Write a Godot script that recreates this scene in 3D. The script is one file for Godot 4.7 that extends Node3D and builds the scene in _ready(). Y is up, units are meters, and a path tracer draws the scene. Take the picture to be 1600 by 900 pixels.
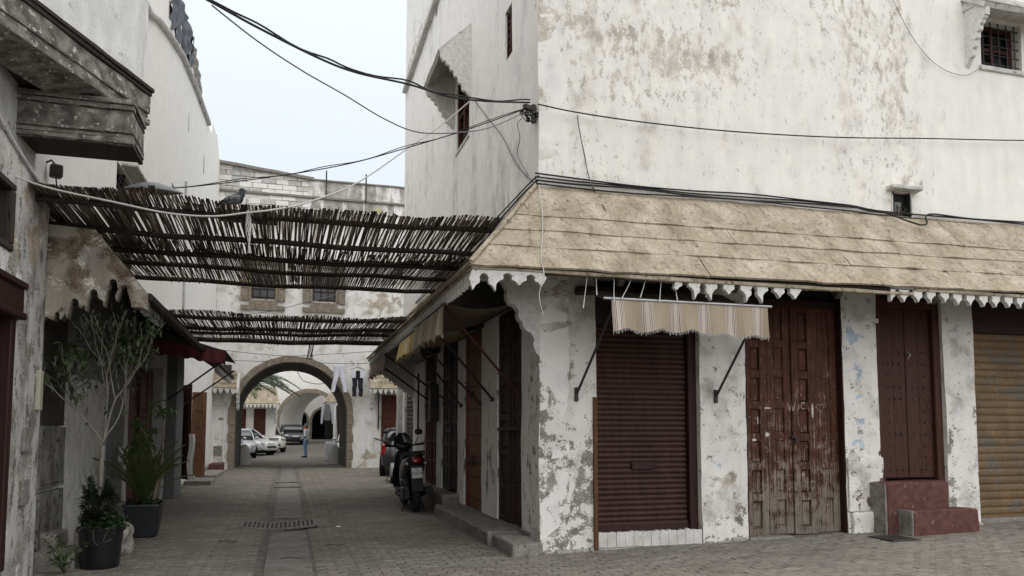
extends Node3D
# A covered lane beside an old whitewashed corner building. The lane runs along -z, the corner building's front along +x; metres.

const FZ := -8.245   # front face of the corner building
const FX := 2.717    # its face on the lane
var rng := RandomNumberGenerator.new()
var mat := {}

func _ready() -> void:
	rng.seed = 11
	# camera: eye 1.35 m above the paving, shifted lens
	var cam := Camera3D.new()
	cam.name = "camera"
	cam.transform = Transform3D(Basis(Vector3.UP, deg_to_rad(-16.217)) * Basis(Vector3.RIGHT, deg_to_rad(4.289)), Vector3(0, 1.35, 0))
	cam.keep_aspect = Camera3D.KEEP_HEIGHT
	cam.set_frustum(0.0375, Vector2(0, 0.005625), 0.05, 1500.0)
	cam.current = true
	add_child(cam)
	# overcast daylight
	var sky := ProceduralSkyMaterial.new()
	sky.sky_horizon_color = lin(0.515, 0.57, 0.635)
	sky.sky_top_color = lin(1.92, 1.90, 1.85)
	sky.sky_curve = 3.6
	sky.ground_horizon_color = lin(0.30, 0.29, 0.28)
	sky.ground_bottom_color = lin(0.16, 0.15, 0.14)
	sky.sun_angle_max = 1.0
	var env := Environment.new()
	env.background_mode = Environment.BG_SKY
	env.sky = Sky.new()
	env.sky.sky_material = sky
	env.tonemap_mode = Environment.TONE_MAPPER_LINEAR
	env.tonemap_exposure = 1.42
	env.sdfgi_enabled = true; env.ssao_enabled = true; env.ssil_enabled = true
	var we := WorldEnvironment.new()
	we.name = "environment"; we.environment = env
	add_child(we)
	var sun := DirectionalLight3D.new()
	sun.name = "sun"
	sun.light_energy = 0.5
	sun.light_angular_distance = 130.0
	sun.light_color = Color(1.0, 0.975, 0.94)
	sun.shadow_enabled = true
	sun.sky_mode = DirectionalLight3D.SKY_MODE_LIGHT_ONLY
	sun.transform = Transform3D(Basis.looking_at(Vector3(0.0, -0.72, -0.70).normalized()), Vector3(0, 30, 10))
	add_child(sun)
	var t0 := Time.get_ticks_msec()
	materials()
	print("materials ", Time.get_ticks_msec() - t0)
	for step in [ground, corner_building, corner_front, corner_lane, near_left_house, left_shops, tall_house, gate_house, courtyard, screens, awnings, laundry, cables, plants, scooters, cars, person, pigeon, small_things]:
		t0 = Time.get_ticks_msec()
		step.call()
		if Time.get_ticks_msec() - t0 > 1500: print(step.get_method(), " ", Time.get_ticks_msec() - t0)

func materials() -> void:
	var white := lin(0.72, 0.71, 0.69)
	var grey := lin(0.30, 0.285, 0.26)
	var beige := lin(0.47, 0.41, 0.34)
	var tan_ := lin(0.42, 0.34, 0.23)
	# upper front wall of the corner building: x 2.6 to 12, y 3.5 to 8.2
	var P := [Vector2(2.6, 8.2), Vector2(9.4, 4.7)]
	mat.front_up = mwall(paint(1504, 752, P[0], P[1], 21, lin(0.785, 0.757, 0.715), [
		{"c": lin(0.66, 0.62, 0.56), "f": 2.4, "t": 0.62, "g": 3, "d": 10, "sy": 2, "r": 40, "b": [[3.6, 4.8, 1.0, 0.6, 0.14], [4.3, 6.2, 1.3, 0.6, 0.2], [7.2, 6.4, 0.3, 1.4, 0.22], [7.9, 6.0, 0.25, 1.6, 0.24], [2.72, 6.0, 0.12, 2.0, 0.4], [9.6, 5.4, 1.0, 1.8, -0.3]]},
		{"c": lin(0.535, 0.485, 0.42), "f": 8.0, "t": 0.87, "g": 13, "d": 110, "w": 0.08, "sy": 2, "r": 70, "b": [[3.9, 6.15, 0.95, 0.24, 0.40], [5.0, 5.95, 0.75, 0.24, 0.38], [3.0, 6.5, 0.4, 0.6, 0.26], [5.1, 6.75, 0.5, 0.2, 0.26], [4.2, 5.55, 1.0, 0.3, 0.16], [3.4, 5.5, 0.7, 0.4, 0.17],
			[7.3, 6.9, 0.22, 0.9, 0.30], [7.6, 6.0, 0.16, 0.8, 0.30], [7.05, 6.3, 0.14, 0.9, 0.26], [7.9, 6.9, 0.18, 0.9, 0.33], [7.9, 5.6, 0.16, 0.9, 0.31], [6.7, 6.8, 0.25, 0.8, 0.2], [8.1, 4.7, 0.4, 0.25, 0.28], [7.0, 5.0, 0.6, 0.4, 0.1], [3.2, 4.4, 0.5, 0.3, 0.19], [6.2, 4.5, 0.5, 0.3, 0.1], [3.5, 6.95, 0.9, 0.25, 0.24], [5.6, 7.1, 1.2, 0.3, 0.2], [2.69, 6.2, 0.09, 1.3, 0.5], [9.6, 5.4, 1.2, 1.8, -0.3], [6.2, 5.5, 0.8, 1.2, -0.14]]},
		{"c": lin(0.60, 0.555, 0.49), "f": 11.0, "t": 0.80, "g": 12, "d": 50, "w": 0.06, "sy": 2, "r": 30, "b": [[3.2, 4.6, 1.0, 0.6, 0.12], [7.5, 5.5, 0.8, 2.0, 0.17], [4.4, 6.0, 1.6, 0.7, 0.18], [9.8, 5.3, 1.0, 1.5, -0.3]]},
		{"c": lin(0.40, 0.36, 0.31), "f": 14.0, "t": 0.93, "g": 12, "d": 30, "b": [[2.75, 4.6, 0.12, 1.6, 0.12], [5.0, 4.25, 2.0, 0.12, 0.16], [8.6, 6.9, 0.2, 0.5, 0.12]]},
	], 6, 7), P[0], P[1], 0.5)
	# lower front: x 2.6 to 11.8, y 0 to 3.7
	P = [Vector2(2.6, 3.7), Vector2(9.2, 3.7)]
	mat.front_low = mwall(paint(1656, 666, P[0], P[1], 41, lin(0.735, 0.71, 0.67), [
		{"c": lin(0.52, 0.50, 0.46), "f": 1.6, "t": 0.58, "g": 4, "d": 20, "b": [[3.1, 2.9, 0.5, 0.5, 0.3], [5.1, 0.8, 0.3, 0.6, 0.2], [8.7, 2.7, 0.3, 0.5, 0.15]]},
		{"c": lin(0.42, 0.37, 0.31), "f": 3.0, "t": 0.84, "g": 14, "d": 90, "w": 0.2, "b": [[2.9, 2.1, 0.30, 0.2, 0.48], [5.12, 0.72, 0.16, 0.2, 0.36], [3.0, 3.1, 0.3, 0.3, 0.26], [2.9, 1.6, 0.4, 0.2, 0.16]]},
		{"c": lin(0.25, 0.235, 0.21), "f": 4.4, "t": 0.79, "g": 14, "d": 140, "w": 0.3, "r": 60, "b": [[2.95, 1.05, 0.42, 0.3, 0.34], [3.1, 0.55, 0.4, 0.25, 0.24], [2.95, 0.18, 0.5, 0.2, 0.36], [2.72, 1.5, 0.1, 0.6, 0.40], [3.3, 0.9, 0.12, 0.5, 0.25], [5.25, 0.4, 0.2, 0.25, 0.16], [8.6, 0.3, 0.3, 0.3, 0.14], [8.5, 0.9, 0.06, 0.7, 0.30], [7.1, 0.9, 0.5, 0.1, 0.1]]},
		{"c": lin(0.42, 0.39, 0.35), "f": 7.0, "t": 0.80, "g": 8, "d": 60, "w": 0.15, "r": 60, "b": [[3.0, 0.8, 0.5, 0.5, 0.22], [5.1, 0.5, 0.3, 0.5, 0.12]]},
		{"c": lin(0.40, 0.48, 0.55), "f": 3.4, "t": 0.86, "g": 16, "d": 70, "w": 0.2, "b": [[7.0, 2.55, 0.12, 0.3, 0.46], [7.08, 2.1, 0.12, 0.3, 0.33], [7.05, 1.35, 0.13, 0.34, 0.36]]},
		{"c": lin(0.12, 0.085, 0.07), "f": 5.0, "t": 0.88, "g": 16, "d": 40, "w": 0.2, "b": [[7.15, 0.45, 0.3, 0.11, 0.46], [7.36, 0.8, 0.05, 0.4, 0.4], [6.83, 1.6, 0.03, 1.6, 0.36], [5.37, 1.5, 0.025, 1.6, 0.3]]},
		{"c": lin(0.24, 0.22, 0.195), "f": 9.0, "t": 0.86, "g": 12, "d": 30, "b": [[6.0, 0.02, 5.0, 0.10, 0.34]]},
	], 8, 8), P[0], P[1], 1.0)
	# lane face of the corner building: z -19.2 to -8.2, y 0 to 10.6
	P = [Vector2(-19.3, 10.6), Vector2(11.2, 10.6)]
	mat.lane_wall = mwall(paint(1024, 970, P[0], P[1], 61, lin(0.81, 0.787, 0.75), [
		{"c": lin(0.62, 0.61, 0.585), "f": 1.2, "t": 0.55, "g": 2, "d": 10, "sy": 3, "r": 10, "b": [[-10.0, 5.0, 3.0, 1.5, 0.12]]},
		{"c": lin(0.46, 0.44, 0.41), "f": 5.0, "t": 0.95, "g": 6, "d": 20, "sy": 5, "r": 50, "b": [[-9.5, 5.0, 2.0, 1.4, 0.2], [-14, 6, 3, 2, 0.12], [-12, 4.2, 4, 0.6, 0.2]]},
		{"c": lin(0.27, 0.25, 0.22), "f": 5.0, "t": 0.88, "g": 12, "d": 120, "w": 0.15, "sy": 2, "r": 60, "b": [[-8.4, 0.9, 0.4, 0.8, 0.34], [-10.5, 0.9, 0.3, 0.5, 0.42], [-8.5, 1.9, 0.2, 0.4, 0.28], [-12.3, 0.8, 0.4, 0.6, 0.2], [-14.3, 0.6, 0.4, 0.5, 0.2]]},
		{"c": beige, "f": 3.0, "t": 0.86, "g": 12, "d": 60, "b": [[-17.5, 10.4, 2.0, 0.5, 0.5], [-9.0, 4.2, 0.6, 0.4, 0.2]]},
	], 6, 4), P[0], P[1], 0.4)
	# gate house: x -3.2 to 5.2, y 0 to 11.6
	P = [Vector2(-3.4, 11.6), Vector2(8.8, 11.6)]
	mat.gate = mwall(paint(704, 928, P[0], P[1], 81, lin(0.79, 0.775, 0.75), [
		{"c": lin(0.60, 0.57, 0.52), "f": 1.2, "t": 0.52, "g": 4, "d": 15},
		{"c": beige, "f": 2.2, "t": 0.80, "g": 10, "d": 60, "b": [[3.4, 6.3, 0.9, 0.5, 0.5], [-0.9, 6.4, 0.4, 0.6, 0.24], [-1.9, 6.4, 0.3, 0.6, 0.2], [3.0, 0.3, 0.9, 0.4, 0.3], [-2.4, 0.4, 0.4, 0.5, 0.3], [2.0, 4.2, 0.4, 0.3, 0.15]]},
		{"c": lin(0.35, 0.33, 0.30), "f": 1.6, "t": 0.62, "g": 6, "d": 40, "b": [[2.6, 10.9, 3.0, 0.5, 0.40], [0, 9.4, 3.6, 0.9, 0.36], [3.2, 9.9, 2.2, 0.6, 0.3], [0, 5, 5, 3.2, -0.5]], "sy": 6},
		{"c": lin(0.45, 0.42, 0.20), "f": 2.0, "t": 0.92, "g": 8, "d": 10, "b": [[3.2, 10.0, 0.3, 0.2, 0.4]]},
	], 6, 8), P[0], P[1], 0.8)
	# grimy pillar of the near left house: z -9 to -3, y 0 to 5
	P = [Vector2(-9.4, 6.4), Vector2(7.4, 6.4)]
	mat.left_near = mwall(paint(768, 664, P[0], P[1], 101, lin(0.50, 0.485, 0.46), [
		{"c": lin(0.30, 0.28, 0.255), "f": 3.0, "t": 0.54, "g": 6, "d": 70, "sy": 2, "r": 60, "b": [[-7.8, 1.2, 1.0, 1.8, 0.10]]},
		{"c": lin(0.16, 0.148, 0.13), "f": 5.0, "t": 0.70, "g": 7, "d": 60, "sy": 2, "r": 70, "b": [[-7.7, 2.0, 0.8, 2.0, 0.10]]},
		{"c": lin(0.36, 0.30, 0.24), "f": 2.0, "t": 0.82, "g": 10, "d": 60, "b": [[-7.8, 3.2, 0.4, 0.5, 0.34], [-7.4, 2.6, 0.2, 0.5, 0.2]]},
		{"c": lin(0.70, 0.68, 0.65), "f": 3.0, "t": 0.80, "g": 10, "d": 10, "b": [[-7.0, 2.8, 0.5, 0.3, 0.3]]},
	], 10, 12), P[0], P[1], 0.9)
	# fin of the left shop roof: x -2.5 to -1.2, y 1.3 to 3.6
	P = [Vector2(-2.6, 3.7), Vector2(1.5, 2.6)]
	mat.left_fin = mwall(paint(384, 640, P[0], P[1], 121, lin(0.33, 0.295, 0.25), [
		{"c": lin(0.17, 0.135, 0.105), "f": 2.6, "t": 0.50, "g": 10, "d": 90, "b": [[-1.9, 2.3, 0.6, 0.22, 0.26], [-1.9, 3.2, 0.3, 0.2, 0.12]]},
		{"c": lin(0.52, 0.49, 0.44), "f": 3.0, "t": 0.72, "g": 8, "d": 20, "b": [[-1.7, 2.8, 0.4, 0.3, 0.14]]},
		{"c": lin(0.15, 0.12, 0.10), "f": 5.0, "t": 0.82, "g": 12, "d": 60},
	], 12, 18), P[0], P[1], 0.9)
	# repeating surfaces
	var T_white = tile(768, 140, 0.008, lin(0.75, 0.73, 0.695), lin(0.84, 0.82, 0.785), lin(0.60, 0.56, 0.51), 0.85, 1, 6, 0.02)
	mat.white = mtri(T_white, 3.2, 0.92, 0.25)
	mat.bay = mtri(tile(768, 143, 0.009, lin(0.62, 0.61, 0.59), lin(0.80, 0.79, 0.775), lin(0.40, 0.38, 0.35), 0.76, 2, 10, 0.014), 2.2, 0.92, 0.5)
	var T_grime = tile(512, 145, 0.012, lin(0.72, 0.70, 0.68), lin(1, 1, 1), lin(0.62, 0.59, 0.55), 0.76, 1, 10, 0.02)[0]
	var T_dirty := tile(768, 150, 0.014, lin(0.42, 0.405, 0.38), lin(0.66, 0.65, 0.63), lin(0.30, 0.27, 0.23), 0.72, 2, 18, 0.02)
	mat.dirty_white = mtri(T_dirty, 2.4, 0.92, 0.8)
	mat.lobe = mtri(tile(512, 155, 0.02, lin(0.56, 0.54, 0.51), lin(0.74, 0.73, 0.71), lin(0.36, 0.34, 0.31), 0.74, 1, 14, 0.03), 0.9, 0.92, 0.5)
	var T_conc := tile(1024, 160, 0.008, lin(0.365, 0.312, 0.232), lin(0.60, 0.54, 0.44), lin(0.23, 0.195, 0.155), 0.70, 1, 24, 0.022)
	mat.roof = grime(mtri(T_conc, 3.1, 0.95, 0.7), tile(512, 147, 0.016, lin(0.50, 0.47, 0.43), lin(1, 1, 1), lin(0.42, 0.39, 0.36), 0.74, 1, 16, 0.03)[0], 3.7)
	mat.stone = mtri(tile(512, 170, 0.015, lin(0.19, 0.16, 0.125), lin(0.32, 0.275, 0.215), lin(0.11, 0.095, 0.08), 0.74, 1, 24), 1.4, 0.95, 0.9)
	mat.vault = mtri(tile(256, 172, 0.02, lin(0.07, 0.065, 0.06), lin(0.15, 0.14, 0.125), lin(0.05, 0.045, 0.04), 0.74, 1, 20), 1.4, 0.95, 0.9)  # very dark tone, shade under the arch put into the colour
	var T_grey := tile(512, 180, 0.015, lin(0.17, 0.16, 0.145), lin(0.30, 0.28, 0.255), lin(0.10, 0.095, 0.085), 0.72, 1, 26)
	mat.kerb = mtri(T_grey, 1.1, 0.95, 1.0)
	mat.paver = mtri(tile(512, 190, 0.02, lin(0.205, 0.19, 0.173), lin(0.315, 0.294, 0.27), lin(0.38, 0.36, 0.33), 0.80, 1, 24), 1.3, 0.9, 0.45)
	grime(mat.paver, T_grime, 4.3)
	mat.paver.vertex_color_use_as_albedo = true
	mat.bedding = mtri(tile(512, 195, 0.02, lin(0.10, 0.092, 0.082), lin(0.20, 0.186, 0.165), lin(0.30, 0.28, 0.25), 0.80, 1, 26), 2.2, 0.95, 0.4)
	mat.channel = mtri(tile(512, 200, 0.012, lin(0.19, 0.178, 0.163), lin(0.285, 0.268, 0.247), lin(0.14, 0.13, 0.12), 0.72, 1, 14), 1.6, 0.9, 0.3)
	grime(mat.channel, T_grime, 3.1)
	var T_wood := tile(512, 210, 0.03, lin(0.55, 0.5, 0.47), lin(1, 1, 1), lin(0.35, 0.3, 0.27), 0.80, 16, 22, 0.02)
	mat.maroon = mtri(T_wood, 1.0, 0.62, 0.25, lin(0.074, 0.029, 0.020))
	mat.maroon_dark = mtri(T_wood, 1.0, 0.6, 0.25, lin(0.042, 0.018, 0.016))
	mat.maroon_shop = mtri(T_wood, 1.0, 0.7, 0.25, lin(0.105, 0.036, 0.027))
	mat.brown_door = mtri(T_wood, 1.0, 0.6, 0.25, lin(0.05, 0.027, 0.024))
	mat.black_door = mtri(T_wood, 1.0, 0.6, 0.25, lin(0.055, 0.05, 0.046))
	mat.orange_wood = mtri(T_wood, 1.0, 0.65, 0.25, lin(0.24, 0.125, 0.075))
	mat.rust_wood = mtri(T_wood, 1.0, 0.65, 0.25, lin(0.22, 0.06, 0.03))
	mat.rust_wood_dark = mtri(T_wood, 1.0, 0.65, 0.25, lin(0.075, 0.026, 0.018))
	mat.dark_wood = mtri(T_wood, 0.8, 0.85, 0.3, lin(0.060, 0.050, 0.042))
	mat.old_wood = mtri(tile(512, 215, 0.012, lin(0.07, 0.063, 0.056), lin(0.36, 0.335, 0.30), lin(0.50, 0.48, 0.44), 0.72, 1, 20, 0.02), 1.1, 0.9, 0.6)
	mat.reed = mtri(T_wood, 0.5, 0.85, 0.1, lin(0.22, 0.19, 0.16))
	mat.reed.vertex_color_use_as_albedo = true
	mat.slat = grime(mtri(T_wood, 1.3, 0.5, 0.1, lin(0.074, 0.035, 0.027)), T_grime, 1.7)
	mat.slat_tan = mtri(tile(512, 225, 0.01, lin(0.11, 0.07, 0.036), lin(0.20, 0.125, 0.06), lin(0.12, 0.098, 0.072), 0.66, 2, 12, 0.008), 2.4, 0.5, 0.1)
	mat.rust = mtri(tile(256, 230, 0.03, lin(0.07, 0.035, 0.02), lin(0.16, 0.08, 0.04), lin(0.05, 0.03, 0.02), 0.72), 0.6, 0.9, 0.4)
	mat.old_sheet = mtri(tile(512, 232, 0.012, lin(0.085, 0.08, 0.07), lin(0.26, 0.25, 0.225), lin(0.06, 0.05, 0.04), 0.66, 2, 18, 0.02), 1.3, 0.85, 0.4)
	mat.foot = mtri(tile(512, 236, 0.03, lin(0.22, 0.20, 0.175), lin(0.42, 0.395, 0.355), lin(0.62, 0.60, 0.56), 0.72, 1, 24), 1.0, 0.95, 0.8)
	mat.iron = mt(lin(0.035, 0.030, 0.028), 0.6, 0.2)
	mat.black = mt(lin(0.012, 0.012, 0.012), 0.8)
	mat.void_dark = mt(lin(0.018, 0.016, 0.015), 0.95)
	mat.steel = mt(lin(0.45, 0.45, 0.45), 0.45, 0.7)
	mat.white_paint = mt(lin(0.72, 0.72, 0.71), 0.6)
	mat.tile_white = mtri(tile(256, 235, 0.02, lin(0.50, 0.485, 0.455), lin(0.68, 0.665, 0.635), lin(0.33, 0.29, 0.24), 0.84), 0.9, 0.35, 0.1)
	mat.red_paint = mtri(tile(512, 240, 0.014, lin(0.075, 0.032, 0.028), lin(0.15, 0.066, 0.057), lin(0.19, 0.12, 0.10), 0.74, 1, 14, 0.02), 1.3, 0.8, 0.4)
	mat.grey_paint = mtri(T_white, 1.6, 0.8, 0.2, lin(0.20, 0.21, 0.22))
	mat.glass_dark = mt(lin(0.02, 0.023, 0.026), 0.12)
	# weathered four-leaf door: x 5.3 to 6.9, y 0 to 3.1; paint worn to grey wood near the ground
	P = [Vector2(5.3, 3.1), Vector2(1.6, 3.1)]
	mat.worn = mwall(worn_door(512, 992, P[0], P[1]), P[0], P[1], 0.35, 0.7)

func worn_door(w: int, h: int, o: Vector2, s: Vector2) -> Array:
	var N := w * h
	var gr := noise_bytes(w, h, 301, 0.10, 4, 0.0, 1, 24)
	var n1 := noise_bytes(w, h, 302, 0.012, 5)
	var n2 := noise_bytes(w, h, 303, 0.09, 3, 0.0, 1, 3)
	var out := PackedByteArray(); out.resize(N * 3)
	var hg := PackedByteArray(); hg.resize(N)
	var a := lin(0.076, 0.031, 0.020); var wd := lin(0.165, 0.14, 0.118); var dk := lin(0.03, 0.018, 0.015)
	for j in h:
		var y := o.y - s.y * j / h
		var wear := clampf(1.15 - y * 0.75, 0.0, 1.0) * 112.0 + 22.0 * smoothstep(2.4, 1.6, y)
		for i in w:
			var k := j * w + i
			var m := clampi(int((n1[k] * 0.5 + n2[k] * 0.35 + gr[k] * 0.4 + wear - 215.0) * 5.0), 0, 255)
			var q := (gr[k] - 128) * 22 / 128 + (n1[k] - 128) * 14 / 128
			var d := clampi((n2[k] - 190) * 6, 0, 180)
			var r := a.r8 + (wd.r8 - a.r8) * m / 255; var g := a.g8 + (wd.g8 - a.g8) * m / 255; var b := a.b8 + (wd.b8 - a.b8) * m / 255
			r += (dk.r8 - r) * d / 255; g += (dk.g8 - g) * d / 255; b += (dk.b8 - b) * d / 255
			out[3 * k] = clampi(r + q, 0, 255); out[3 * k + 1] = clampi(g + q * 3 / 4, 0, 255); out[3 * k + 2] = clampi(b + q * 3 / 4, 0, 255)
			hg[k] = clampi(128 + (gr[k] - 128) / 3 - m / 6, 0, 255)
	# chalk scrawls and scratches
	var rr := RandomNumberGenerator.new(); rr.seed = 77
	var put := func(p: Vector2, c: int, al: float):
		for dx in 2:
			for dy in 2:
				var i := int(p.x * w) + dx; var j := int(p.y * h) + dy
				if i >= 0 and j >= 0 and i < w and j < h:
					var k := (j * w + i) * 3
					for e in 3: out[k + e] = int(lerpf(out[k + e], c - e * 5, al))
	var line := func(pts: Array, c: int, al: float):
		for q in pts.size() - 1:
			var A: Vector2 = pts[q]; var C: Vector2 = pts[q + 1]
			var L := int((C - A).length() * h) + 2
			for z in L: put.call(A.lerp(C, float(z) / L), c, al)
	var U := func(x: float, y: float) -> Vector2: return Vector2((x - o.x) / s.x, (o.y - y) / s.y)
	# W / C above the third leaf's fourth panel, a heart beside it
	line.call([U.call(6.05, 1.72), U.call(6.075, 1.62), U.call(6.10, 1.70), U.call(6.125, 1.62), U.call(6.15, 1.725)], 190, 0.7)
	line.call([U.call(6.18, 1.62), U.call(6.205, 1.70)], 190, 0.7)
	line.call([U.call(6.29, 1.72), U.call(6.25, 1.725), U.call(6.235, 1.68), U.call(6.25, 1.64), U.call(6.295, 1.645)], 190, 0.7)
	var hp := []
	for z in 25:
		var tt := TAU * z / 24
		hp.append(U.call(6.54 + 0.0042 * 13 * pow(sin(tt), 3), 1.66 + 0.0042 * (13 * cos(tt) - 5 * cos(2 * tt) - 2 * cos(3 * tt) - cos(4 * tt))))
	line.call(hp, 150, 0.5)
	for z in 120:
		var p := Vector2(rr.randf(), rr.randf_range(0.42, 0.86))
		var pts := [p]
		for e in rr.randi_range(1, 4): pts.append(pts[-1] + Vector2(rr.randf_range(-0.03, 0.03), rr.randf_range(-0.018, 0.018)))
		line.call(pts, rr.randi_range(120, 175), rr.randf_range(0.15, 0.5))
	for z in 40:
		var p := Vector2(rr.randf(), rr.randf_range(0.1, 0.95))
		line.call([p, p + Vector2(rr.randf_range(-0.004, 0.004), rr.randf_range(0.01, 0.04))], 165, 0.35)
	for q in [[5.74, 1.32, 0.035, 0.03], [6.40, 1.62, 0.012, 0.10], [5.55, 1.25, 0.03, 0.02], [5.62, 1.50, 0.008, 0.05], [5.75, 1.65, 0.05, 0.008]]:
		for z in 900:
			var an := rr.randf() * TAU; var ra := sqrt(rr.randf()) * rr.randf_range(0.5, 1.0)
			put.call(U.call(q[0] + cos(an) * ra * q[2], q[1] + sin(an) * ra * q[3]), 205, 0.6)
	return [as_tex(out, w, h), as_tex(hg, w, h, true)]

# ---------------------------------------------------------------- paving
func gy(x: float, z: float) -> float:
	var y := 0.0
	if x > 3.2 and z > -9.5: y += 0.021 * (x - 3.2)
	if z < -44.0: y += minf(0.027 * (-44.0 - z), 0.75)
	if z > -34.0: y -= 0.05 * maxf(0.0, 1.0 - absf(x - 0.03) / 0.95) * smoothstep(-3.0, -9.0, z)
	return y

func ground() -> void:
	var xs := [-400.0, -120.0, -40.0, -14.0, -6.0]
	var zs := [400.0, 120.0, 40.0, 12.0, 4.0]
	for i in 44: xs.append(-4.0 + i * 0.4)
	xs.append_array([16.0, 24.0, 60.0, 150.0, 400.0])
	for i in 90: zs.append(-0.0 - i * 0.5)
	zs.append_array([-48.0, -54.0, -60.0, -72.0, -90.0, -150.0, -400.0])
	var G := []
	for z in zs:
		var r := []
		for x in xs: r.append(Vector3(x, gy(x, z) - 0.012, z))
		G.append(r)
	var b := B.new()
	b.sheet(G)
	solo("ground", "grey dusty ground under the pavers, bare in the far courtyard", "ground", Vector3.ZERO, b, mat.bedding, "", "structure")
	# zigzag concrete pavers
	var half := []
	for i in 5: half.append(Vector2(-0.1 + 0.05 * i, -0.05 + (0.009 if i % 2 == 1 else -0.0)))
	var out := []
	for p in half: out.append(p)
	for i in 5: out.append(Vector2(half[4 - i].x, half[4 - i].y + 0.1))
	var V := []
	for k in 3:
		var m := B.new()
		m.col = Color(1, 1, 1)
		var rings := []
		for q in [[0.003, -0.02], [0.003, -0.007], [0.010, 0.0]]:
			var r := []
			for p: Vector2 in out:
				var c := Vector2(0, p.x * 0.0)
				var sx: float = (0.1 - q[0]) / 0.1
				var yy: float = p.y + (q[0] if p.y < 0 else -q[0])
				r.append(Vector3(p.x * sx, q[1], yy))
			rings.append(r)
		var N := out.size()
		for i in 2:
			for j in N:
				var l := (j + 1) % N
				m.quad(rings[i][l], rings[i][j], rings[i + 1][j], rings[i + 1][l])
		for j in 4:
			m.quad(rings[2][j + 1], rings[2][j], rings[2][N - 1 - j], rings[2][N - 2 - j])
		V.append(m.mesh())
	var all := []
	var zr := -3.6
	var row := 0
	while zr > -33.0:
		var x0 := -3.0 + (0.1 if row % 2 else 0.0)
		var x1 := 12.5 if zr > -8.4 else 2.9
		if zr < -19.3: x1 = 5.0
		var x := x0
		while x < x1:
			if not (x > -0.31 and x < 0.37 and zr < -3.0):
				var y := gy(x, zr)
				var sl := gy(x + 0.1, zr) - gy(x - 0.1, zr)
				var T := Transform3D(Basis(Vector3.FORWARD, -sl / 0.2) * Basis(Vector3.UP, rng.randf_range(-0.02, 0.02)) * Basis(Vector3.RIGHT, rng.randf_range(-0.02, 0.02)), Vector3(x + rng.randf_range(-0.002, 0.002), y + rng.randf_range(-0.004, 0.004) - (0.006 if rng.randf() < 0.03 else 0.0), zr))
				all.append(T)
			x += 0.2
		zr -= 0.1
		row += 1
	# the 300 that show largest are parts, the rest one mass
	var pv := thing("pavement", "grey zigzag concrete paving of the lane and street corner", "pavement", Vector3(0.4, 0, -8), "", "structure")
	var eye := Vector3(0.4, 0, -1.2)
	var order := range(all.size())
	var seen := []
	for i in order:
		var o: Vector3 = all[i].origin
		var dz := -o.z * cos(0.283) + o.x * sin(0.283)
		var dx := o.x * cos(0.283) + o.z * sin(0.283)
		# only those inside the picture count as showing
		if dz > 0 and (1.35 - o.y) / dz < 0.262 and absf(dx) / dz < 0.655: seen.append([dz, i])
	seen.sort_custom(func(a, c): return a[0] < c[0])
	var big := {}
	for i in mini(300, seen.size()): big[seen[i][1]] = true
	var tints := []
	for k in 6:
		var g := 0.78 + 0.06 * k
		tints.append(Color(g * (1.03 if k % 2 else 1.0), g, g * 0.97))
	var pm := []
	for k in 6:
		var m: StandardMaterial3D = mat.paver.duplicate()
		m.albedo_color = Color(tints[k].r * 0.97, tints[k].g * 0.97, tints[k].b * 0.97)
		pm.append(m)
	var wn := FastNoiseLite.new()
	wn.seed = 8; wn.frequency = 0.6; wn.fractal_octaves = 4
	var rest := []; var rc := []
	for i in all.size():
		var o: Vector3 = all[i].origin
		var wear := wn.get_noise_2d(o.x, o.z) * 2.2 + rng.randf_range(-1.6, 1.6) + 2.6
		if rng.randf() < 0.03: wear -= 2.0
		var ti := clampi(int(wear), 0, 5)
		if big.has(i): inst(pv, "paver", V[i % 3], pm[ti], all[i])
		else:
			rest.append(all[i])
			rc.append(tints[ti])
	many(pv, "paver_field", V[0], mat.paver, rest, rc)
	# concrete gutter strip down the middle
	var ch := thing("drain_channel", "smooth concrete gutter strip along the middle of the lane", "gutter", Vector3(0.03, 0, -8), "", "structure")
	var z := -3.0
	var k2 := 0
	while z > -32.5:
		var L := 0.92 + 0.1 * sin(k2 * 2.3)
		var s := B.new()
		var ya := gy(0.03, z) + 0.012
		if not (z < -11.1 and z > -12.4):
			s.wbox(Vector3(-0.205, -0.05, z - L + 0.006), Vector3(0.265, ya, z), 0.008, 0.12, 0.006, Transform3D.IDENTITY, 40 + k2, [Vector2(1, -1)])
			part(ch, "slab", s, mat.channel)
		z -= L
		k2 += 1
	# grate
	var gr := thing("drain_grate", "dished iron drain grate across the gutter in the lane", "drain grate", Vector3(-0.1, 0, -11.9))
	var f := B.new()
	for sgn in [-1.0, 1.0]:
		var a := Vector3(-0.1, -0.028, -11.95); var e := Vector3(-0.1 + sgn * 0.52, 0.016, -11.95)
		for zz in [-0.36, 0.36]:
			f.box(fr(a + Vector3(0, 0, zz), (e - a) * sgn, Vector3.UP), Vector3(0 if sgn > 0 else -0.52, -0.03, -0.02), Vector3(0.52 if sgn > 0 else 0.0, 0.004, 0.02), 0.003)
		f.box(Transform3D(Basis(), e), Vector3(-0.02, -0.03, -0.38), Vector3(0.02, 0.004, 0.38), 0.003)
	part(gr, "frame", f, mat.kerb)
	var pit := B.new()
	for sgn in [-1.0, 1.0]: pit.box(fr(Vector3(-0.1, -0.050, -11.95), Vector3(0.52, 0.044 * sgn, 0)), Vector3(-0.5 if sgn < 0 else 0.0, -0.004, -0.34), Vector3(0.0 if sgn < 0 else 0.5, 0.0, 0.34))
	part(gr, "pit", pit, mat.black)  # black plate just under the bars, shade of the depth in its colour
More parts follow.
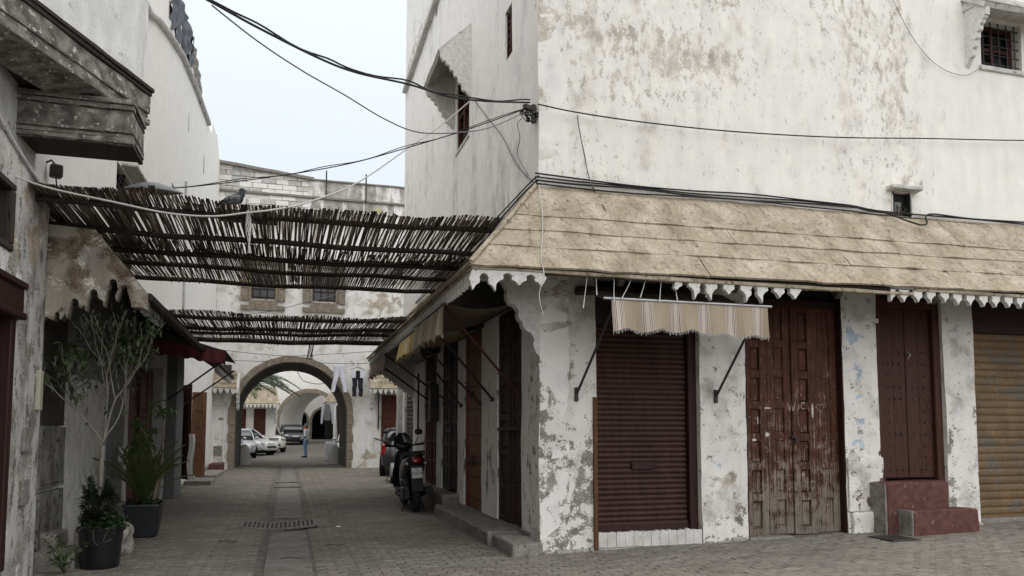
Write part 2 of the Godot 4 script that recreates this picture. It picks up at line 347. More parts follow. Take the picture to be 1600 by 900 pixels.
	for i in 17:
		var x := -0.6 + i * 0.0625
		var s := B.new()
		var y := lerpf(-0.028, 0.016, absf(x + 0.1) / 0.52)
		s.box(Transform3D(), Vector3(x - 0.014, y - 0.008, -12.29), Vector3(x + 0.014, y + 0.003, -11.61), 0.003)
		part(gr, "bar", s, mat.kerb)
	var cr := B.new()
	for sgn in [-1.0, 1.0]: cr.box(fr(Vector3(-0.1, -0.028, -11.9), Vector3(0.52, 0.044 * sgn, 0)), Vector3(-0.52 if sgn < 0 else 0.0, -0.004, -0.012), Vector3(0.0 if sgn < 0 else 0.52, 0.003, 0.012))
	part(gr, "cross_bar", cr, mat.kerb)
	var ap := B.new()
	for q in [[-0.82, -0.64, -12.36, -11.55], [0.44, 0.62, -12.36, -11.55]]:
		ap.box(Transform3D(), Vector3(q[0], -0.06, q[2]), Vector3(q[1], 0.013, q[3]), 0.012)
	part(gr, "mortar_bed", ap, mat.channel)
	# covers
	var spots := [[Vector3(-0.02, -0.036, -22.3), 0.62, 0.5, "farther of two inspection covers in the gutter towards the arch"], [Vector3(0.02, -0.036, -20.4), 0.66, 0.5, "nearer of two inspection covers in the gutter, beyond the grate"]]
	for q in spots:
		var m := thing("inspection_cover", q[3], "manhole cover", q[0], "inspection covers in the gutter")
		var s := B.new()
		s.box(Transform3D(Basis(), q[0]), Vector3(-q[1] / 2, -0.01, -q[2] / 2), Vector3(q[1] / 2, 0.022, q[2] / 2), 0.004)
		part(m, "frame", s, mat.old_sheet)
		s = B.new()
		s.box(Transform3D(Basis(), q[0]), Vector3(-q[1] / 2 + 0.05, 0.0, -q[2] / 2 + 0.05), Vector3(q[1] / 2 - 0.05, 0.026, q[2] / 2 - 0.05), 0.004)
		part(m, "lid", s, mat.channel)
	var b3 := B.new()
	b3.wbox(Vector3(6.78, 0.06, -7.85), Vector3(7.18, gy(7.0, -7.6) + 0.013, -7.45), 0.006, 0.1, 0.008, Transform3D.IDENTITY, 5)
	solo("metal_cover", "small dark worn metal cover in the paving beside the red steps", "manhole cover", Vector3(6.98, 0.08, -7.65), b3, mat.iron)

# ---------------------------------------------------------------- corner building
var corner: Node3D
const WT := 4.18     # height where the pent roof meets the wall
const EH := 2.985    # its eave
const EO := 1.045    # its overhang

func corner_building() -> void:
	corner = thing("corner_building", "tall whitewashed corner building with peeling plaster and tan pent roof over shops", "building", Vector3(FX, 0, FZ))
	var b := B.new()
	b.box(Transform3D(), Vector3(FX + 0.36, 0, -18.7), Vector3(16, 8.6, FZ - 0.36))
	part(corner, "core_wall", b, mat.void_dark)
	# faces
	b = B.new()
	var TF := fr(Vector3(FX, 0, FZ), Vector3.RIGHT)
	facade(b, TF, 10.0, 3.6, 0.36, [Rect2(0.69, 0, 1.35, 3.14), Rect2(2.67, 0, 1.43, 3.22), Rect2(4.64, 0, 1.08, 3.22), Rect2(6.22, 0, 2.3, 3.2)], 0.016, 0.14)
	part(corner, "shop_front_wall", b, mat.front_low)
	b = B.new()
	facade(b, fr(Vector3(FX, 3.6, FZ), Vector3.RIGHT), 13.2, 5.3, 0.36, [Rect2(6.61, 2.93, 0.74, 0.68), Rect2(4.985, 0.60, 0.28, 0.36)], 0.014, 0.3)
	part(corner, "upper_front_wall", b, mat.front_up)
	b = B.new()
	var TL := fr(Vector3(FX, 0, -19.1), Vector3(0, 0, 1))
	facade(b, TL, 10.855, 3.6, 0.36, [Rect2(9.02, 0, 1.15, 2.95), Rect2(6.97, 0, 1.18, 3.1), Rect2(5.1, 0, 1.42, 3.0), Rect2(3.25, 0, 1.35, 2.95), Rect2(0.4, 0, 1.35, 2.95)], 0.016, 0.16)
	part(corner, "shop_lane_wall", b, mat.lane_wall)
	b = B.new()
	facade(b, fr(Vector3(FX, 3.6, -19.1), Vector3(0, 0, 1)), 10.855, 5.3, 0.36, [Rect2(6.3, 2.6, 0.97, 1.5), Rect2(9.45, 2.73, 0.3, 0.68)], 0.014, 0.3)
	facade(b, fr(Vector3(FX, 8.9, -19.1), Vector3(0, 0, 1)), 7.6, 2.2, 0.36, [Rect2(4.2, 0.85, 0.16, 0.3)], 0.014, 0.3)  # out-of-view top stepped low, shaped to let more light into the lane
	facade(b, fr(Vector3(FX, 11.1, -19.1), Vector3(0, 0, 1)), 4.4, 2.2, 0.36, [], 0.014, 0.3)
	part(corner, "upper_lane_wall", b, mat.lane_wall)
	b = B.new()
	b.box(Transform3D(), Vector3(FX + 0.02, 0, -19.12), Vector3(16, 8.9, -18.95))
	b.box(Transform3D(), Vector3(FX + 0.02, 8.9, -19.12), Vector3(9, 13.3, -18.95))
	b.box(Transform3D(), Vector3(FX + 0.05, 8.6, -19), Vector3(16, 8.7, FZ - 0.05))
	b.box(Transform3D(), Vector3(FX + 0.36, 8.7, -18.9), Vector3(9, 11.0, -11.5))
	b.box(Transform3D(), Vector3(FX + 0.36, 11.0, -18.9), Vector3(9, 13.2, -14.7))
	b.box(Transform3D(), Vector3(15.8, 0, -18.9), Vector3(15.95, 8.8, FZ - 0.02))
	part(corner, "rear_wall", b, mat.white)
	# ledge high on the lane side
	b = B.new()
	b.wbox(Vector3(FX - 0.11, 9.93, -18.95), Vector3(FX + 0.02, 10.06, -12.6), 0.02, 0.3, 0.01)
	part(corner, "ledge", b, mat.dirty_white)
	pent_roof()
	upper_windows()

func pent_roof() -> void:
	var roof := MeshInstance3D.new()
	# the bed under the boards: two slopes that meet at the hip
	var b := B.new()
	var W := Vector3(FX, WT - 0.05, FZ); var C := Vector3(FX - EO, EH - 0.06, FZ + EO)
	var e1 := Vector3(13.0, 0.12, 0)
	b.plate(C + Vector3(0.03, 0.03, -0.03), Vector3(13, EH + 0.09, FZ + EO - 0.03), Vector3(13, WT + 0.08, FZ), W, 0.05, 12, 2, 0.01)
	b.plate(Vector3(FX - EO + 0.03, EH - 0.03, -17.5), C + Vector3(0.03, 0.03, -0.03), W, Vector3(FX, WT - 0.03, -17.5), 0.05, 10, 2, 0.01)
	var rf := part(corner, "roof", b, mat.dark_wood)
	# courses of cement boards, each lapping the one below
	var ts := [0.0, 0.40, 0.585, 0.775, 1.0]
	var cuts := [[FX, 5.6, 8.4, 13.0], [FX, 4.9, 7.2, 10.1, 13.0], [FX, 6.3, 9.2, 13.0], [FX, 4.3, 7.7, 10.6, 13.0]]
	var P := func(t: float, x: float, lift: float) -> Vector3:
		var y := lerpf(WT, EH, t) + 0.013 * (x - FX) * (1.0 if x < 9 else 1.0) * (0.8 if t < 0.5 else 0.9) 
		return Vector3(x, y + lift, FZ + EO * t)
	for k in 4:
		var cu: Array = cuts[k]
		for i in cu.size() - 1:
			var x0: float = cu[i] + (0.004 if i > 0 else 0.0); var x1: float = cu[i + 1] - 0.004
			b = B.new()
			var l0 := 0.004; var l1 := 0.024
			var a: Vector3 = P.call(ts[k + 1] + 0.012, x0 - (EO * (ts[k + 1] + 0.012) if i == 0 else 0.0), l1)
			var c: Vector3 = P.call(ts[k + 1] + 0.012, x1, l1)
			var d: Vector3 = P.call(ts[k], x1, l0)
			var e: Vector3 = P.call(ts[k], x0 - (EO * ts[k] if i == 0 else 0.0), l0)
			b.plate(a, c, d, e, 0.024, 14, 3, 0.018, 60 + k * 7 + i, 0.012)
			part(rf, "roof_board", b, mat.roof)
	var zs := [FZ, -10.6, -13.1, -15.4, -17.5]
	for k in 4:
		for i in 4:
			var z0: float = zs[i] - (0.004 if i > 0 else 0.0); var z1: float = zs[i + 1] + 0.004
			var q := func(t: float, z: float, lift: float) -> Vector3: return Vector3(FX - EO * t, lerpf(WT, EH, t) + lift, z)
			b = B.new()
			var a: Vector3 = q.call(ts[k + 1] + 0.012, z1, 0.034)
			var c: Vector3 = q.call(ts[k + 1] + 0.012, z0 + (EO * (ts[k + 1] + 0.012) if i == 0 else 0.0), 0.034)
			var d: Vector3 = q.call(ts[k], z0 + (EO * ts[k] if i == 0 else 0.0), 0.004)
			var e: Vector3 = q.call(ts[k], z1, 0.004)
			b.plate(a, c, d, e, 0.034, 10, 2, 0.016, 90 + k * 5 + i, 0.01)
			part(rf, "roof_board", b, mat.roof)
	# cement roll on the hip, eave moulding
	b = B.new()
	b.tube([Vector3(FX - 0.04, WT + 0.0, FZ + 0.04), Vector3(FX - EO * 0.5, lerpf(WT, EH, 0.5) + 0.025, FZ + EO * 0.5), Vector3(FX - EO - 0.0, EH + 0.02, FZ + EO)], 0.028, 7)
	part(rf, "hip_ridge", b, mat.roof)
	b = B.new()
	b.wbox(Vector3(FX - EO + 0.02, EH - 0.045, FZ + EO - 0.09), Vector3(7.0, EH - 0.003, FZ + EO - 0.02), 0.012, 0.25, 0.016, Transform3D.IDENTITY, 8)
	b.wbox(Vector3(7.005, EH + 0.01, FZ + EO - 0.09), Vector3(13.0, EH + 0.05, FZ + EO - 0.02), 0.012, 0.25, 0.016, Transform3D.IDENTITY, 9)
	b.wbox(Vector3(FX - EO + 0.02, EH - 0.045, -17.5), Vector3(FX - EO + 0.09, EH - 0.003, FZ + EO - 0.1), 0.012, 0.3, 0.012, Transform3D.IDENTITY, 10)
	part(corner, "eave_moulding", b, mat.roof)
	# scalloped plaster valance, broken away in places
	var front := [[1.70, 2.42, EH - 0.04, 0.24, 0.20, "p"], [3.92, 5.42, EH - 0.005, 0.21, 0.21, "p"], [6.68, 13.0, EH + 0.05, 0.195, 0.17, ""]]
	for q in front:
		b = B.new()
		b.prism(teeth(q[0], q[1], q[2], q[3], q[4], q[5] != ""), 0.055, Transform3D(Basis(), Vector3(0, 0, FZ + EO - 0.035)))
		part(corner, "valance", b, mat.lobe)
	b = B.new()
	b.prism(teeth(7.35, 17.2, EH - 0.03, 0.15, 0.14, false), 0.05, fr(Vector3(FX - EO + 0.035, 0, 0), Vector3(0, 0, -1)) * Transform3D(Basis(), Vector3(0, 0, 0.05)))
	part(corner, "valance", b, mat.lobe)
	# lobed plaster brackets under the roof at either end
	var poly := PackedVector2Array([Vector2(FX, 3.95), Vector2(2.0, 3.12), Vector2(1.97, 3.06), Vector2(2.10, 3.05), Vector2(2.2, 3.075), Vector2(2.29, 3.04)])
	var lob := [Vector2(2.34, 2.94), Vector2(2.38, 2.79), Vector2(2.47, 2.70), Vector2(2.515, 2.59), Vector2(2.59, 2.48), Vector2(2.65, 2.38), Vector2(2.70, 2.22)]
	for i in lob.size() - 1:
		var a: Vector2 = lob[i]; var c: Vector2 = lob[i + 1]
		poly.append(a)
		for k in 5:
			var an := PI * (k + 0.5) / 5
			var m := a.lerp(c, (1 - cos(an)) / 2)
			poly.append(m + (c - a).orthogonal().normalized() * sin(an) * 0.026 * (1 if i % 3 != 1 else -0.6))
		poly.append(c + Vector2(0.012, -0.012))
	poly.append(Vector2(FX, 2.14))
	b = B.new()
	b.prism(poly, 0.13, Transform3D(Basis(), Vector3(0, 0, FZ + 0.035)))
	part(corner, "roof_bracket", b, mat.lobe)
	var poly2 := PackedVector2Array([Vector2(FX, 3.95), Vector2(FX - EO + 0.06, EH - 0.02), Vector2(FX - EO + 0.06, 2.8)])
	for i in 9:
		var f := i / 8.0
		var p := Vector2(lerpf(FX - EO + 0.08, FX - 0.1, f), lerpf(2.74, 2.1, f))
		poly2.append(p + Vector2(0.0, 0.05)); poly2.append(p + Vector2(0.045, 0.075)); poly2.append(p + Vector2(0.085, 0.03))
	poly2.append(Vector2(FX, 2.05))
	b = B.new()
	b.prism(poly2, 0.14, Transform3D(Basis(), Vector3(0, 0, -17.3)))
	part(corner, "roof_bracket", b, mat.lobe)
	# purlins and boards seen underneath
	for i in 6:
		b = B.new()
		var z := -9.0 - i * 1.55
		b.box(fr(Vector3(FX, 3.93, z), Vector3(-EO + 0.06, -1.09, 0)), Vector3(0, -0.05, -0.035), Vector3(1.46, 0.03, 0.035), 0.006)
		part(corner, "rafter", b, mat.dark_wood)
	for i in 7:
		b = B.new()
		var x := 3.3 + i * 1.35
		b.box(fr(Vector3(x, 3.98, FZ), Vector3(0, -1.09, EO - 0.06)), Vector3(0, -0.05, -0.035), Vector3(1.46, 0.03, 0.035), 0.006)
		part(corner, "rafter", b, mat.dark_wood)
	# bent rods left hanging where the valance fell off
	for q in [[3.02, 0.20, 0.0], [3.22, 0.26, 0.01], [3.42, 0.22, 0.12], [3.58, 0.20, 0.07], [3.76, 0.24, 0.03], [3.92, 0.21, -0.02], [4.36, 0.16, 0.08], [2.92, 0.34, 0.05]]:
		b = B.new()
		var p := Vector3(q[0], EH - 0.03, FZ + EO - 0.07)
		b.tube([p, p + Vector3(-q[2] * 0.5, -q[1] * 0.55, 0.0), p + Vector3(-q[2], -q[1], 0.01)], [0.003, 0.004, 0.007], 5)
		part(corner, "hanging_rod", b, mat.lobe)

# teeth from x0 to x1 along the bottom of a strip; keyhole notches between pointed teeth
func teeth(x0: float, x1: float, top: float, pitch: float, drop: float, broken: bool) -> PackedVector2Array:
	var o := PackedVector2Array([Vector2(x0, top), Vector2(x0, top - drop * (0.55 if broken else 0.85))])
	var k := int((x1 - x0) / pitch)
	for i in k:
		var x := x0 + i * pitch
		var p := pitch
		var w := 1.0
		w = 0.95 + 0.08 * sin(i * 2.7 + x0 * 3.0)
		if i % 7 == 3: w = 0.72
		if broken: w = 0.8 + 0.25 * sin(i * 4.1 + x0)
		for q in [[0.02, 1.0], [0.16, 0.74], [0.30, 0.64], [0.33, 0.48], [0.29, 0.40], [0.36, 0.24], [0.5, 0.15], [0.64, 0.24], [0.71, 0.40], [0.67, 0.48], [0.70, 0.64], [0.84, 0.74], [0.98, 1.0]]:
			o.append(Vector2(x + q[0] * p, top - drop * q[1] * w))
	o.append(Vector2(x1, top - drop * 0.7)); o.append(Vector2(x1, top))
	if broken:
		o[o.size() - 2] = Vector2(x1 + 0.05, top - drop * 0.25)
		o[1] = Vector2(x0 - 0.03, top - drop * 0.5)
	return o

# a small pent hood with two lobed cheeks over a window: frame T at the wall, x along it, z outwards
func hood(T: Transform3D, w: float, rise: float, out: float, cheek: float, called := "window_hood") -> void:
	var b := B.new()
	b.plate(T * Vector3(0, 0, out), T * Vector3(w, 0, out), T * Vector3(w, rise, 0), T * Vector3(0, rise, 0), 0.06, 6, 4, 0.014, 33, 0.012)
	var h := part(corner, called, b, mat.dirty_white)
	for s in [0.0, 1.0]:
		var poly := PackedVector2Array([Vector2(0, rise - 0.06), Vector2(out - 0.03, -0.045), Vector2(out - 0.04, -0.15)])
		var n := 6
		for i in n:
			var f := float(i) / n
			var p := Vector2(lerpf(out - 0.09, 0.05, f), lerpf(-0.15, -cheek, pow(f, 1.3)))
			var r := out * 0.075
			for k in 4:
				var an := -0.3 + k * 0.75
				poly.append(p + Vector2(cos(an) * r, -sin(an) * r * 1.2))
		poly.append(Vector2(0, -cheek - 0.03))
		b = B.new()
		b.prism(poly, 0.07, T * Transform3D(Basis(Vector3(0, 0, 1), Vector3(0, 1, 0), Vector3(-1, 0, 0)), Vector3(0.035 + s * (w - 0.07) + 0.0, 0, 0)))
		part(h, "cheek", b, mat.lobe)

func upper_windows() -> void:
	# hooded window on the lane side
	var b := B.new()
	b.box(Transform3D(), Vector3(FX + 0.10, 6.2, -12.8), Vector3(FX + 0.12, 7.7, -11.83))
	var wn := part(corner, "window", b, mat.glass_dark, "tall maroon window under the hood on the lane side")
	var f := B.new()
	for z in [-12.79, -12.33, -11.9]: f.box(Transform3D(), Vector3(FX + 0.02, 6.2, z), Vector3(FX + 0.09, 7.7, z + 0.06), 0.006)
	for y in [6.2, 6.75, 7.25, 7.62]: f.box(Transform3D(), Vector3(FX + 0.03, y, -12.8), Vector3(FX + 0.08, y + 0.05, -11.83), 0.005)
	part(wn, "frame", f, mat.maroon)
	b = B.new()
	b.wbox(Vector3(FX - 0.02, 6.12, -12.83), Vector3(FX + 0.1, 6.19, -11.8), 0.02, 0.2, 0.008)
	part(wn, "sill", b, mat.dirty_white)
	hood(fr(Vector3(FX, 7.45, -13.12), Vector3(0, 0, 1)), 1.42, 0.52, 0.54, 0.72)
	# slit window
	b = B.new()
	b.box(Transform3D(), Vector3(FX + 0.09, 6.33, -9.65), Vector3(FX + 0.11, 7.01, -9.35))
	wn = part(corner, "window", b, mat.glass_dark)
	f = B.new()
	for z in [-9.65, -9.5, -9.38]: f.box(Transform3D(), Vector3(FX + 0.02, 6.33, z), Vector3(FX + 0.06, 7.01, z + 0.025), 0.003)
	for i in 7: f.box(Transform3D(), Vector3(FX + 0.025, 6.35 + i * 0.1, -9.65), Vector3(FX + 0.055, 6.365 + i * 0.1, -9.35), 0.002)
	part(wn, "grille", f, mat.maroon)
	# barred window on the front
	b = B.new()
	b.box(Transform3D(), Vector3(9.32, 6.52, FZ - 0.24), Vector3(10.07, 7.22, FZ - 0.22))
	wn = part(corner, "window", b, mat.glass_dark, "barred maroon window high on the front wall")
	f = B.new()
	for x in [9.325, 9.66, 10.0]: f.box(Transform3D(), Vector3(x, 6.53, FZ - 0.2), Vector3(x + 0.06, 7.21, FZ - 0.14), 0.005)
	for y in [6.53, 6.84, 7.15]: f.box(Transform3D(), Vector3(9.325, y, FZ - 0.19), Vector3(10.06, y + 0.055, FZ - 0.15), 0.005)
	part(wn, "frame", f, mat.maroon)
	for i in 5:
		f = B.new()
		f.cyl(Vector3(9.40 + i * 0.145, 6.52, FZ - 0.03), Vector3(9.40 + i * 0.145, 7.22, FZ - 0.03), 0.009, 0.009, 6)
		part(wn, "bar", f, mat.iron)
	for i in 5:
		f = B.new()
		f.cyl(Vector3(9.32, 6.60 + i * 0.135, FZ - 0.045), Vector3(10.07, 6.60 + i * 0.135, FZ - 0.045), 0.008, 0.008, 6)
		part(wn, "bar", f, mat.iron)
	f = B.new()
	f.wbox(Vector3(9.28, 6.46, FZ - 0.02), Vector3(10.1, 6.53, FZ + 0.03), 0.012, 0.2, 0.006)
	part(wn, "sill", f, mat.dirty_white)
	hood(fr(Vector3(9.0, 7.2, FZ), Vector3.RIGHT), 1.4, 0.30, 0.40, 0.72)
	for i in 3:
		f = B.new()
		f.wbox(Vector3(9.02, 7.25 + i * 0.11, FZ), Vector3(10.4, 7.29 + i * 0.11, FZ + 0.36 - i * 0.12), 0.01, 0.2, 0.008)
		part(corner, "hood_moulding", f, mat.dirty_white)
	# meter niche just above the roof
	b = B.new()
	b.box(Transform3D(), Vector3(7.69, 4.19, FZ - 0.10), Vector3(8.0, 4.58, FZ - 0.08))
	var ni := part(corner, "meter_niche", b, mat.black)  # black back panel, shade of the recess put into its colour
	b = B.new()
	b.wbox(Vector3(7.60, 4.565, FZ - 0.02), Vector3(8.10, 4.63, FZ + 0.13), 0.02, 0.1, 0.02)
	part(ni, "lintel", b, mat.dirty_white)
	b = B.new()
	b.box(Transform3D(), Vector3(7.76, 4.26, FZ - 0.09), Vector3(7.88, 4.44, FZ - 0.04), 0.01)
	part(ni, "junction_box", b, mat.old_sheet)
	b = B.new()
	for q in [[7.698, 7.712], [7.968, 7.982]]: b.box(Transform3D(), Vector3(q[0], 4.2, FZ - 0.09), Vector3(q[1], 4.56, FZ + 0.012), 0.003)
	part(ni, "frame", b, mat.black)  # black side strips that paint the recess sides as shaded
	for i in 6:
		b = B.new()
		var x := 7.74 + 0.04 * i
		b.tube([Vector3(x, 4.46 - 0.02 * i, FZ - 0.08), Vector3(x + 0.03 * sin(i * 2.0), 4.36, FZ - 0.02), Vector3(x + 0.04 * sin(i * 3.0), 4.27, FZ - 0.04), Vector3(x - 0.02, 4.17, FZ + 0.0)], 0.007, 5)
		part(ni, "wire", b, mat.iron)
	b = B.new()
	b.tube([Vector3(7.69, 4.51, FZ + 0.005), Vector3(7.68, 4.3, FZ + 0.008), Vector3(7.70, 4.15, FZ + 0.005)], 0.012, 5)
	b.tube([Vector3(8.0, 4.51, FZ + 0.005), Vector3(8.01, 4.3, FZ + 0.008), Vector3(7.99, 4.15, FZ + 0.005)], 0.014, 5)
	part(ni, "surround", b, mat.lobe).set_meta("kind", "stuff")

# a panelled wooden door: T at its lower left corner, x along, z outwards
func panel_door(par: Node, label: String, T: Transform3D, w: float, h: float, leaves: int, cols: int, rows: Array, m: Material, st := 0.06, nm := "door") -> MeshInstance3D:
	var b := B.new()
	b.box(T, Vector3(0, 0, -0.05), Vector3(w, h, -0.02))
	var d := part(par, nm, b, m, label)
	var lw := w / leaves
	for l in leaves:
		var x0 := l * lw + 0.004; var x1 := (l + 1) * lw - 0.004
		var pw := (x1 - x0 - st * (cols + 1)) / cols
		var tilt := T * Transform3D(Basis(Vector3.UP, 0.012 * (1 if l % 2 else -1)), Vector3(0, 0.012 * (l % 2), 0))
		for c in cols + 1:
			b = B.new()
			var x := x0 + c * (pw + st)
			b.box(tilt, Vector3(x, 0.0, -0.03), Vector3(x + st, h, 0.012), 0.005)
			part(d, "stile", b, m)
		for r in rows.size():
			var y0: float = rows[r]
			for c in cols:
				var x := x0 + st + c * (pw + st)
				var y1: float = rows[r + 1] if r + 1 < rows.size() else h
				b = B.new()
				b.box(tilt, Vector3(x, y0, -0.03), Vector3(x + pw, y0 + st * 0.9, 0.009), 0.005)
				part(d, "rail", b, m)
				if r + 1 < rows.size():
					b = B.new()
					b.box(tilt, Vector3(x + 0.012, y0 + st * 0.9 + 0.012, -0.03), Vector3(x + pw - 0.012, y1 - 0.012, -0.006), 0.012)
					part(d, "panel", b, m)
	return d

func shutter(par: Node, label: String, T: Transform3D, w: float, h: float, pitch: float, deep: float, m: Material) -> MeshInstance3D:
	var b := B.new()
	b.box(T, Vector3(0, 0, -0.05), Vector3(w, h, -0.03))
	var d := part(par, "roller_shutter", b, m, label)
	var pr := PackedVector2Array()
	for k in 7:
		var a := PI * k / 6
		pr.append(Vector2(sin(a) * deep, pitch * (0.5 - 0.5 * cos(a)) * 0.9))
	pr.append(Vector2(0.0, pitch * 0.93)); pr.append(Vector2(-0.006, pitch * 0.93)); pr.append(Vector2(-0.006, 0.0))
	var s := B.new()
	# extruded along x: frame whose x is outwards, y up, and whose depth runs along the slat
	s.prism(pr, w - 0.01, Transform3D(Basis(Vector3(0, 0, 1), Vector3(0, 1, 0), Vector3(-1, 0, 0)), Vector3(0.005, 0, -0.025)))
	var me := s.mesh()
	for i in int(h / pitch):
		inst(d, "slat", me, m, T * Transform3D(Basis(Vector3.BACK, rng.randf_range(-0.0012, 0.0012)) * Basis(Vector3.UP, rng.randf_range(-0.003, 0.003)) * Basis(Vector3.RIGHT, rng.randf_range(-0.06, 0.06)), Vector3(0, 0.03 + i * pitch, 0.003 * sin(i * 1.7))))
	b = B.new()
	b.box(T, Vector3(0, -0.01, -0.03), Vector3(w, 0.03, 0.012), 0.005)
	part(d, "bottom_rail", b, m)
	return d

func corner_front() -> void:
	# shutter over a tiled sill
	var b := B.new()
	b.wbox(Vector3(3.42, -0.05, FZ - 0.34), Vector3(4.75, 0.185, FZ - 0.014), 0.02, 0.1, 0.012)
	var sill := part(corner, "shop_sill", b, mat.dirty_white, "low shop sill faced with white tiles")
	var ti := B.new()
	ti.box(Transform3D(), Vector3(0.002, 0.0, 0), Vector3(0.109, 0.17, 0.016), 0.003)
	var tm := ti.mesh()
	for i in 12:
		inst(sill, "tile", tm, mat.tile_white, Transform3D(Basis(Vector3.BACK, rng.randf_range(-0.015, 0.015)), Vector3(3.425 + i * 0.1105, 0.028 + rng.randf_range(-0.004, 0.004), FZ - 0.012)))
	b = B.new()
	for i in 16: b.wbox(Vector3(3.45 + i * 0.08, 0.18, FZ - 0.1), Vector3(3.45 + i * 0.08 + rng.randf_range(0.02, 0.05), 0.19 + rng.randf_range(0.0, 0.016), FZ - 0.03), 0.012, 0.05, 0.02, Transform3D.IDENTITY, i)
	part(sill, "mortar_crumbs", b, mat.lobe)
	var sh := shutter(corner, "maroon ribbed roller shutter behind the striped awning", fr(Vector3(3.42, 0.27, FZ - 0.13), Vector3.RIGHT), 1.215, 2.75, 0.0625, 0.021, mat.slat)
	b = B.new()
	b.box(Transform3D(), Vector3(3.41, 0.19, FZ - 0.16), Vector3(4.64, 0.265, FZ - 0.115), 0.006)
	part(sh, "threshold", b, mat.maroon_dark)
	b = B.new()
	b.box(Transform3D(), Vector3(3.9, 0.91, FZ - 0.12), Vector3(4.2, 1.0, FZ - 0.098), 0.006)
	part(sh, "lock_plate", b, mat.maroon_dark)
	b = B.new()
	b.box(Transform3D(), Vector3(4.645, 0.19, FZ - 0.2), Vector3(4.752, 3.1, FZ - 0.08), 0.006)
	part(sh, "jamb", b, mat.maroon_dark)
	b = B.new()
	b.box(Transform3D(), Vector3(3.42, 2.62, FZ - 0.16), Vector3(4.64, 3.12, FZ - 0.02), 0.01)
	part(sh, "shutter_box", b, mat.void_dark)
	b = B.new()
	b.wbox(Vector3(3.365, 0.0, FZ - 0.01), Vector3(3.412, 1.75, FZ + 0.035), 0.008, 0.2, 0.006)
	part(corner, "rusty_post", b, mat.rust)
	b = B.new()
	b.wbox(Vector3(3.15, 2.93, FZ), Vector3(4.4, 3.02, FZ + 0.16), 0.02, 0.2, 0.02)
	part(corner, "shelf_beam", b, mat.dark_wood)
	# lattice over the shutter
	b = B.new()
	for i in 10:
		b.tube([Vector3(3.5 + i * 0.12, 3.02, FZ - 0.05), Vector3(3.56 + i * 0.12, 3.08, FZ - 0.05), Vector3(3.62 + i * 0.12, 3.02, FZ - 0.05)], 0.006, 4)
	part(corner, "iron_scrolls", b, mat.iron)
	# dirt and mortar washed up against the wall foot
	var ft := B.new()
	var fx := [2.75, 3.36, 4.78, 5.36, 6.85, 7.1, 8.46, 8.92]
	for i in 4:
		var xx: float = fx[2 * i]
		while xx < fx[2 * i + 1] - 0.03:
			var w := minf(rng.randf_range(0.12, 0.3), fx[2 * i + 1] - xx)
			ft.wbox(Vector3(xx, gy(xx, -8.2) - 0.06, FZ - 0.02), Vector3(xx + w, gy(xx, -8.2) + rng.randf_range(0.012, 0.05), FZ + rng.randf_range(0.03, 0.09)), 0.03, 0.06, 0.03, Transform3D.IDENTITY, int(xx * 50))
			xx += w * 0.95
	part(corner, "wall_foot", ft, mat.foot).set_meta("kind", "stuff")
	# weathered folding door
	var T := fr(Vector3(5.40, 0.075, FZ - 0.1), Vector3.RIGHT)
	var rows := [0.0, 0.42, 0.80, 1.16, 1.56, 1.95, 2.33, 2.80]
	var d := panel_door(corner, "weathered maroon folding door worn to bare wood below", T, 1.405, 2.86, 4, 1, rows, mat.worn, 0.105)
	b = B.new()
	b.box(Transform3D(), Vector3(6.075, 1.27, FZ - 0.09), Vector3(6.16, 1.3, FZ - 0.055), 0.006)
	b.cyl(Vector3(6.13, 1.28, FZ - 0.06), Vector3(6.13, 1.2, FZ - 0.055), 0.018, 0.018, 8)
	part(d, "hasp", b, mat.iron)
	b = B.new()
	b.box(Transform3D(), Vector3(5.39, 2.94, FZ - 0.2), Vector3(6.81, 3.03, FZ - 0.06), 0.008)
	part(d, "lintel", b, mat.maroon_dark)
	b = B.new()
	b.box(Transform3D(), Vector3(5.40, 3.03, FZ - 0.2), Vector3(6.81, 3.22, FZ - 0.16))
	part(d, "transom", b, mat.glass_dark)
	b = B.new()
	b.wbox(Vector3(6.80, 0.08, FZ - 0.22), Vector3(6.822, 3.2, FZ + 0.0), 0.004, 0.2, 0.012)
	b.wbox(Vector3(5.386, 0.08, FZ - 0.22), Vector3(5.402, 2.95, FZ + 0.0), 0.004, 0.2, 0.012)
	part(d, "frame", b, mat.maroon_dark)
	b = B.new()
	b.wbox(Vector3(5.38, 0.0, FZ - 0.3), Vector3(5.98, 0.075, FZ + 0.05), 0.02, 0.1, 0.02)
	b.wbox(Vector3(5.95, 0.0, FZ - 0.3), Vector3(6.84, 0.055, FZ - 0.02), 0.02, 0.1, 0.02)
	part(d, "threshold", b, mat.kerb)
	# studded door above the red steps
	b = B.new()
	b.box(Transform3D(), Vector3(7.48, 0.74, FZ - 0.16), Vector3(8.33, 3.2, FZ - 0.13))
	d = part(corner, "door", b, mat.maroon_dark, "maroon studded plank door above red steps")
	for i in 4:
		b = B.new()
		b.box(Transform3D(), Vector3(7.485 + i * 0.21, 0.75, FZ - 0.14), Vector3(7.69 + i * 0.21, 3.0, FZ - 0.105 - 0.006 * (i % 2)), 0.006)
		part(d, "plank", b, mat.maroon)
	for q in [[7.36, 7.485], [8.325, 8.44]]:
		b = B.new()
		b.box(Transform3D(), Vector3(q[0], 0.66, FZ - 0.18), Vector3(q[1], 3.22, FZ - 0.05), 0.012)
		part(d, "jamb", b, mat.maroon)
	b = B.new()
	b.box(Transform3D(), Vector3(7.485, 3.0, FZ - 0.18), Vector3(8.325, 3.12, FZ - 0.06), 0.01)
	part(d, "lintel", b, mat.maroon)
	var st := B.new()
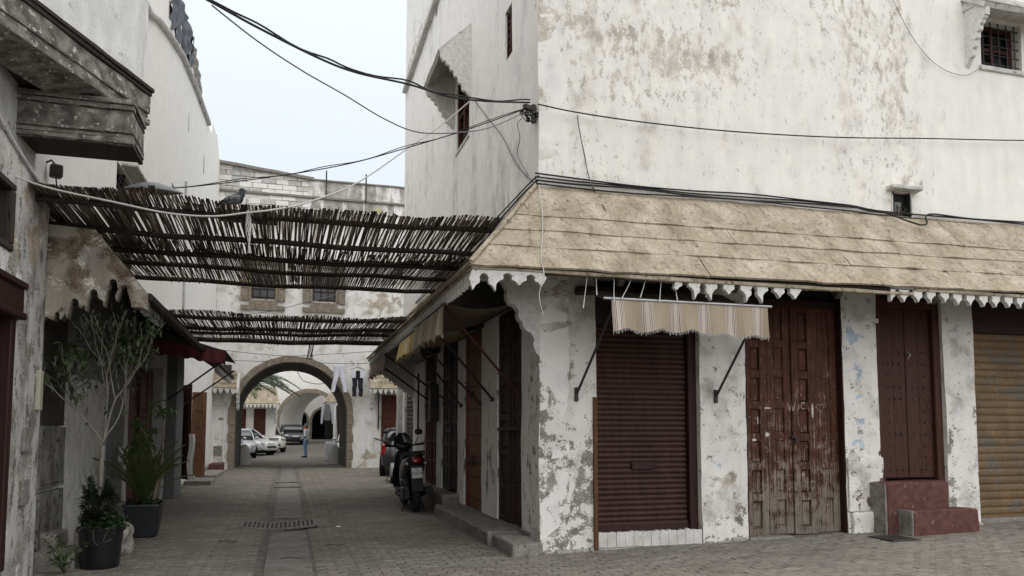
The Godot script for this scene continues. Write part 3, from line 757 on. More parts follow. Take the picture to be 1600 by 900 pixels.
	st.lathe([Vector2(0.018, 0), Vector2(0.015, 0.008), Vector2(0.008, 0.014), Vector2(0.0001, 0.012)], 6, Transform3D(Basis(Vector3.RIGHT, PI / 2), Vector3.ZERO))
	var sm := st.mesh()
	var Ts := []
	for r in 11:
		for c in 9:
			var full: bool = r in [0, 3, 6, 7, 9, 10]
			if not full and c in [2, 3, 5, 6]: continue
			Ts.append(Transform3D(Basis(), Vector3(7.52 + c * 0.097 + rng.randf_range(-0.008, 0.008), 0.86 + r * 0.155 + rng.randf_range(-0.008, 0.008), FZ - 0.106)))
	for t in Ts: inst(d, "stud", sm, mat.iron, t)
	b = B.new()
	b.tube([Vector3(7.93, 2.42, FZ - 0.1), Vector3(7.95, 2.38, FZ - 0.06), Vector3(7.94, 2.32, FZ - 0.1)], 0.007, 5)
	part(d, "handle", b, mat.steel)
	b = B.new()
	b.box(Transform3D(), Vector3(7.40, 2.78, FZ - 0.052), Vector3(7.44, 2.84, FZ - 0.044), 0.004)
	part(d, "bell_push", b, mat.white_paint)
	b = B.new()
	b.wbox(Vector3(7.365, 0.4, FZ - 0.33), Vector3(8.435, 0.715, FZ - 0.03), 0.02, 0.12, 0.012)
	part(corner, "door_plinth", b, mat.red_paint)
	var steps := thing("entrance_steps", "two red painted concrete steps with bare grey side below the studded door", "steps", Vector3(7.7, 0.09, -7.9))
	b = B.new()
	b.wbox(Vector3(7.165, 0.0, FZ - 0.02), Vector3(8.12, 0.72, -7.94), 0.022, 0.09, 0.018, Transform3D.IDENTITY, 4)
	part(steps, "step", b, mat.red_paint)
	b = B.new()
	b.wbox(Vector3(7.33, 0.0, -7.95), Vector3(8.335, 0.395, -7.70), 0.022, 0.09, 0.018, Transform3D.IDENTITY, 5)
	part(steps, "step", b, mat.red_paint)
	b = B.new()
	b.wbox(Vector3(7.145, 0.0, FZ - 0.02), Vector3(7.172, 0.712, -7.955), 0.01, 0.09, 0.012, Transform3D.IDENTITY, 6)
	part(steps, "bare_side", b, mat.kerb)
	b = B.new()
	b.wbox(Vector3(7.31, 0.0, -7.945), Vector3(7.337, 0.388, -7.71), 0.01, 0.09, 0.012, Transform3D.IDENTITY, 7)
	part(steps, "bare_side", b, mat.kerb)
	b = B.new()
	b.wbox(Vector3(6.85, 0.0, FZ - 0.02), Vector3(7.3, 0.34, FZ + 0.07), 0.03, 0.08, 0.03, Transform3D.IDENTITY, 8)
	b.wbox(Vector3(6.83, 0.35, FZ - 0.01), Vector3(7.36, 1.02, FZ + 0.035), 0.012, 0.1, 0.03, Transform3D.IDENTITY, 12)
	part(corner, "wall_base", b, mat.front_low)
	# tan shutter
	sh = shutter(corner, "tan roller shutter at the right edge of the front", fr(Vector3(8.95, 0.19, FZ - 0.14), Vector3.RIGHT), 2.26, 2.78, 0.105, 0.014, mat.slat_tan)
	b = B.new()
	b.box(Transform3D(), Vector3(8.94, 2.72, FZ - 0.2), Vector3(11.22, 3.2, FZ - 0.06), 0.01)
	part(sh, "shutter_box", b, mat.maroon_dark)
	b = B.new()
	b.wbox(Vector3(8.94, 0.02, FZ - 0.3), Vector3(11.22, 0.185, FZ - 0.02), 0.015, 0.15, 0.01)
	part(sh, "threshold", b, mat.kerb)

func corner_lane() -> void:
	var par := corner
	# stone kerb along the shops
	var kb := thing("raised_kerb", "worn grey concrete kerb below the lane side shop doors", "kerb", Vector3(2.5, 0, -10.2))
	var i := 0
	for q in [[2.35, -8.95, 2.70, -8.06, 0.15], [2.31, -10.2, 2.78, -8.96, 0.17], [2.31, -11.35, 2.78, -10.21, 0.175], [2.31, -12.42, 2.78, -11.36, 0.17], [2.45, -14.05, 2.9, -12.43, 0.32], [2.45, -16.2, 2.9, -14.06, 0.32], [2.5, -19.0, 2.9, -16.21, 0.3]]:
		var b := B.new()
		b.wbox(Vector3(q[0], -0.1, q[1]), Vector3(q[2], q[4], q[3]), 0.035, 0.11, 0.035, Transform3D.IDENTITY, 20 + i)
		part(kb, "kerb_stone", b, mat.kerb)
		i += 1
	var b2 := B.new()
	b2.wbox(Vector3(2.7, -0.05, -14.0), Vector3(3.0, 0.19, FZ - 0.3), 0.01, 0.3, 0.01)
	part(kb, "door_sill", b2, mat.kerb)
	# doors, nearest first; x runs along +z on this side
	var T := func(z: float, y: float) -> Transform3D: return fr(Vector3(FX + 0.035, y, z), Vector3(0, 0, 1))
	var d := panel_door(par, "dark brown panelled double door nearest the corner", T.call(-10.06, 0.18), 1.11, 2.75, 2, 1, [0.0, 0.42, 0.86, 1.32, 1.78, 2.2, 2.66], mat.brown_door, 0.10)
	var b := B.new()
	b.box(Transform3D(), Vector3(FX - 0.02, 1.37, -10.0), Vector3(FX + 0.02, 1.41, -9.0), 0.008)
	b.tube([Vector3(FX - 0.01, 1.37, -9.5), Vector3(FX - 0.02, 1.28, -9.5)], 0.015, 6)
	part(d, "iron_bar", b, mat.iron)
	# studded plank door
	b = B.new()
	b.box(Transform3D(), Vector3(FX + 0.07, 0.18, -12.11), Vector3(FX + 0.1, 3.1, -10.96))
	d = part(par, "door", b, mat.orange_wood, "light brown plank door with rows of nails on the lane side")
	for k in 5:
		b = B.new()
		b.box(Transform3D(), Vector3(FX + 0.03 + 0.004 * (k % 2), 0.19, -12.11 + k * 0.23), Vector3(FX + 0.08, 3.08, -12.11 + k * 0.23 + 0.224), 0.006)
		part(d, "plank", b, mat.orange_wood if k != 0 else mat.rust_wood)
	var st := B.new()
	st.lathe([Vector2(0.013, 0), Vector2(0.011, 0.006), Vector2(0.0001, 0.012)], 6, Transform3D(Basis(Vector3.BACK, PI / 2), Vector3.ZERO))
	var sm := st.mesh()
	for r in 7:
		for c in 13: inst(d, "nail_head", sm, mat.iron, Transform3D(Basis(), Vector3(FX + 0.03, 0.35 + [0.0, 0.32, 0.62, 0.95, 1.35, 1.7, 2.25][r], -12.05 + c * 0.086)))
	b = B.new()
	b.box(Transform3D(), Vector3(FX + 0.0, 0.88, -12.05), Vector3(FX + 0.03, 0.92, -11.0), 0.005)
	b.box(Transform3D(), Vector3(FX - 0.01, 0.82, -11.66), Vector3(FX + 0.03, 1.0, -11.54), 0.01)
	b.box(Transform3D(), Vector3(FX - 0.01, 1.88, -11.70), Vector3(FX + 0.03, 1.98, -11.58), 0.01)
	part(d, "bolt", b, mat.iron)
	d = panel_door(par, "black panelled double door farther along the lane", T.call(-13.98, 0.33), 1.38, 2.65, 2, 2, [0.0, 0.4, 0.78, 1.16, 1.55, 1.95, 2.56], mat.black_door, 0.07)
	b = B.new()
	b.box(Transform3D(), Vector3(FX - 0.01, 1.35, -13.5), Vector3(FX + 0.02, 1.4, -13.1), 0.006)
	part(d, "bolt", b, mat.iron)
	panel_door(par, "faded maroon panelled door behind the scooter", T.call(-15.83, 0.33), 1.31, 2.6, 2, 2, [0.0, 0.42, 0.82, 1.22, 1.6, 2.0, 2.5], mat.maroon_shop, 0.07)
	shutter(par, "dark roller shutter at the far end of the lane shops", T.call(-18.68, 0.3), 1.3, 2.6, 0.1, 0.018, mat.iron)
	# pier at the far corner, leaning cable and meter box
	b = B.new()
	b.wbox(Vector3(2.6, 0.0, -19.35), Vector3(2.9, 2.75, -19.05), 0.02, 0.2, 0.02)
	part(par, "end_pier", b, mat.dirty_white)
	b = B.new()
	b.box(Transform3D(), Vector3(FX - 0.17, 1.55, -14.43), Vector3(FX - 0.02, 2.25, -14.2), 0.012)
	var bx := part(par, "switch_box", b, mat.iron)
	b = B.new()
	b.tube([Vector3(FX - 0.08, 2.25, -14.3), Vector3(FX - 0.05, 2.7, -14.3), Vector3(FX - 0.03, 3.0, -14.25)], 0.012, 5)
	part(bx, "cable", b, mat.iron)
	b = B.new()
	b.cyl(Vector3(FX - 0.06, 1.3, -16.3), Vector3(FX - 0.06, 2.6, -16.3), 0.022, 0.022, 7)
	part(par, "drain_pipe", b, mat.iron)

# ---------------------------------------------------------------- near left house with its wooden bay
func near_left_house() -> void:
	var h := thing("bay_house", "grimy plaster house front at the left edge under an overhanging wooden bay", "house", Vector3(-2.4, 0, -7.5))
	var b := B.new()
	var T := fr(Vector3(-2.25, 0, 0.5), Vector3(0, 0, -1))
	facade(b, T, 8.7, 3.55, 0.45, [Rect2(6.4, 0, 1.48, 2.62), Rect2(6.5, 2.86, 1.17, 0.53)], 0.02, 0.14)
	b.prism(PackedVector2Array([Vector2(8.66, 3.54), Vector2(5.0, 3.54), Vector2(5.0, 4.5), Vector2(7.35, 3.80)]), 0.3, T)
	part(h, "wall", b, mat.left_near)
	b = B.new()
	b.box(Transform3D(), Vector3(-2.72, 3.4, -8.6), Vector3(-2.5, 4.9, 0.5))
	part(h, "recessed_wall", b, mat.dirty_white)
	b = B.new()
	b.box(Transform3D(), Vector3(-6, 0, -8.15), Vector3(-2.72, 9.6, 0.5))
	b.box(Transform3D(), Vector3(-2.9, 4.9, -8.6), Vector3(-2.3, 9.6, 0.5))
	part(h, "core_wall", b, mat.void_dark)
	# dark door with a moulded frame
	T = fr(Vector3(-2.36, 0.25, -5.9), Vector3(0, 0, -1))
	var d := panel_door(h, "very dark maroon door at the left edge", T, 1.42, 2.1, 2, 1, [0.0, 0.5, 1.0, 1.5, 2.02], mat.maroon_dark, 0.09)
	b = B.new()
	b.box(Transform3D(), Vector3(-2.4, 0.2, -7.38), Vector3(-2.23, 2.6, -7.27), 0.012)
	part(d, "jamb", b, mat.maroon_dark)
	for q in [[2.36, 2.62, 0.03], [2.30, 2.36, 0.06], [2.56, 2.62, 0.06]]:
		b = B.new()
		b.box(Transform3D(), Vector3(-2.4, q[0], -7.42), Vector3(-2.22 + q[2], q[1], -5.85), 0.012)
		part(d, "lintel", b, mat.maroon_dark)
	for i in 5:
		b = B.new()
		b.box(Transform3D(), Vector3(-2.4, 2.38, -7.28 + i * 0.28), Vector3(-2.20, 2.55, -7.06 + i * 0.28), 0.01)
		part(d, "panel", b, mat.maroon_dark)
	# lattice window above the door
	b = B.new()
	b.box(Transform3D(), Vector3(-2.5, 2.86, -7.18), Vector3(-2.48, 3.4, -6.0))
	var wn := part(h, "window", b, mat.glass_dark, "dark lattice window above the door")
	b = B.new()
	for i in 9:
		for j in 4:
			var c := Vector3(-2.36, 2.93 + j * 0.135, -7.1 + i * 0.135)
			for k in 8: b.cyl(c + Vector3(0, cos(k * TAU / 8), sin(k * TAU / 8)) * 0.06, c + Vector3(0, cos((k + 1) * TAU / 8), sin((k + 1) * TAU / 8)) * 0.06, 0.008, 0.008, 4, false)
	var la := part(wn, "lattice", b, mat.iron)
	la.set_meta("kind", "stuff")
	for q in [[2.84, 2.9], [3.35, 3.41]]:
		b = B.new()
		b.box(Transform3D(), Vector3(-2.42, q[0], -7.2), Vector3(-2.22, q[1], -5.9), 0.01)
		part(wn, "frame", b, mat.dark_wood)
	b = B.new()
	b.box(Transform3D(), Vector3(-2.42, 2.9, -7.2), Vector3(-2.22, 3.35, -7.12), 0.01)
	part(wn, "frame", b, mat.dark_wood)
	# bay: a wedge that grows out of the wall away from the viewer
	var A := Vector3(-2.32, 0, -6.66); var C := Vector3(-1.5, 0, -8.64)
	var TB := fr(A, C - A)
	var L := (C - A).length()
	b = B.new()
	facade(b, TB * Transform3D(Basis(), Vector3(0, 4.96, -0.03)), L, 4.7, 0.3, [], 0.02, 0.2, 5)
	b.box(Transform3D(), Vector3(-2.6, 4.96, -8.66), Vector3(-1.54, 9.66, -8.5))
	part(h, "bay_wall", b, mat.bay)
	var levels := [[4.58, 4.64, 0.02], [4.64, 4.70, 0.0], [4.70, 4.89, 0.02], [4.89, 4.93, 0.04], [4.93, 4.975, 0.06]]
	for i in levels.size():
		var q = levels[i]
		b = B.new()
		b.wbox(Vector3(-0.3, q[0], -0.22), Vector3(L + 0.03, q[1], q[2]), 0.01, 0.16, 0.016, TB, 30 + i)
		part(h, "cornice_board", b, mat.old_wood if i < 3 else mat.dark_wood)
	# soffit boards of dark wood
	for i in 6:
		b = B.new()
		var z0 := -6.7 - i * 0.33
		var w0 := lerpf(-2.3, -1.55, (i + 0.5) / 6.0)
		b.box(Transform3D(), Vector3(-2.5, 4.60 + 0.004 * (i % 2), z0 - 0.322), Vector3(w0 - 0.05, 4.64, z0), 0.004)
		part(h, "soffit_board", b, mat.dark_wood)
	b = B.new()
	b.plate(TB * Vector3(-0.3, 4.53, -0.42), TB * Vector3(L - 0.1, 4.53, -0.42), TB * Vector3(L, 4.59, 0.0), TB * Vector3(-0.3, 4.59, 0.0), 0.03, 10, 2, 0.012, 4)
	part(h, "soffit_cove", b, mat.old_wood)
	# bracket beam under the far end, faced with boards
	b = B.new()
	b.box(Transform3D(), Vector3(-2.6, 4.15, -8.6), Vector3(-1.55, 4.56, -8.06))
	part(h, "bracket_core", b, mat.dark_wood)
	var rows := [[4.13, 4.18, 0.03], [4.18, 4.225, 0.02], [4.225, 4.26, 0.045], [4.26, 4.46, 0.012], [4.46, 4.51, 0.04], [4.51, 4.565, 0.055]]
	for i in rows.size():
		var q = rows[i]
		b = B.new()
		b.wbox(Vector3(-2.56, q[0] + 0.002, -8.07), Vector3(-1.52 + q[2] * 0.5, q[1] - 0.002, -8.02 + q[2]), 0.008, 0.14, 0.012, Transform3D.IDENTITY, 50 + i)
		part(h, "bracket_board", b, mat.old_wood)
		b = B.new()
		b.wbox(Vector3(-1.56, q[0] + 0.004, -8.62), Vector3(-1.53 + q[2] * 0.5 + 0.012 * (i % 2), q[1] - 0.004, -8.075 + 0.05 * (i % 2)), 0.006, 0.14, 0.012, Transform3D.IDENTITY, 60 + i)
		part(h, "bracket_board", b, mat.old_wood if i % 2 else mat.dark_wood)
	# sloping pipe, electric box, two small tin plates
	b = B.new()
	b.tube([Vector3(-2.24, 4.0, -6.3), Vector3(-2.24, 3.80, -6.85), Vector3(-2.24, 3.68, -7.5), Vector3(-2.24, 3.58, -8.12)], 0.02, 7)
	part(h, "pipe", b, mat.dirty_white)
	b = B.new()
	b.box(Transform3D(), Vector3(-2.26, 1.55, -8.13), Vector3(-2.21, 1.92, -8.03), 0.008)
	part(h, "meter_cover", b, mtri_beige())
	for y in [0.80, 0.33]:
		b = B.new()
		b.box(Transform3D(Basis(Vector3.RIGHT, 0.03), Vector3.ZERO), Vector3(-2.255, y - 0.1 + 0.24, -7.93), Vector3(-2.222, y + 0.12 + 0.24, -7.75), 0.005)
		part(h, "tin_plate", b, mat.kerb)

func mtri_beige() -> StandardMaterial3D: return mt(lin(0.42, 0.40, 0.30), 0.6)

# ---------------------------------------------------------------- left shops under their own pent roof
func left_shops() -> void:
	var h := thing("left_shop_row", "shaded low shop row on the left side of the lane under a pent roof", "building", Vector3(-2.6, 0, -14))
	var b := B.new()
	facade(b, fr(Vector3(-2.4, 0, -8.2), Vector3(0, 0, -1)), 9.9, 3.5, 0.4, [Rect2(5.0, 0, 3.3, 2.6)], 0.016, 0.2, 9)
	part(h, "wall", b, mat.dirty_white)
	b = B.new()
	facade(b, fr(Vector3(-2.6, 0, -18.1), Vector3(0, 0, -1)), 11.4, 3.5, 0.15, [Rect2(2.9, 0.2, 2.1, 2.3)], 0.016, 0.25, 9)
	part(h, "wall", b, mat.white)
	b = B.new()
	b.box(Transform3D(), Vector3(-6, 0, -29.4), Vector3(-2.8, 3.5, -8.2))
	part(h, "core_wall", b, mat.void_dark)
	# the lobed cheek that faces the street corner
	var P := PackedVector2Array([Vector2(-2.33, 3.36), Vector2(-1.86, 3.335), Vector2(-1.366, 2.715), Vector2(-1.37, 2.56), Vector2(-1.43, 2.585)])
	for q in [[-1.52, 2.60, -1.60, 2.78, 0.045], [-1.66, 2.66, -1.70, 2.83, 0.05], [-1.77, 2.60, -1.868, 2.72, 0.05], [-1.93, 2.55, -2.03, 2.62, 0.05], [-2.09, 2.47, -2.17, 2.50, 0.03]]:
		P.append(Vector2(q[0] + 0.01, q[1] - 0.02))
		P.append(Vector2(q[0], q[1] + 0.03))
		var c := Vector2(q[2] + q[4] * 0.3, q[3])
		P.append(Vector2(c.x + q[4], c.y - 0.07))
		P.append(Vector2(c.x + q[4] * 0.75, c.y - 0.05))
		for k in 5:
			var an := PI * k / 4
			P.append(c + Vector2(cos(an) * q[4] * 0.75, sin(an) * q[4] * 0.9 - 0.02))
		P.append(Vector2(c.x - q[4] * 0.75, c.y - 0.05))
		P.append(Vector2(c.x - q[4], c.y - 0.08))
	P.append(Vector2(-2.25, 2.455)); P.append(Vector2(-2.33, 2.40))
	b = B.new()
	b.prism(P, 0.16, Transform3D(Basis(), Vector3(0, 0, -8.27)))
	part(h, "roof_cheek", b, mat.left_fin, "stained lobed plaster cheek under the roof end")
	for q in [[-8.3, -13.3, 3.42, 2.72], [-13.4, -20.6, 3.42, 2.75]]:
		b = B.new()
		b.plate(Vector3(-1.36, q[3], q[0]), Vector3(-1.36, q[3], q[1]), Vector3(-2.4, q[2], q[1]), Vector3(-2.4, q[2], q[0]), 0.05, 14, 4, 0.015, 3, 0.015)
		var rf := part(h, "roof", b, mat.roof)
		b = B.new()
		b.box(fr(Vector3(-1.36, q[3] - 0.02, q[0]), Vector3(0, 0, -1)), Vector3(-0.02, -0.05, -0.06), Vector3(q[0] - q[1], 0.03, 0.03), 0.01)
		part(rf, "fascia", b, mat.dark_wood)
		for i in 5:
			b = B.new()
			b.box(fr(Vector3(-2.4, q[2] - 0.07, q[0] - 0.4 - i * (q[0] - q[1]) / 5.2), Vector3(1.04, -0.68, 0)), Vector3(0, -0.03, -0.03), Vector3(1.2, 0.03, 0.03), 0.005)
			part(rf, "rafter", b, mat.dark_wood)
	b = B.new()
	b.prism(teeth(8.35, 9.5, 2.70, 0.115, 0.17, false), 0.045, fr(Vector3(-1.40, 0, 0), Vector3(0, 0, -1)))
	part(h, "valance", b, mat.kerb)
	b = B.new()
	b.box(Transform3D(), Vector3(-2.41, 2.02, -13.2), Vector3(-2.375, 3.4, -9.45), 0.004)
	part(h, "painted_band", b, mat.grey_paint)  # dark grey strip over the upper part of the wall
	b = B.new()
	b.prism(teeth(16.2, 20.4, 2.73, 0.17, 0.2, false), 0.045, fr(Vector3(-1.38, 0, 0), Vector3(0, 0, -1)))
	part(h, "valance", b, mat.lobe)
	# boards and tin sheets fixed to the wall beyond the pillar
	var bd := [[1.42, 2.66, -8.62, -9.42, "maroon_dark"], [0.78, 1.40, -8.64, -9.5, "left_near"], [0.03, 0.74, -8.66, -9.5, "left_near"]]
	for q in bd:
		b = B.new()
		b.wbox(Vector3(-2.42, q[0], q[3]), Vector3(-2.345, q[1], q[2]), 0.006, 0.2, 0.008, Transform3D.IDENTITY, 4)
		part(h, "wall_board", b, mat.dark_wood if q[4] == "maroon_dark" else mat.old_sheet)
	b = B.new()
	for i in 9: b.lathe([Vector2(0.012, 0), Vector2(0.008, 0.008), Vector2(0.0001, 0.01)], 5, Transform3D(Basis(Vector3.BACK, -PI / 2), Vector3(-2.345, 0.82, -8.7 - i * 0.09)))
	part(h, "bolts", b, mat.iron).set_meta("kind", "stuff")
	# grey painted piers either side of the maroon door
	for q in [[-11.75, -12.5, 0.08], [-17.0, -18.05, 0.2]]:
		b = B.new()
		b.wbox(Vector3(-2.6, 0, q[1]), Vector3(-2.4 + q[2], 3.0, q[0]), 0.015, 0.25, 0.01, Transform3D.IDENTITY, 6)
		part(h, "pier", b, mat.grey_paint)
	panel_door(h, "maroon double door between grey piers", fr(Vector3(-2.55, 0.12, -13.25), Vector3(0, 0, -1)), 3.2, 2.4, 4, 1, [0.0, 0.5, 1.0, 1.5, 2.3], mat.maroon_shop, 0.11)
	# two open leaves of the next door
	var d := thing("open_door_leaf", "dark red door leaf standing open, white cloth hung over its edge", "door", Vector3(-2.35, 0.15, -20.6))
	d.rotation.y = -1.15
	d.position = Vector3(-2.58, 0.18, -21.0)
	leaf(d, 0.62, 2.35, mat.rust_wood_dark)
	d = thing("open_door_leaf", "orange brown panelled door leaf standing open, nearer the arch", "door", Vector3(-2.6, 0.12, -23.2))
	leaf(d, 0.38, 2.35, mat.orange_wood)
	var c := B.new()
	var G := []
	for j in 9:
		var r := []
		for i in 7: r.append(Vector3(-2.34 + i * 0.022 + 0.02 * sin(j * 0.9), 1.3 - j * 0.14, -20.4 + 0.04 * sin(i * 1.9 + j * 0.3)))
		G.append(r)
	c.sheet(G)
	solo("hung_cloth", "white cloth hanging down the edge of the dark red door leaf", "cloth", Vector3(-2.25, 0.2, -20.4), c, mat.white_paint)
	# steps along the wall
	var k := 0
	for q in [[-9.15, -8.55, -1.98, 0.17], [-9.2, -8.75, -2.2, 0.34], [-11.9, -10.2, -2.02, 0.2], [-12.3, -11.0, -2.2, 0.36], [-22.4, -21.0, -1.85, 0.12], [-26.6, -23.6, -1.95, 0.13], [-28.6, -27.2, -2.1, 0.3]]:
		b = B.new()
		b.wbox(Vector3(-2.5, -0.1, q[0]), Vector3(q[2], q[3], q[1]), 0.03, 0.12, 0.025, Transform3D.IDENTITY, 70 + k)
		part(h, "step", b, mat.red_paint if k == 6 else mat.kerb)
		k += 1
	var ln := thing("globe_lamp", "small white globe lamp on the shaded left wall", "lamp", Vector3(-2.33, 2.2, -10.7))
	b = B.new()
	b.tube([Vector3(-2.4, 2.3, -10.7), Vector3(-2.34, 2.33, -10.7), Vector3(-2.28, 2.28, -10.7)], 0.012, 6)
	part(ln, "arm", b, mat.iron)
	b = B.new()
	b.lathe(ball(0.055), 12, Transform3D(Basis(), Vector3(-2.28, 2.22, -10.7)))
	part(ln, "globe", b, mat.white_paint)

func ball(r: float, n := 8) -> Array:
	var o := []
	for i in n + 1: o.append(Vector2(maxf(0.0001, sin(PI * i / n) * r), -cos(PI * i / n) * r))
	return o

func leaf(d: Node3D, w: float, h: float, m: Material) -> void:
	var T := Transform3D()
	var sv := d.position
	var rt := d.rotation
	d.position = Vector3.ZERO
	var b := B.new()
	b.box(T, Vector3(0, 0, -0.02), Vector3(w, h, 0.0), 0.0)
	part(d, "board", b, m)
	for x in [0.0, w - 0.1]:
		b = B.new()
		b.box(T, Vector3(x, 0, -0.035), Vector3(x + 0.1, h, 0.018), 0.006)
		part(d, "stile", b, m)
	for i in 6:
		b = B.new()
		b.box(T, Vector3(0.1, i * (h - 0.1) / 5, -0.03), Vector3(w - 0.1, i * (h - 0.1) / 5 + 0.1, 0.015), 0.006)
		part(d, "rail", b, m)
	d.position = sv
	d.rotation = rt

# ---------------------------------------------------------------- tall white house behind them
func tall_house() -> void:
	var h := thing("tall_white_house", "tall plain white house wall rising on the left with a sloping ledge", "house", Vector3(-3, 0, -19))
	var top := [Vector2(8.66, 10.2), Vector2(14.5, 10.2), Vector2(17, 10.5), Vector2(20, 11.1), Vector2(22.8, 11.2), Vector2(22.85, 10.72), Vector2(24.5, 10.92), Vector2(26.3, 11.1), Vector2(26.4, 11.55), Vector2(28.4, 11.65), Vector2(29.45, 11.0)]
	var P := PackedVector2Array([Vector2(8.66, 3.3), Vector2(8.66, 3.3)])
	P = PackedVector2Array(top)
	for y in [Vector2(29.45, 3.3), Vector2(14.2, 3.3), Vector2(14.2, 5.5), Vector2(12.72, 5.5), Vector2(12.72, 3.3), Vector2(8.66, 3.3)]: P.append(y)
	var b := B.new()
	var T := fr(Vector3(-2.6, 0, 0), Vector3(0, 0, -1))
	b.prism(P, 0.3, T)
	part(h, "wall", b, mat.white)
	b = B.new()
	b.box(Transform3D(), Vector3(-7, 0, -29.4), Vector3(-2.9, 10.0, -8.66))
	part(h, "core_wall", b, mat.white)
	var led := [Vector3(-2.58, 8.72, -13.2), Vector3(-2.56, 8.9, -14.65), Vector3(-2.56, 9.25, -15.5), Vector3(-2.56, 9.64, -16.8), Vector3(-2.56, 10.18, -18.9), Vector3(-2.56, 10.62, -22.0), Vector3(-2.56, 10.93, -25.0)]
	b = B.new()
	b.tube(led, 0.075, 6)
	part(h, "ledge", b, mat.dirty_white)
	# window, its hood and grille
	b = B.new()
	b.box(Transform3D(), Vector3(-2.74, 4.0, -14.2), Vector3(-2.72, 5.5, -12.72))
	var wn := part(h, "window", b, mat.glass_dark, "tall grilled window just above the reed screen")
	b = B.new()
	for z in [-14.2, -13.5, -12.8]: b.box(Transform3D(), Vector3(-2.71, 4.0, z), Vector3(-2.62, 5.5, z + 0.08), 0.008)
	part(wn, "frame", b, mat.maroon_dark)
	for i in 7:
		b = B.new()
		b.cyl(Vector3(-2.63, 4.2 + i * 0.2, -14.15), Vector3(-2.63, 4.2 + i * 0.2, -12.8), 0.012, 0.012, 5)
		part(wn, "bar", b, mat.iron)
	b = B.new()
	for i in 5:
		for j in 4:
			var c := Vector3(-2.61, 4.3 + j * 0.33, -13.95 + i * 0.24)
			var pts := []
			for k in 9: pts.append(c + Vector3(0, cos(k * 0.9), sin(k * 0.9)) * (0.02 + 0.01 * k))
			b.tube(pts, 0.007, 4)
	part(wn, "scroll_grille", b, mat.iron).set_meta("kind", "stuff")
	b = B.new()
	b.wbox(Vector3(-2.62, 5.52, -14.4), Vector3(-2.36, 5.58, -13.0), 0.02, 0.2, 0.02)
	part(wn, "hood", b, mat.dirty_white)
	for q in [[-18.2, 6.2, 0.35, 0.7], [-20.6, 9.0, 0.12, 0.5], [-24.2, 9.1, 0.12, 0.6]]:
		b = B.new()
		b.box(Transform3D(), Vector3(-2.61, q[1], q[0] - q[2]), Vector3(-2.594, q[1] + q[3], q[0]))
		part(h, "slit_window", b, mat.glass_dark)
	b = B.new()
	b.tube([Vector3(-2.57, 3.4, -20.6), Vector3(-2.57, 6.0, -20.5), Vector3(-2.57, 7.6, -20.3)], 0.03, 6)
	part(h, "drain_pipe", b, mat.dirty_white)
	# tarpaulins thrown over the parapet
	var G := []
	for j in 15:
		var r := []
		for i in 23:
			var z := -17.0 - i * 0.17
			var y := minf(11.05 + 0.16 * i * 0.17 + 0.05 * sin(i * 0.8), 11.6) - j * (0.075 + 0.012 * sin(i * 1.1))
			r.append(Vector3(-2.57 + 0.03 * sin(i * 1.4 + j * 0.25) + 0.03 * sin(j * 1.3 + i * 0.6), y, z))
		G.append(r)
	var tb := B.new()
	tb.sheet(G)
	solo("grey_tarpaulin", "dark grey tarpaulin bundled over the left roof parapet", "tarpaulin", Vector3(-2.52, 10.5, -19), tb, mt(lin(0.045, 0.05, 0.06), 0.6))
	G = []
	for j in 12:
		var r := []
		for i in 14:
			var z := -20.6 - i * 0.165
			r.append(Vector3(-2.575 + 0.04 * sin(i * 1.9 + j * 0.35), 11.55 - j * (0.06 + 0.012 * sin(i * 1.7)) - 0.02 * i + 0.03 * sin(i * 2.2), z))
		G.append(r)
	tb = B.new()
	tb.sheet(G)
	solo("brown_matting", "frayed brown matting hanging over the far end of the parapet", "matting", Vector3(-2.5, 10.3, -22), tb, mat.old_wood)
	# lean-to roof edge between this house and the gate house
	b = B.new()
	b.plate(Vector3(-2.62, 9.75, -28.6), Vector3(-2.62, 9.35, -29.5), Vector3(-2.9, 9.5, -29.5), Vector3(-2.9, 9.9, -28.6), 0.06, 3, 2, 0.01)
	part(h, "coping", b, mat.dirty_white)

# ---------------------------------------------------------------- gate house across the lane
func arch_poly(x0: float, x1: float, top: float, cx: float, r: float, sy: float, pointed := 0.0, n := 24) -> PackedVector2Array:
	var P := PackedVector2Array([Vector2(x0, 0), Vector2(x0, top), Vector2(x1, top), Vector2(x1, 0), Vector2(cx + r, 0), Vector2(cx + r, sy)])
	for i in range(1, n):
		var a := PI * i / n
		P.append(Vector2(cx + cos(a) * r, sy + sin(a) * (r + pointed * sin(a))))
	P.append(Vector2(cx - r, sy)); P.append(Vector2(cx - r, 0))
	return P

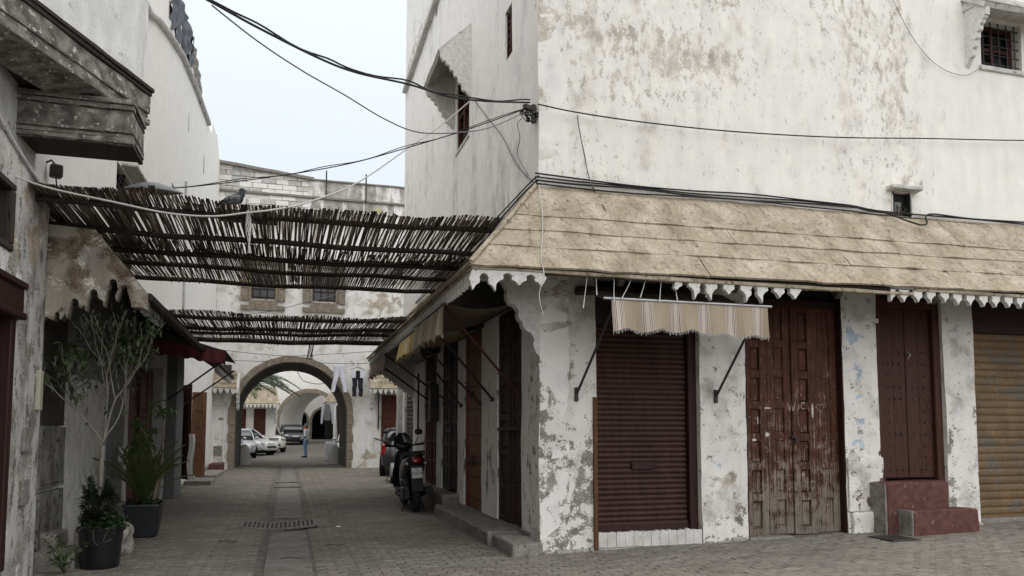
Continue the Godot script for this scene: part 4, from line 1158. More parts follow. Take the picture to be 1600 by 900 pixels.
func voussoirs(par: Node, cx: float, r: float, sy: float, th: float, z: float, deep: float, n: int, jamb: int, m: Material, y0 := 0.0) -> void:
	for i in n:
		var a0 := PI * i / n + 0.004; var a1 := PI * (i + 1) / n - 0.004
		var P := PackedVector2Array()
		var t2 := th + rng.randf_range(-0.02, 0.02)
		for k in 4: P.append(Vector2(cx + cos(lerpf(a0, a1, k / 3.0)) * r, sy + sin(lerpf(a0, a1, k / 3.0)) * r))
		for k in 4: P.append(Vector2(cx + cos(lerpf(a1, a0, k / 3.0)) * (r + t2), sy + sin(lerpf(a1, a0, k / 3.0)) * (r + t2)))
		var b := B.new()
		b.prism(P, deep, Transform3D(Basis(), Vector3(0, 0, z + rng.randf_range(-0.012, 0.012))))
		part(par, "arch_stone", b, m)
	for s in [-1.0, 1.0]:
		for i in jamb:
			var h := (sy - y0) / jamb
			var t2 := th + (0.02 if i % 2 else -0.02)
			var b := B.new()
			var xa: float = cx + s * r; var xb: float = cx + s * (r + t2)
			b.wbox(Vector3(minf(xa, xb), y0 + i * h + 0.004, z - deep), Vector3(maxf(xa, xb), y0 + (i + 1) * h - 0.004, z + rng.randf_range(-0.01, 0.012)), 0.015, 0.15, 0.012, Transform3D.IDENTITY, i + 3)
			part(par, "jamb_stone", b, m)

func small_pent(par: Node, x0: float, x1: float, z: float, yt: float, ye: float, out: float, sd: int) -> void:
	var b := B.new()
	b.plate(Vector3(x0, ye, z + out), Vector3(x1, ye, z + out), Vector3(x1 - 0.05, yt, z), Vector3(x0 + 0.05, yt, z), 0.06, 8, 4, 0.02, sd, 0.02)
	var rf := part(par, "roof", b, mat.roof)
	for k in 3:
		b = B.new()
		var f := (k + 1) / 4.0
		b.wbox(Vector3(x0 + 0.03, lerpf(ye, yt, f) - 0.005, z + out * (1 - f) - 0.015), Vector3(x1 - 0.03, lerpf(ye, yt, f) + 0.022, z + out * (1 - f) + 0.02), 0.006, 0.3, 0.01, Transform3D.IDENTITY, sd + k)
		part(rf, "roof_lap", b, mat.roof)
	b = B.new()
	b.prism(teeth(x0, x1, ye - 0.02, 0.2, 0.22, false), 0.06, Transform3D(Basis(), Vector3(0, 0, z + out - 0.03)))
	part(par, "valance", b, mat.lobe)
	for x in [x0 + 0.1, x1 - 0.02]:
		var P := PackedVector2Array([Vector2(0, yt - 0.06), Vector2(out - 0.06, ye - 0.03), Vector2(out - 0.06, ye - 0.2), Vector2(out * 0.75, ye - 0.22), Vector2(out * 0.72, ye - 0.36), Vector2(out * 0.5, ye - 0.36), Vector2(out * 0.46, ye - 0.52), Vector2(out * 0.25, ye - 0.54), Vector2(out * 0.2, ye - 0.72), Vector2(0, ye - 0.8)])
		b = B.new()
		b.prism(P, 0.09, Transform3D(Basis(Vector3(0, 0, 1), Vector3(0, 1, 0), Vector3(-1, 0, 0)), Vector3(x, 0, z)))
		part(par, "roof_cheek", b, mat.lobe)

func gate_house() -> void:
	var z := -29.5
	var h := thing("gate_house", "white gate house spanning the lane with a round stone arch", "building", Vector3(0.13, 0, z))
	var b := B.new()
	b.prism(arch_poly(-3.2, 12.0, 10.25, 0.13, 2.02, 1.95), 4.6, Transform3D(Basis(), Vector3(0, 0, z)))
	part(h, "wall", b, mat.gate)
	b = B.new()
	b.box(Transform3D(), Vector3(0.55, 10.25, z - 0.35), Vector3(12.0, 10.88, z + 0.004))
	part(h, "parapet", b, mat.gate)
	b = B.new()
	b.wbox(Vector3(-2.8, 10.16, z - 0.1), Vector3(8.0, 10.25, z + 0.09), 0.02, 0.4, 0.02)
	b.wbox(Vector3(0.5, 10.86, z - 0.38), Vector3(12.0, 10.93, z + 0.06), 0.02, 0.5, 0.02)
	part(h, "coping", b, mat.kerb)
	b = B.new()
	b.wbox(Vector3(-2.6, 9.72, z - 0.1), Vector3(8.0, 9.78, z + 0.04), 0.015, 0.4, 0.015)
	part(h, "string_course", b, mat.dirty_white)
	voussoirs(h, 0.13, 1.99, 1.95, 0.22, z + 0.05, 0.5, 23, 6, mat.stone)
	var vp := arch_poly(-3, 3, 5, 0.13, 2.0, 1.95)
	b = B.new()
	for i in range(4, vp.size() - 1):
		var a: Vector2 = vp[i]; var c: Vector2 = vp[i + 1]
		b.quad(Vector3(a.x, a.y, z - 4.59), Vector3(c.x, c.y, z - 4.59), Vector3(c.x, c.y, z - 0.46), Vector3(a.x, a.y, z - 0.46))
	part(h, "vault", b, mat.vault)  # thin liner added under the arch, its shade painted in as dark stone
	# two small windows in deep stone surrounds
	for x in [-0.98, 1.20]:
		b = B.new()
		b.box(Transform3D(), Vector3(x - 0.45, 6.25, z + 0.004), Vector3(x + 0.45, 7.3, z + 0.02))
		var wn := part(h, "window", b, mat.glass_dark)
		var stones := []
		for s in [-1, 1]:
			for k in 3: stones.append([x + s * 0.66 - 0.12, 6.16 + k * 0.45, x + s * 0.66 + 0.12, 6.605 + k * 0.45, 0.11])
			for k in 2: stones.append([x + s * 0.48 - 0.06, 6.2 + k * 0.6, x + s * 0.48 + 0.06, 6.795 + k * 0.6, 0.06])
		for k in 3: stones.append([x - 0.78 + k * 0.52, 5.82, x - 0.265 + k * 0.52, 6.0, 0.12])
		for k in 2: stones.append([x - 0.5 + k * 0.5, 6.0, x - 0.005 + k * 0.5, 6.2, 0.07])
		for k in 3: stones.append([x - 0.78 + k * 0.52, 7.5, x - 0.265 + k * 0.52, 7.72, 0.12])
		for q in stones:
			b = B.new()
			b.wbox(Vector3(q[0], q[1], z - 0.05), Vector3(q[2], q[3] - 0.006, z + q[4]), 0.012, 0.2, 0.012)
			part(wn, "surround_stone", b, mat.stone)
		b = B.new()
		for i in 4: b.box(Transform3D(), Vector3(x - 0.4 + i * 0.26, 6.25, z + 0.025), Vector3(x - 0.36 + i * 0.26, 7.3, z + 0.055), 0.004)
		for i in 4: b.box(Transform3D(), Vector3(x - 0.42, 6.28 + i * 0.3, z + 0.03), Vector3(x + 0.42, 6.32 + i * 0.3, z + 0.05), 0.004)
		part(wn, "frame", b, mat.maroon_dark)
	# concrete blocks of the left roof wall
	for r in 8:
		var x := -2.85 + (0.24 if r % 2 else 0.0) - 0.3
		while x < 0.55:
			var x1 := minf(x + rng.randf_range(0.46, 0.54), 0.56)
			var y := 9.80 + r * 0.2
			var lim := 11.33 - (x + 2.8) * 0.115
			if x1 - maxf(x, -2.9) > 0.1 and y + 0.19 < lim + 0.1:
				b = B.new()
				b.wbox(Vector3(maxf(x, -2.9), y + 0.006, z - 0.2), Vector3(x1 - 0.012, minf(y + 0.194, lim), z - 0.02 + rng.randf_range(0.02, 0.05)), 0.015, 0.25, 0.012, Transform3D.IDENTITY, r * 9 + int(x * 7))
				part(h, "concrete_block", b, mat.dirty_white if rng.randf() < 0.35 else mat.white)
			x = x1
	b = B.new()
	b.box(Transform3D(), Vector3(-2.9, 9.8, z - 0.25), Vector3(0.55, 10.95, z - 0.03))
	part(h, "block_joint", b, mat.kerb)
	b = B.new()
	b.plate(Vector3(-3.0, 11.33, z + 0.2), Vector3(0.75, 10.93, z + 0.2), Vector3(0.75, 11.0, z - 2.0), Vector3(-3.0, 11.4, z - 2.0), 0.1, 8, 3, 0.015)
	part(h, "roof_sheet", b, mat.kerb)
	for q in [[1.2, 10.3, 10.95], [2.69, 10.15, 10.95], [-2.75, 9.6, 11.9]]:
		b = B.new()
		b.cyl(Vector3(q[0], q[1], z + 0.14), Vector3(q[0], q[2] + 0.3, z + 0.14), 0.03, 0.03, 6)
		part(h, "iron_post", b, mat.iron)
	b = B.new()
	b.box(Transform3D(), Vector3(0.35, 9.3, z + 0.0), Vector3(0.5, 9.6, z + 0.02))
	part(h, "vent", b, mat.black)
	# pent roofs either side of the arch and the maroon garage door
	small_pent(h, -2.9, -1.78, z, 3.55, 2.92, 0.75, 5)
	small_pent(h, 2.88, 6.5, z, 3.78, 2.98, 0.75, 9)
	b = B.new()
	b.box(Transform3D(), Vector3(3.4, 0, z + 0.003), Vector3(5.6, 2.75, z + 0.03))
	var d := part(h, "door", b, mat.maroon_shop, "maroon garage door right of the arch")
	for i in 9:
		b = B.new()
		b.box(Transform3D(), Vector3(3.45, 0.05 + i * 0.3, z + 0.02), Vector3(5.55, 0.335 + i * 0.3, z + 0.055), 0.012)
		part(d, "board", b, mat.maroon_shop)
	b = B.new()
	b.cyl(Vector3(3.28, 1.45, z + 0.06), Vector3(3.28, 2.8, z + 0.06), 0.03, 0.03, 6)
	part(h, "drain_pipe", b, mat.iron)
	# blind doorway and plaster pilaster lines left of the arch
	b = B.new()
	for q in [[-2.62, 0.2, -2.56, 2.2], [-2.24, 0.2, -2.19, 2.2], [-2.62, 2.2, -2.19, 2.25]]:
		b.box(Transform3D(), Vector3(q[0], q[1], z), Vector3(q[2], q[3], z + 0.03), 0.008)
	part(h, "plaster_moulding", b, mat.white)
	b = B.new()
	b.box(Transform3D(), Vector3(-2.55, 0.5, z), Vector3(-2.28, 0.85, z + 0.02), 0.004)
	part(h, "meter_hatch", b, mat.kerb)
	b = B.new()
	b.box(Transform3D(), Vector3(-2.4, 1.78, z), Vector3(-2.2, 1.86, z + 0.02), 0.004)
	part(h, "street_plate", b, mat.kerb)
	b = B.new()
	b.box(Transform3D(), Vector3(-2.26, 3.3, z + 0.35), Vector3(-1.98, 3.75, z + 0.39), 0.01)
	b.cyl(Vector3(-2.12, 3.5, z), Vector3(-2.12, 3.5, z + 0.37), 0.015, 0.015, 6)
	solo("hanging_sign", "small plain dark sign board projecting left of the arch", "sign", Vector3(-2.12, 3.3, z + 0.37), b, mat.iron)
	# guard stones at the foot of the arch
	for q in [[-1.72, -33.9, "pale guard stone at the left foot of the arch"], [1.93, -34.0, "pale guard stone at the right foot of the arch"]]:
		b = B.new()
		b.lathe([Vector2(0.26, -0.05), Vector2(0.25, 0.25), Vector2(0.2, 0.6), Vector2(0.12, 0.8), Vector2(0.0001, 0.86)], 12, Transform3D(Basis(), Vector3(q[0], 0, q[1])))
		solo("guard_stone", q[2], "guard stone", Vector3(q[0], 0, q[1]), b, mat.lobe, "guard stones inside the arch")

# ---------------------------------------------------------------- the yard behind the gate
func courtyard() -> void:
	var h := thing("yard_house", "white shop with a tan pent roof in the left of the yard", "building", Vector3(-3.0, 0.1, -49))
	var b := B.new()
	b.box(Transform3D(), Vector3(-8, -0.1, -56), Vector3(-0.75, 8, -49))
	part(h, "wall", b, mat.white)
	b = B.new()
	b.plate(Vector3(-4.0, 3.05, -48.0), Vector3(-0.5, 3.05, -48.0), Vector3(-0.75, 4.0, -49.0), Vector3(-3.7, 4.0, -49.0), 0.08, 8, 4, 0.02)
	var rf := part(h, "roof", b, mat.roof)
	b = B.new()
	b.plate(Vector3(-0.5, 3.05, -48.0), Vector3(-0.5, 3.05, -52.0), Vector3(-0.75, 4.0, -52.0), Vector3(-0.75, 4.0, -49.0), 0.06, 4, 3, 0.01)
	part(rf, "roof_slope", b, mat.roof)
	b = B.new()
	b.prism(teeth(-3.9, -0.55, 3.02, 0.22, 0.28, false), 0.06, Transform3D(Basis(), Vector3(0, 0, -48.02)))
	part(h, "valance", b, mat.lobe)
	var P := PackedVector2Array([Vector2(0, 3.9), Vector2(0.95, 3.03), Vector2(0.95, 2.8), Vector2(0.7, 2.75), Vector2(0.65, 2.5), Vector2(0.4, 2.45), Vector2(0.35, 2.15), Vector2(0.1, 2.1), Vector2(0, 1.8)])
	b = B.new()
	b.prism(P, 0.1, Transform3D(Basis(Vector3(0, 0, 1), Vector3(0, 1, 0), Vector3(-1, 0, 0)), Vector3(-0.78, 0, -49)))
	part(h, "roof_cheek", b, mat.lobe)
	for q in [[-2.0, -1.32], [-3.0, -2.45]]:
		b = B.new()
		b.box(Transform3D(), Vector3(q[0], 0, -49.02), Vector3(q[1], 2.75, -48.95), 0.02)
		part(h, "door", b, mat.maroon_shop)
	# far wall with the big arch
	var z := -62.0
	h = thing("yard_wall_house", "white house closing the yard behind a wide pointed stone arch", "building", Vector3(1.5, 0.4, z))
	b = B.new()
	b.prism(arch_poly(-9, 9, 12.0, 1.62, 2.3, 2.15, 0.12), 4.2, Transform3D(Basis(Vector3.RIGHT, Vector3.UP, Vector3(-0.42, 0, 1)), Vector3(0, 0, z)))
	part(h, "wall", b, mat.white)
	voussoirs(h, 1.62, 2.26, 2.15, 0.32, z + 0.06, 0.4, 17, 4, mat.stone, 0.45)
	b = B.new()
	b.box(Transform3D(), Vector3(-9, 6.9, z), Vector3(9, 7.0, z + 0.12), 0.02)
	part(h, "string_course", b, mat.white)
	h = thing("passage_wall", "inner passage wall with two dark arches seen through the far arch", "wall", Vector3(1.7, 0.5, -70))
	b = B.new()
	b.prism(arch_poly(-4, 1.72, 7.0, 0.92, 0.66, 2.5, 0.25), 0.5, Transform3D(Basis(), Vector3(0, 0, -70)))
	b.prism(arch_poly(1.72, 9, 7.0, 3.15, 1.17, 2.3, 0.2), 0.5, Transform3D(Basis(), Vector3(0, 0, -70)))
	part(h, "wall", b, mat.white)
	voussoirs(h, 3.15, 1.14, 2.3, 0.2, -69.95, 0.2, 11, 4, mat.stone, 0.5)
	voussoirs(h, 0.92, 0.64, 2.5, 0.16, -69.95, 0.2, 9, 4, mat.stone, 0.5)
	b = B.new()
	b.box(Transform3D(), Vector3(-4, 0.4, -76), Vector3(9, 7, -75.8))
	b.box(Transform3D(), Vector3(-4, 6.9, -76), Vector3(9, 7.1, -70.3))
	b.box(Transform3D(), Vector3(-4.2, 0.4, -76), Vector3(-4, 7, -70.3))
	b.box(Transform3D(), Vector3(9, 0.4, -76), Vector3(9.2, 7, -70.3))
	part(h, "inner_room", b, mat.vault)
	b = B.new()
	b.box(Transform3D(), Vector3(3.1, 0.5, -70.45), Vector3(4.3, 3.2, -70.35))
	part(h, "door", b, mat.void_dark)
	# side walls of the yard
	b = B.new()
	b.box(Transform3D(), Vector3(3.4, -0.1, -62), Vector3(4.0, 7, -34.2))
	solo("yard_side_wall", "white side wall on the right of the yard", "wall", Vector3(3.4, 0, -48), b, mat.white, "", "")
	b = B.new()
	b.box(Transform3D(), Vector3(-5.2, -0.1, -49), Vector3(-4.8, 6, -34.2))
	solo("yard_side_wall", "white side wall on the left of the yard behind the parked cars", "wall", Vector3(-4.8, 0, -42), b, mat.white, "", "")
	# clothes stall on the right
	var s := thing("clothes_stall", "narrow clothes stall with a small tan roof right of the yard", "stall", Vector3(2.9, 0, -40))
	b = B.new()
	b.plate(Vector3(1.75, 2.85, -39.0), Vector3(3.4, 2.85, -39.0), Vector3(3.4, 3.55, -40.2), Vector3(2.2, 3.55, -40.2), 0.08, 5, 3, 0.02)
	b.plate(Vector3(1.75, 2.85, -43.0), Vector3(1.75, 2.85, -39.0), Vector3(2.2, 3.55, -40.2), Vector3(2.2, 3.55, -43.0), 0.08, 5, 3, 0.02)
	part(s, "roof", b, mat.roof)
	b = B.new()
	b.prism(teeth(1.8, 3.4, 2.82, 0.2, 0.22, false), 0.05, Transform3D(Basis(), Vector3(0, 0, -39.02)))
	part(s, "valance", b, mat.lobe)
	b = B.new()
	b.box(Transform3D(), Vector3(2.5, 0, -43.0), Vector3(3.4, 2.8, -40.2), 0.02)
	part(s, "cabin", b, mat.dark_wood)
	for q in [[2.42, "rust_wood"], [2.3, "dirty_white"]]:
		b = B.new()
		var G := []
		for j in 10:
			var r := []
			for i in 6: r.append(Vector3(q[0] + 0.04 * sin(j * 0.5 + i), 2.6 - j * 0.22, -40.0 + i * 0.12 + (0.3 if q[0] < 2.4 else 0.0)))
			G.append(r)
		b.sheet(G)
		part(s, "hung_fabric", b, mat[q[1]])
	b = B.new()
	b.wbox(Vector3(1.72, 0, -38.2), Vector3(2.12, 0.86, -37.7), 0.03, 0.1, 0.03)
	solo("covered_table", "small table under a white cloth beside the clothes stall", "table", Vector3(1.92, 0, -37.95), b, mt(lin(0.62, 0.62, 0.68), 0.9))

# ---------------------------------------------------------------- reed screens over the lane
func reed_mesh(k: int, L: float) -> ArrayMesh:
	var b := B.new()
	var P := []
	var rr := []
	for i in 5:
		var f := i / 4.0
		P.append(Vector3(0.012 * sin(k * 1.7 + f * 4.0), 0.010 * sin(k * 2.3 + f * 5.0), -L * f))
		rr.append(0.0088 * (1.0 - 0.25 * f) * (1.0 + 0.08 * sin(k + i * 2.0)))
	b.tube(P, rr, 5, false)
	return b.mesh()

func screen(nm: String, label: String, base: Vector3, beams: Array, mats: Array, pitch: float) -> void:
	var s := thing(nm, label, "reed screen", base)
	var i := 0
	for q in beams:
		var b := B.new()
		var P := []
		for k in 9: P.append(Vector3(lerpf(q[0].x, q[1].x, k / 8.0), lerpf(q[0].y, q[1].y, k / 8.0) - 0.03 * sin(PI * k / 8.0) + 0.012 * sin(k * 1.9 + i), lerpf(q[0].z, q[1].z, k / 8.0) + 0.015 * sin(k * 1.3 + i * 2)))
		b.tube(P, q[2], 7)
		part(s, "pole", b, mat.dark_wood)
		i += 1
	var me := []
	for k in 6: me.append(reed_mesh(k, 1.0))
	var rest := []
	var cols := []
	var count := 0
	var ms := []
	for k in 4:
		var m: StandardMaterial3D = mat.reed.duplicate()
		var g: float = [0.75, 0.95, 1.15, 1.4][k]
		m.albedo_color = Color(m.albedo_color.r * g, m.albedo_color.g * g, m.albedo_color.b * g)
		ms.append(m)
	var fn := FastNoiseLite.new()
	fn.seed = 5; fn.frequency = 0.5; fn.fractal_octaves = 3
	var mi := 0
	for q in mats:
		# q: x0, x1, z near, z far, y near, y far, density 0..1
		var n := int((q[1] - q[0]) / pitch)
		for k in n:
			var x: float = q[0] + (k + rng.randf_range(-0.10, 0.10)) * pitch
			if rng.randf() > q[6]: continue
			var nz := fn.get_noise_2d(x * 3.0, mi * 7.0)
			var z0: float = q[2] + nz * 0.10 + rng.randf_range(-0.010, 0.010)
			var z1: float = q[3] + fn.get_noise_2d(x * 2.0 + 40, mi * 5.0) * 0.12 + rng.randf_range(-0.05, 0.05)
			var sag := -0.05 * sin(PI * k / n) + 0.05 * fn.get_noise_2d(x * 1.5 + 9, mi * 3.0)
			var a := Vector3(x, q[4] + sag, z0)
			var e := Vector3(x + fn.get_noise_2d(x * 1.2, 90.0 + mi * 9) * 0.12 + rng.randf_range(-0.007, 0.007), q[5] + sag + rng.randf_range(-0.01, 0.01), z1)
			var d := e - a
			var zz := -d
			var xx := Vector3.UP.cross(zz).normalized()
			var yy := zz.normalized().cross(xx)
			var th := rng.randf_range(0.8, 1.15)
			var T := Transform3D(Basis(xx * th, yy * th, zz), a)
			count += 1
			var show: bool = count <= 300
			if show: inst(s, "reed", me[count % 6], ms[rng.randi() % 4], T)
			else:
				rest.append(T)
				var g := rng.randf_range(0.7, 1.5)
				cols.append(Color(g, g, g))
		mi += 1
	if rest.size(): many(s, "reed_layer", me[2], mat.reed, rest, cols)

func screens() -> void:
	screen("reed_screen", "nearer large screen of split reeds on dark poles over the lane", Vector3(-0.1, 3.4, -9.2),
		[[Vector3(-2.5, 3.47, -7.8), Vector3(2.22, 3.50, -7.82), 0.031], [Vector3(-2.42, 3.40, -8.46), Vector3(2.2, 3.40, -8.5), 0.031], [Vector3(-2.35, 3.36, -9.15), Vector3(2.2, 3.37, -9.2), 0.03], [Vector3(-2.3, 3.38, -9.9), Vector3(2.15, 3.39, -10.0), 0.03], [Vector3(-2.3, 3.40, -11.0), Vector3(2.15, 3.40, -10.95), 0.032]],
		[[-2.42, 2.12, -7.5, -9.35, 3.54, 3.42, 1.0], [-2.35, 2.12, -9.05, -11.12, 3.42, 3.44, 0.97], [-2.4, -1.2, -7.55, -9.6, 3.60, 3.50, 0.7], [-2.3, 2.1, -7.6, -9.5, 3.56, 3.44, 0.45], [-2.3, 2.1, -8.9, -11.0, 3.46, 3.47, 0.4]], 0.0195)
	screen("reed_screen", "farther smaller reed screen over the lane before the arch", Vector3(-0.1, 3.2, -15),
		[[Vector3(-2.4, 3.2, -13.2), Vector3(1.95, 3.2, -12.75), 0.034], [Vector3(-2.3, 3.2, -14.6), Vector3(1.9, 3.2, -13.9), 0.034], [Vector3(-2.2, 3.2, -15.2), Vector3(1.9, 3.21, -14.8), 0.03], [Vector3(-2.0, 3.2, -16.3), Vector3(1.9, 3.2, -16.0), 0.05]],
		[[-2.4, 1.95, -12.55, -14.9, 3.23, 3.24, 0.95], [-2.3, 1.95, -14.4, -16.5, 3.26, 3.23, 0.95], [-2.3, 1.9, -12.9, -16.2, 3.29, 3.29, 0.5]], 0.0215)
	# odd pieces lying on the near screen
	var b := B.new()
	b.wbox(Vector3(-0.75, 3.56, -8.5), Vector3(-0.15, 3.60, -8.1), 0.01, 0.1, 0.02, Transform3D(Basis(Vector3.UP, 0.4), Vector3.ZERO) * Transform3D(Basis(), Vector3(3.2, 0, 0.2)) if false else Transform3D.IDENTITY, 3)
	solo("loose_board", "broken board lying flat on the near reed screen", "board", Vector3(-0.45, 3.56, -8.3), b, mat.dark_wood)
	b = B.new()
	for k in 9:
		var P := []
		for j in 6: P.append(Vector3(0.36 + k * 0.012 + 0.02 * sin(j + k), 3.17 - j * 0.07, -16.1 + 0.01 * sin(k * 3.0)))
		b.tube(P, 0.007, 4)
	solo("black_rag_strip", "black shredded strip hanging from the farther reed screen", "rag", Vector3(0.4, 2.8, -16.1), b, mat.black)
	b = B.new()
	for k in 5:
		var P := []
		for j in 9: P.append(Vector3(-0.43 + k * 0.006 + 0.012 * sin(j * 1.1 + k) + j * 0.004, 3.56 - j * 0.065, -7.58 + 0.008 * sin(j + k * 2.0)))
		b.tube(P, 0.006, 4)
	solo("pale_rope_end", "frayed pale rope end hanging down from the near reed screen", "rope", Vector3(-0.42, 3.05, -7.58), b, mat.lobe)

# ---------------------------------------------------------------- awnings
func striped(w: int, base: Color, stripes: Array, period: float) -> ImageTexture:
	var im := Image.create(w, 4, false, Image.FORMAT_RGB8)
	im.fill(base)
	for q in stripes:
		var x0 := int(q[0] / period * w); var x1 := int(q[1] / period * w)
		im.fill_rect(Rect2i(x0, 0, maxi(1, x1 - x0), 4), q[2])
	return ImageTexture.create_from_image(im)

func cloth_mat(t: Texture2D, period: float) -> StandardMaterial3D:
	var m := mt(Color(1, 1, 1), 0.95, 0.0, 0.2)
	m.albedo_texture = t
	m.uv1_scale = Vector3(1.0 / period, 1, 1)
	m.backlight_enabled = true
	m.backlight = Color(0.25, 0.24, 0.22)
	return m

# a hanging strip from a to c, drop metres long with a wavy lower edge and thread fringe; u runs in metres
func valance_cloth(par: Node, a: Vector3, c: Vector3, drop: float, m: Material, fm: Material, waves: int, out: Vector3, fringe := 0.035) -> void:
	var G := []
	var n := waves * 8
	var L := (c - a).length()
	var b := B.new()
	var P := func(i: int, j: int) -> Vector3:
		var f := float(i) / n
		var w := sin(f * waves * TAU)
		var d := drop * (1.0 + 0.07 * cos(f * waves * TAU) + 0.03 * sin(f * 9.0))
		var v := j / 6.0
		return a.lerp(c, f) - Vector3(0, d * v - 0.01 * sin(f * 6.0), 0) + out * (0.035 * w * v + 0.012 * sin(f * 23.0 + v * 2.0) * v + 0.03 * v)
	for i in n:
		for j in 6:
			var q := [P.call(i, j + 1), P.call(i + 1, j + 1), P.call(i + 1, j), P.call(i, j)]
			var nm: Vector3 = ((q[1] - q[0]) as Vector3).cross(q[3] - q[0]).normalized()
			for k in [0, 2, 1, 0, 3, 2]:
				b.vert(q[k], nm, Vector2((float(i) + (1.0 if k in [1, 2] else 0.0)) / n * L, 0.5))
	part(par, "valance", b, m)
	if fringe <= 0: return
	b = B.new()
	var k := 0
	while k < L * 70:
		var f := k / (L * 70.0)
		var p: Vector3 = P.call(int(f * n), 6)
		var q: Vector3 = P.call(mini(int(f * n) + 1, n), 6)
		p = p.lerp(q, fposmod(f * n, 1.0))
		b.tube([p + Vector3(0, 0.005, 0), p + Vector3(rng.randf_range(-0.008, 0.008), -fringe * rng.randf_range(0.5, 1.1), rng.randf_range(-0.006, 0.006))], 0.0035, 3, false)
		k += 1
	part(par, "fringe", b, fm).set_meta("kind", "stuff")

func lane_awning(label: String, z0: float, z1: float, xo: float, yo: float, yw: float, drop: float, m: Material, vm: Material, arms: Array) -> void:
	var s := thing("shop_awning", label, "awning", Vector3(xo, yo, (z0 + z1) / 2), "awnings along the lane side shops")
	var b := B.new()
	b.cyl(Vector3(xo, yo, z0), Vector3(xo, yo, z1), 0.02, 0.02, 7)
	part(s, "front_bar", b, mat.iron)
	var G := []
	for i in 15:
		var r := []
		for j in 9:
			var f := j / 8.0
			r.append(Vector3(lerpf(xo, FX - 0.05, f), lerpf(yo, yw, f) - 0.09 * sin(PI * f) - 0.03 * sin(i * 0.9) * sin(PI * f), lerpf(z0, z1, i / 14.0)))
		G.append(r)
	b = B.new()
	b.sheet(G)
	part(s, "canopy", b, m)
	b = B.new()
	b.cyl(Vector3(FX - 0.07, yw + 0.02, z0 + 0.05), Vector3(FX - 0.07, yw + 0.02, z1 - 0.05), 0.05, 0.05, 8)
	part(s, "roller", b, mat.dark_wood)
	valance_cloth(s, Vector3(xo - 0.01, yo, z1), Vector3(xo - 0.01, yo, z0), drop, vm, vm, 5, Vector3(-1, 0, 0), 0.03)
	for q in arms:
		b = B.new()
		b.cyl(q[0], q[1], 0.017, 0.017, 6)
		b.cyl(q[1] + Vector3(0.0, -0.03, 0), q[1] + Vector3(0.0, 0.03, 0), 0.028, 0.028, 6)
		part(s, "arm", b, mat.rust_wood_dark if q.size() > 2 else mat.iron)

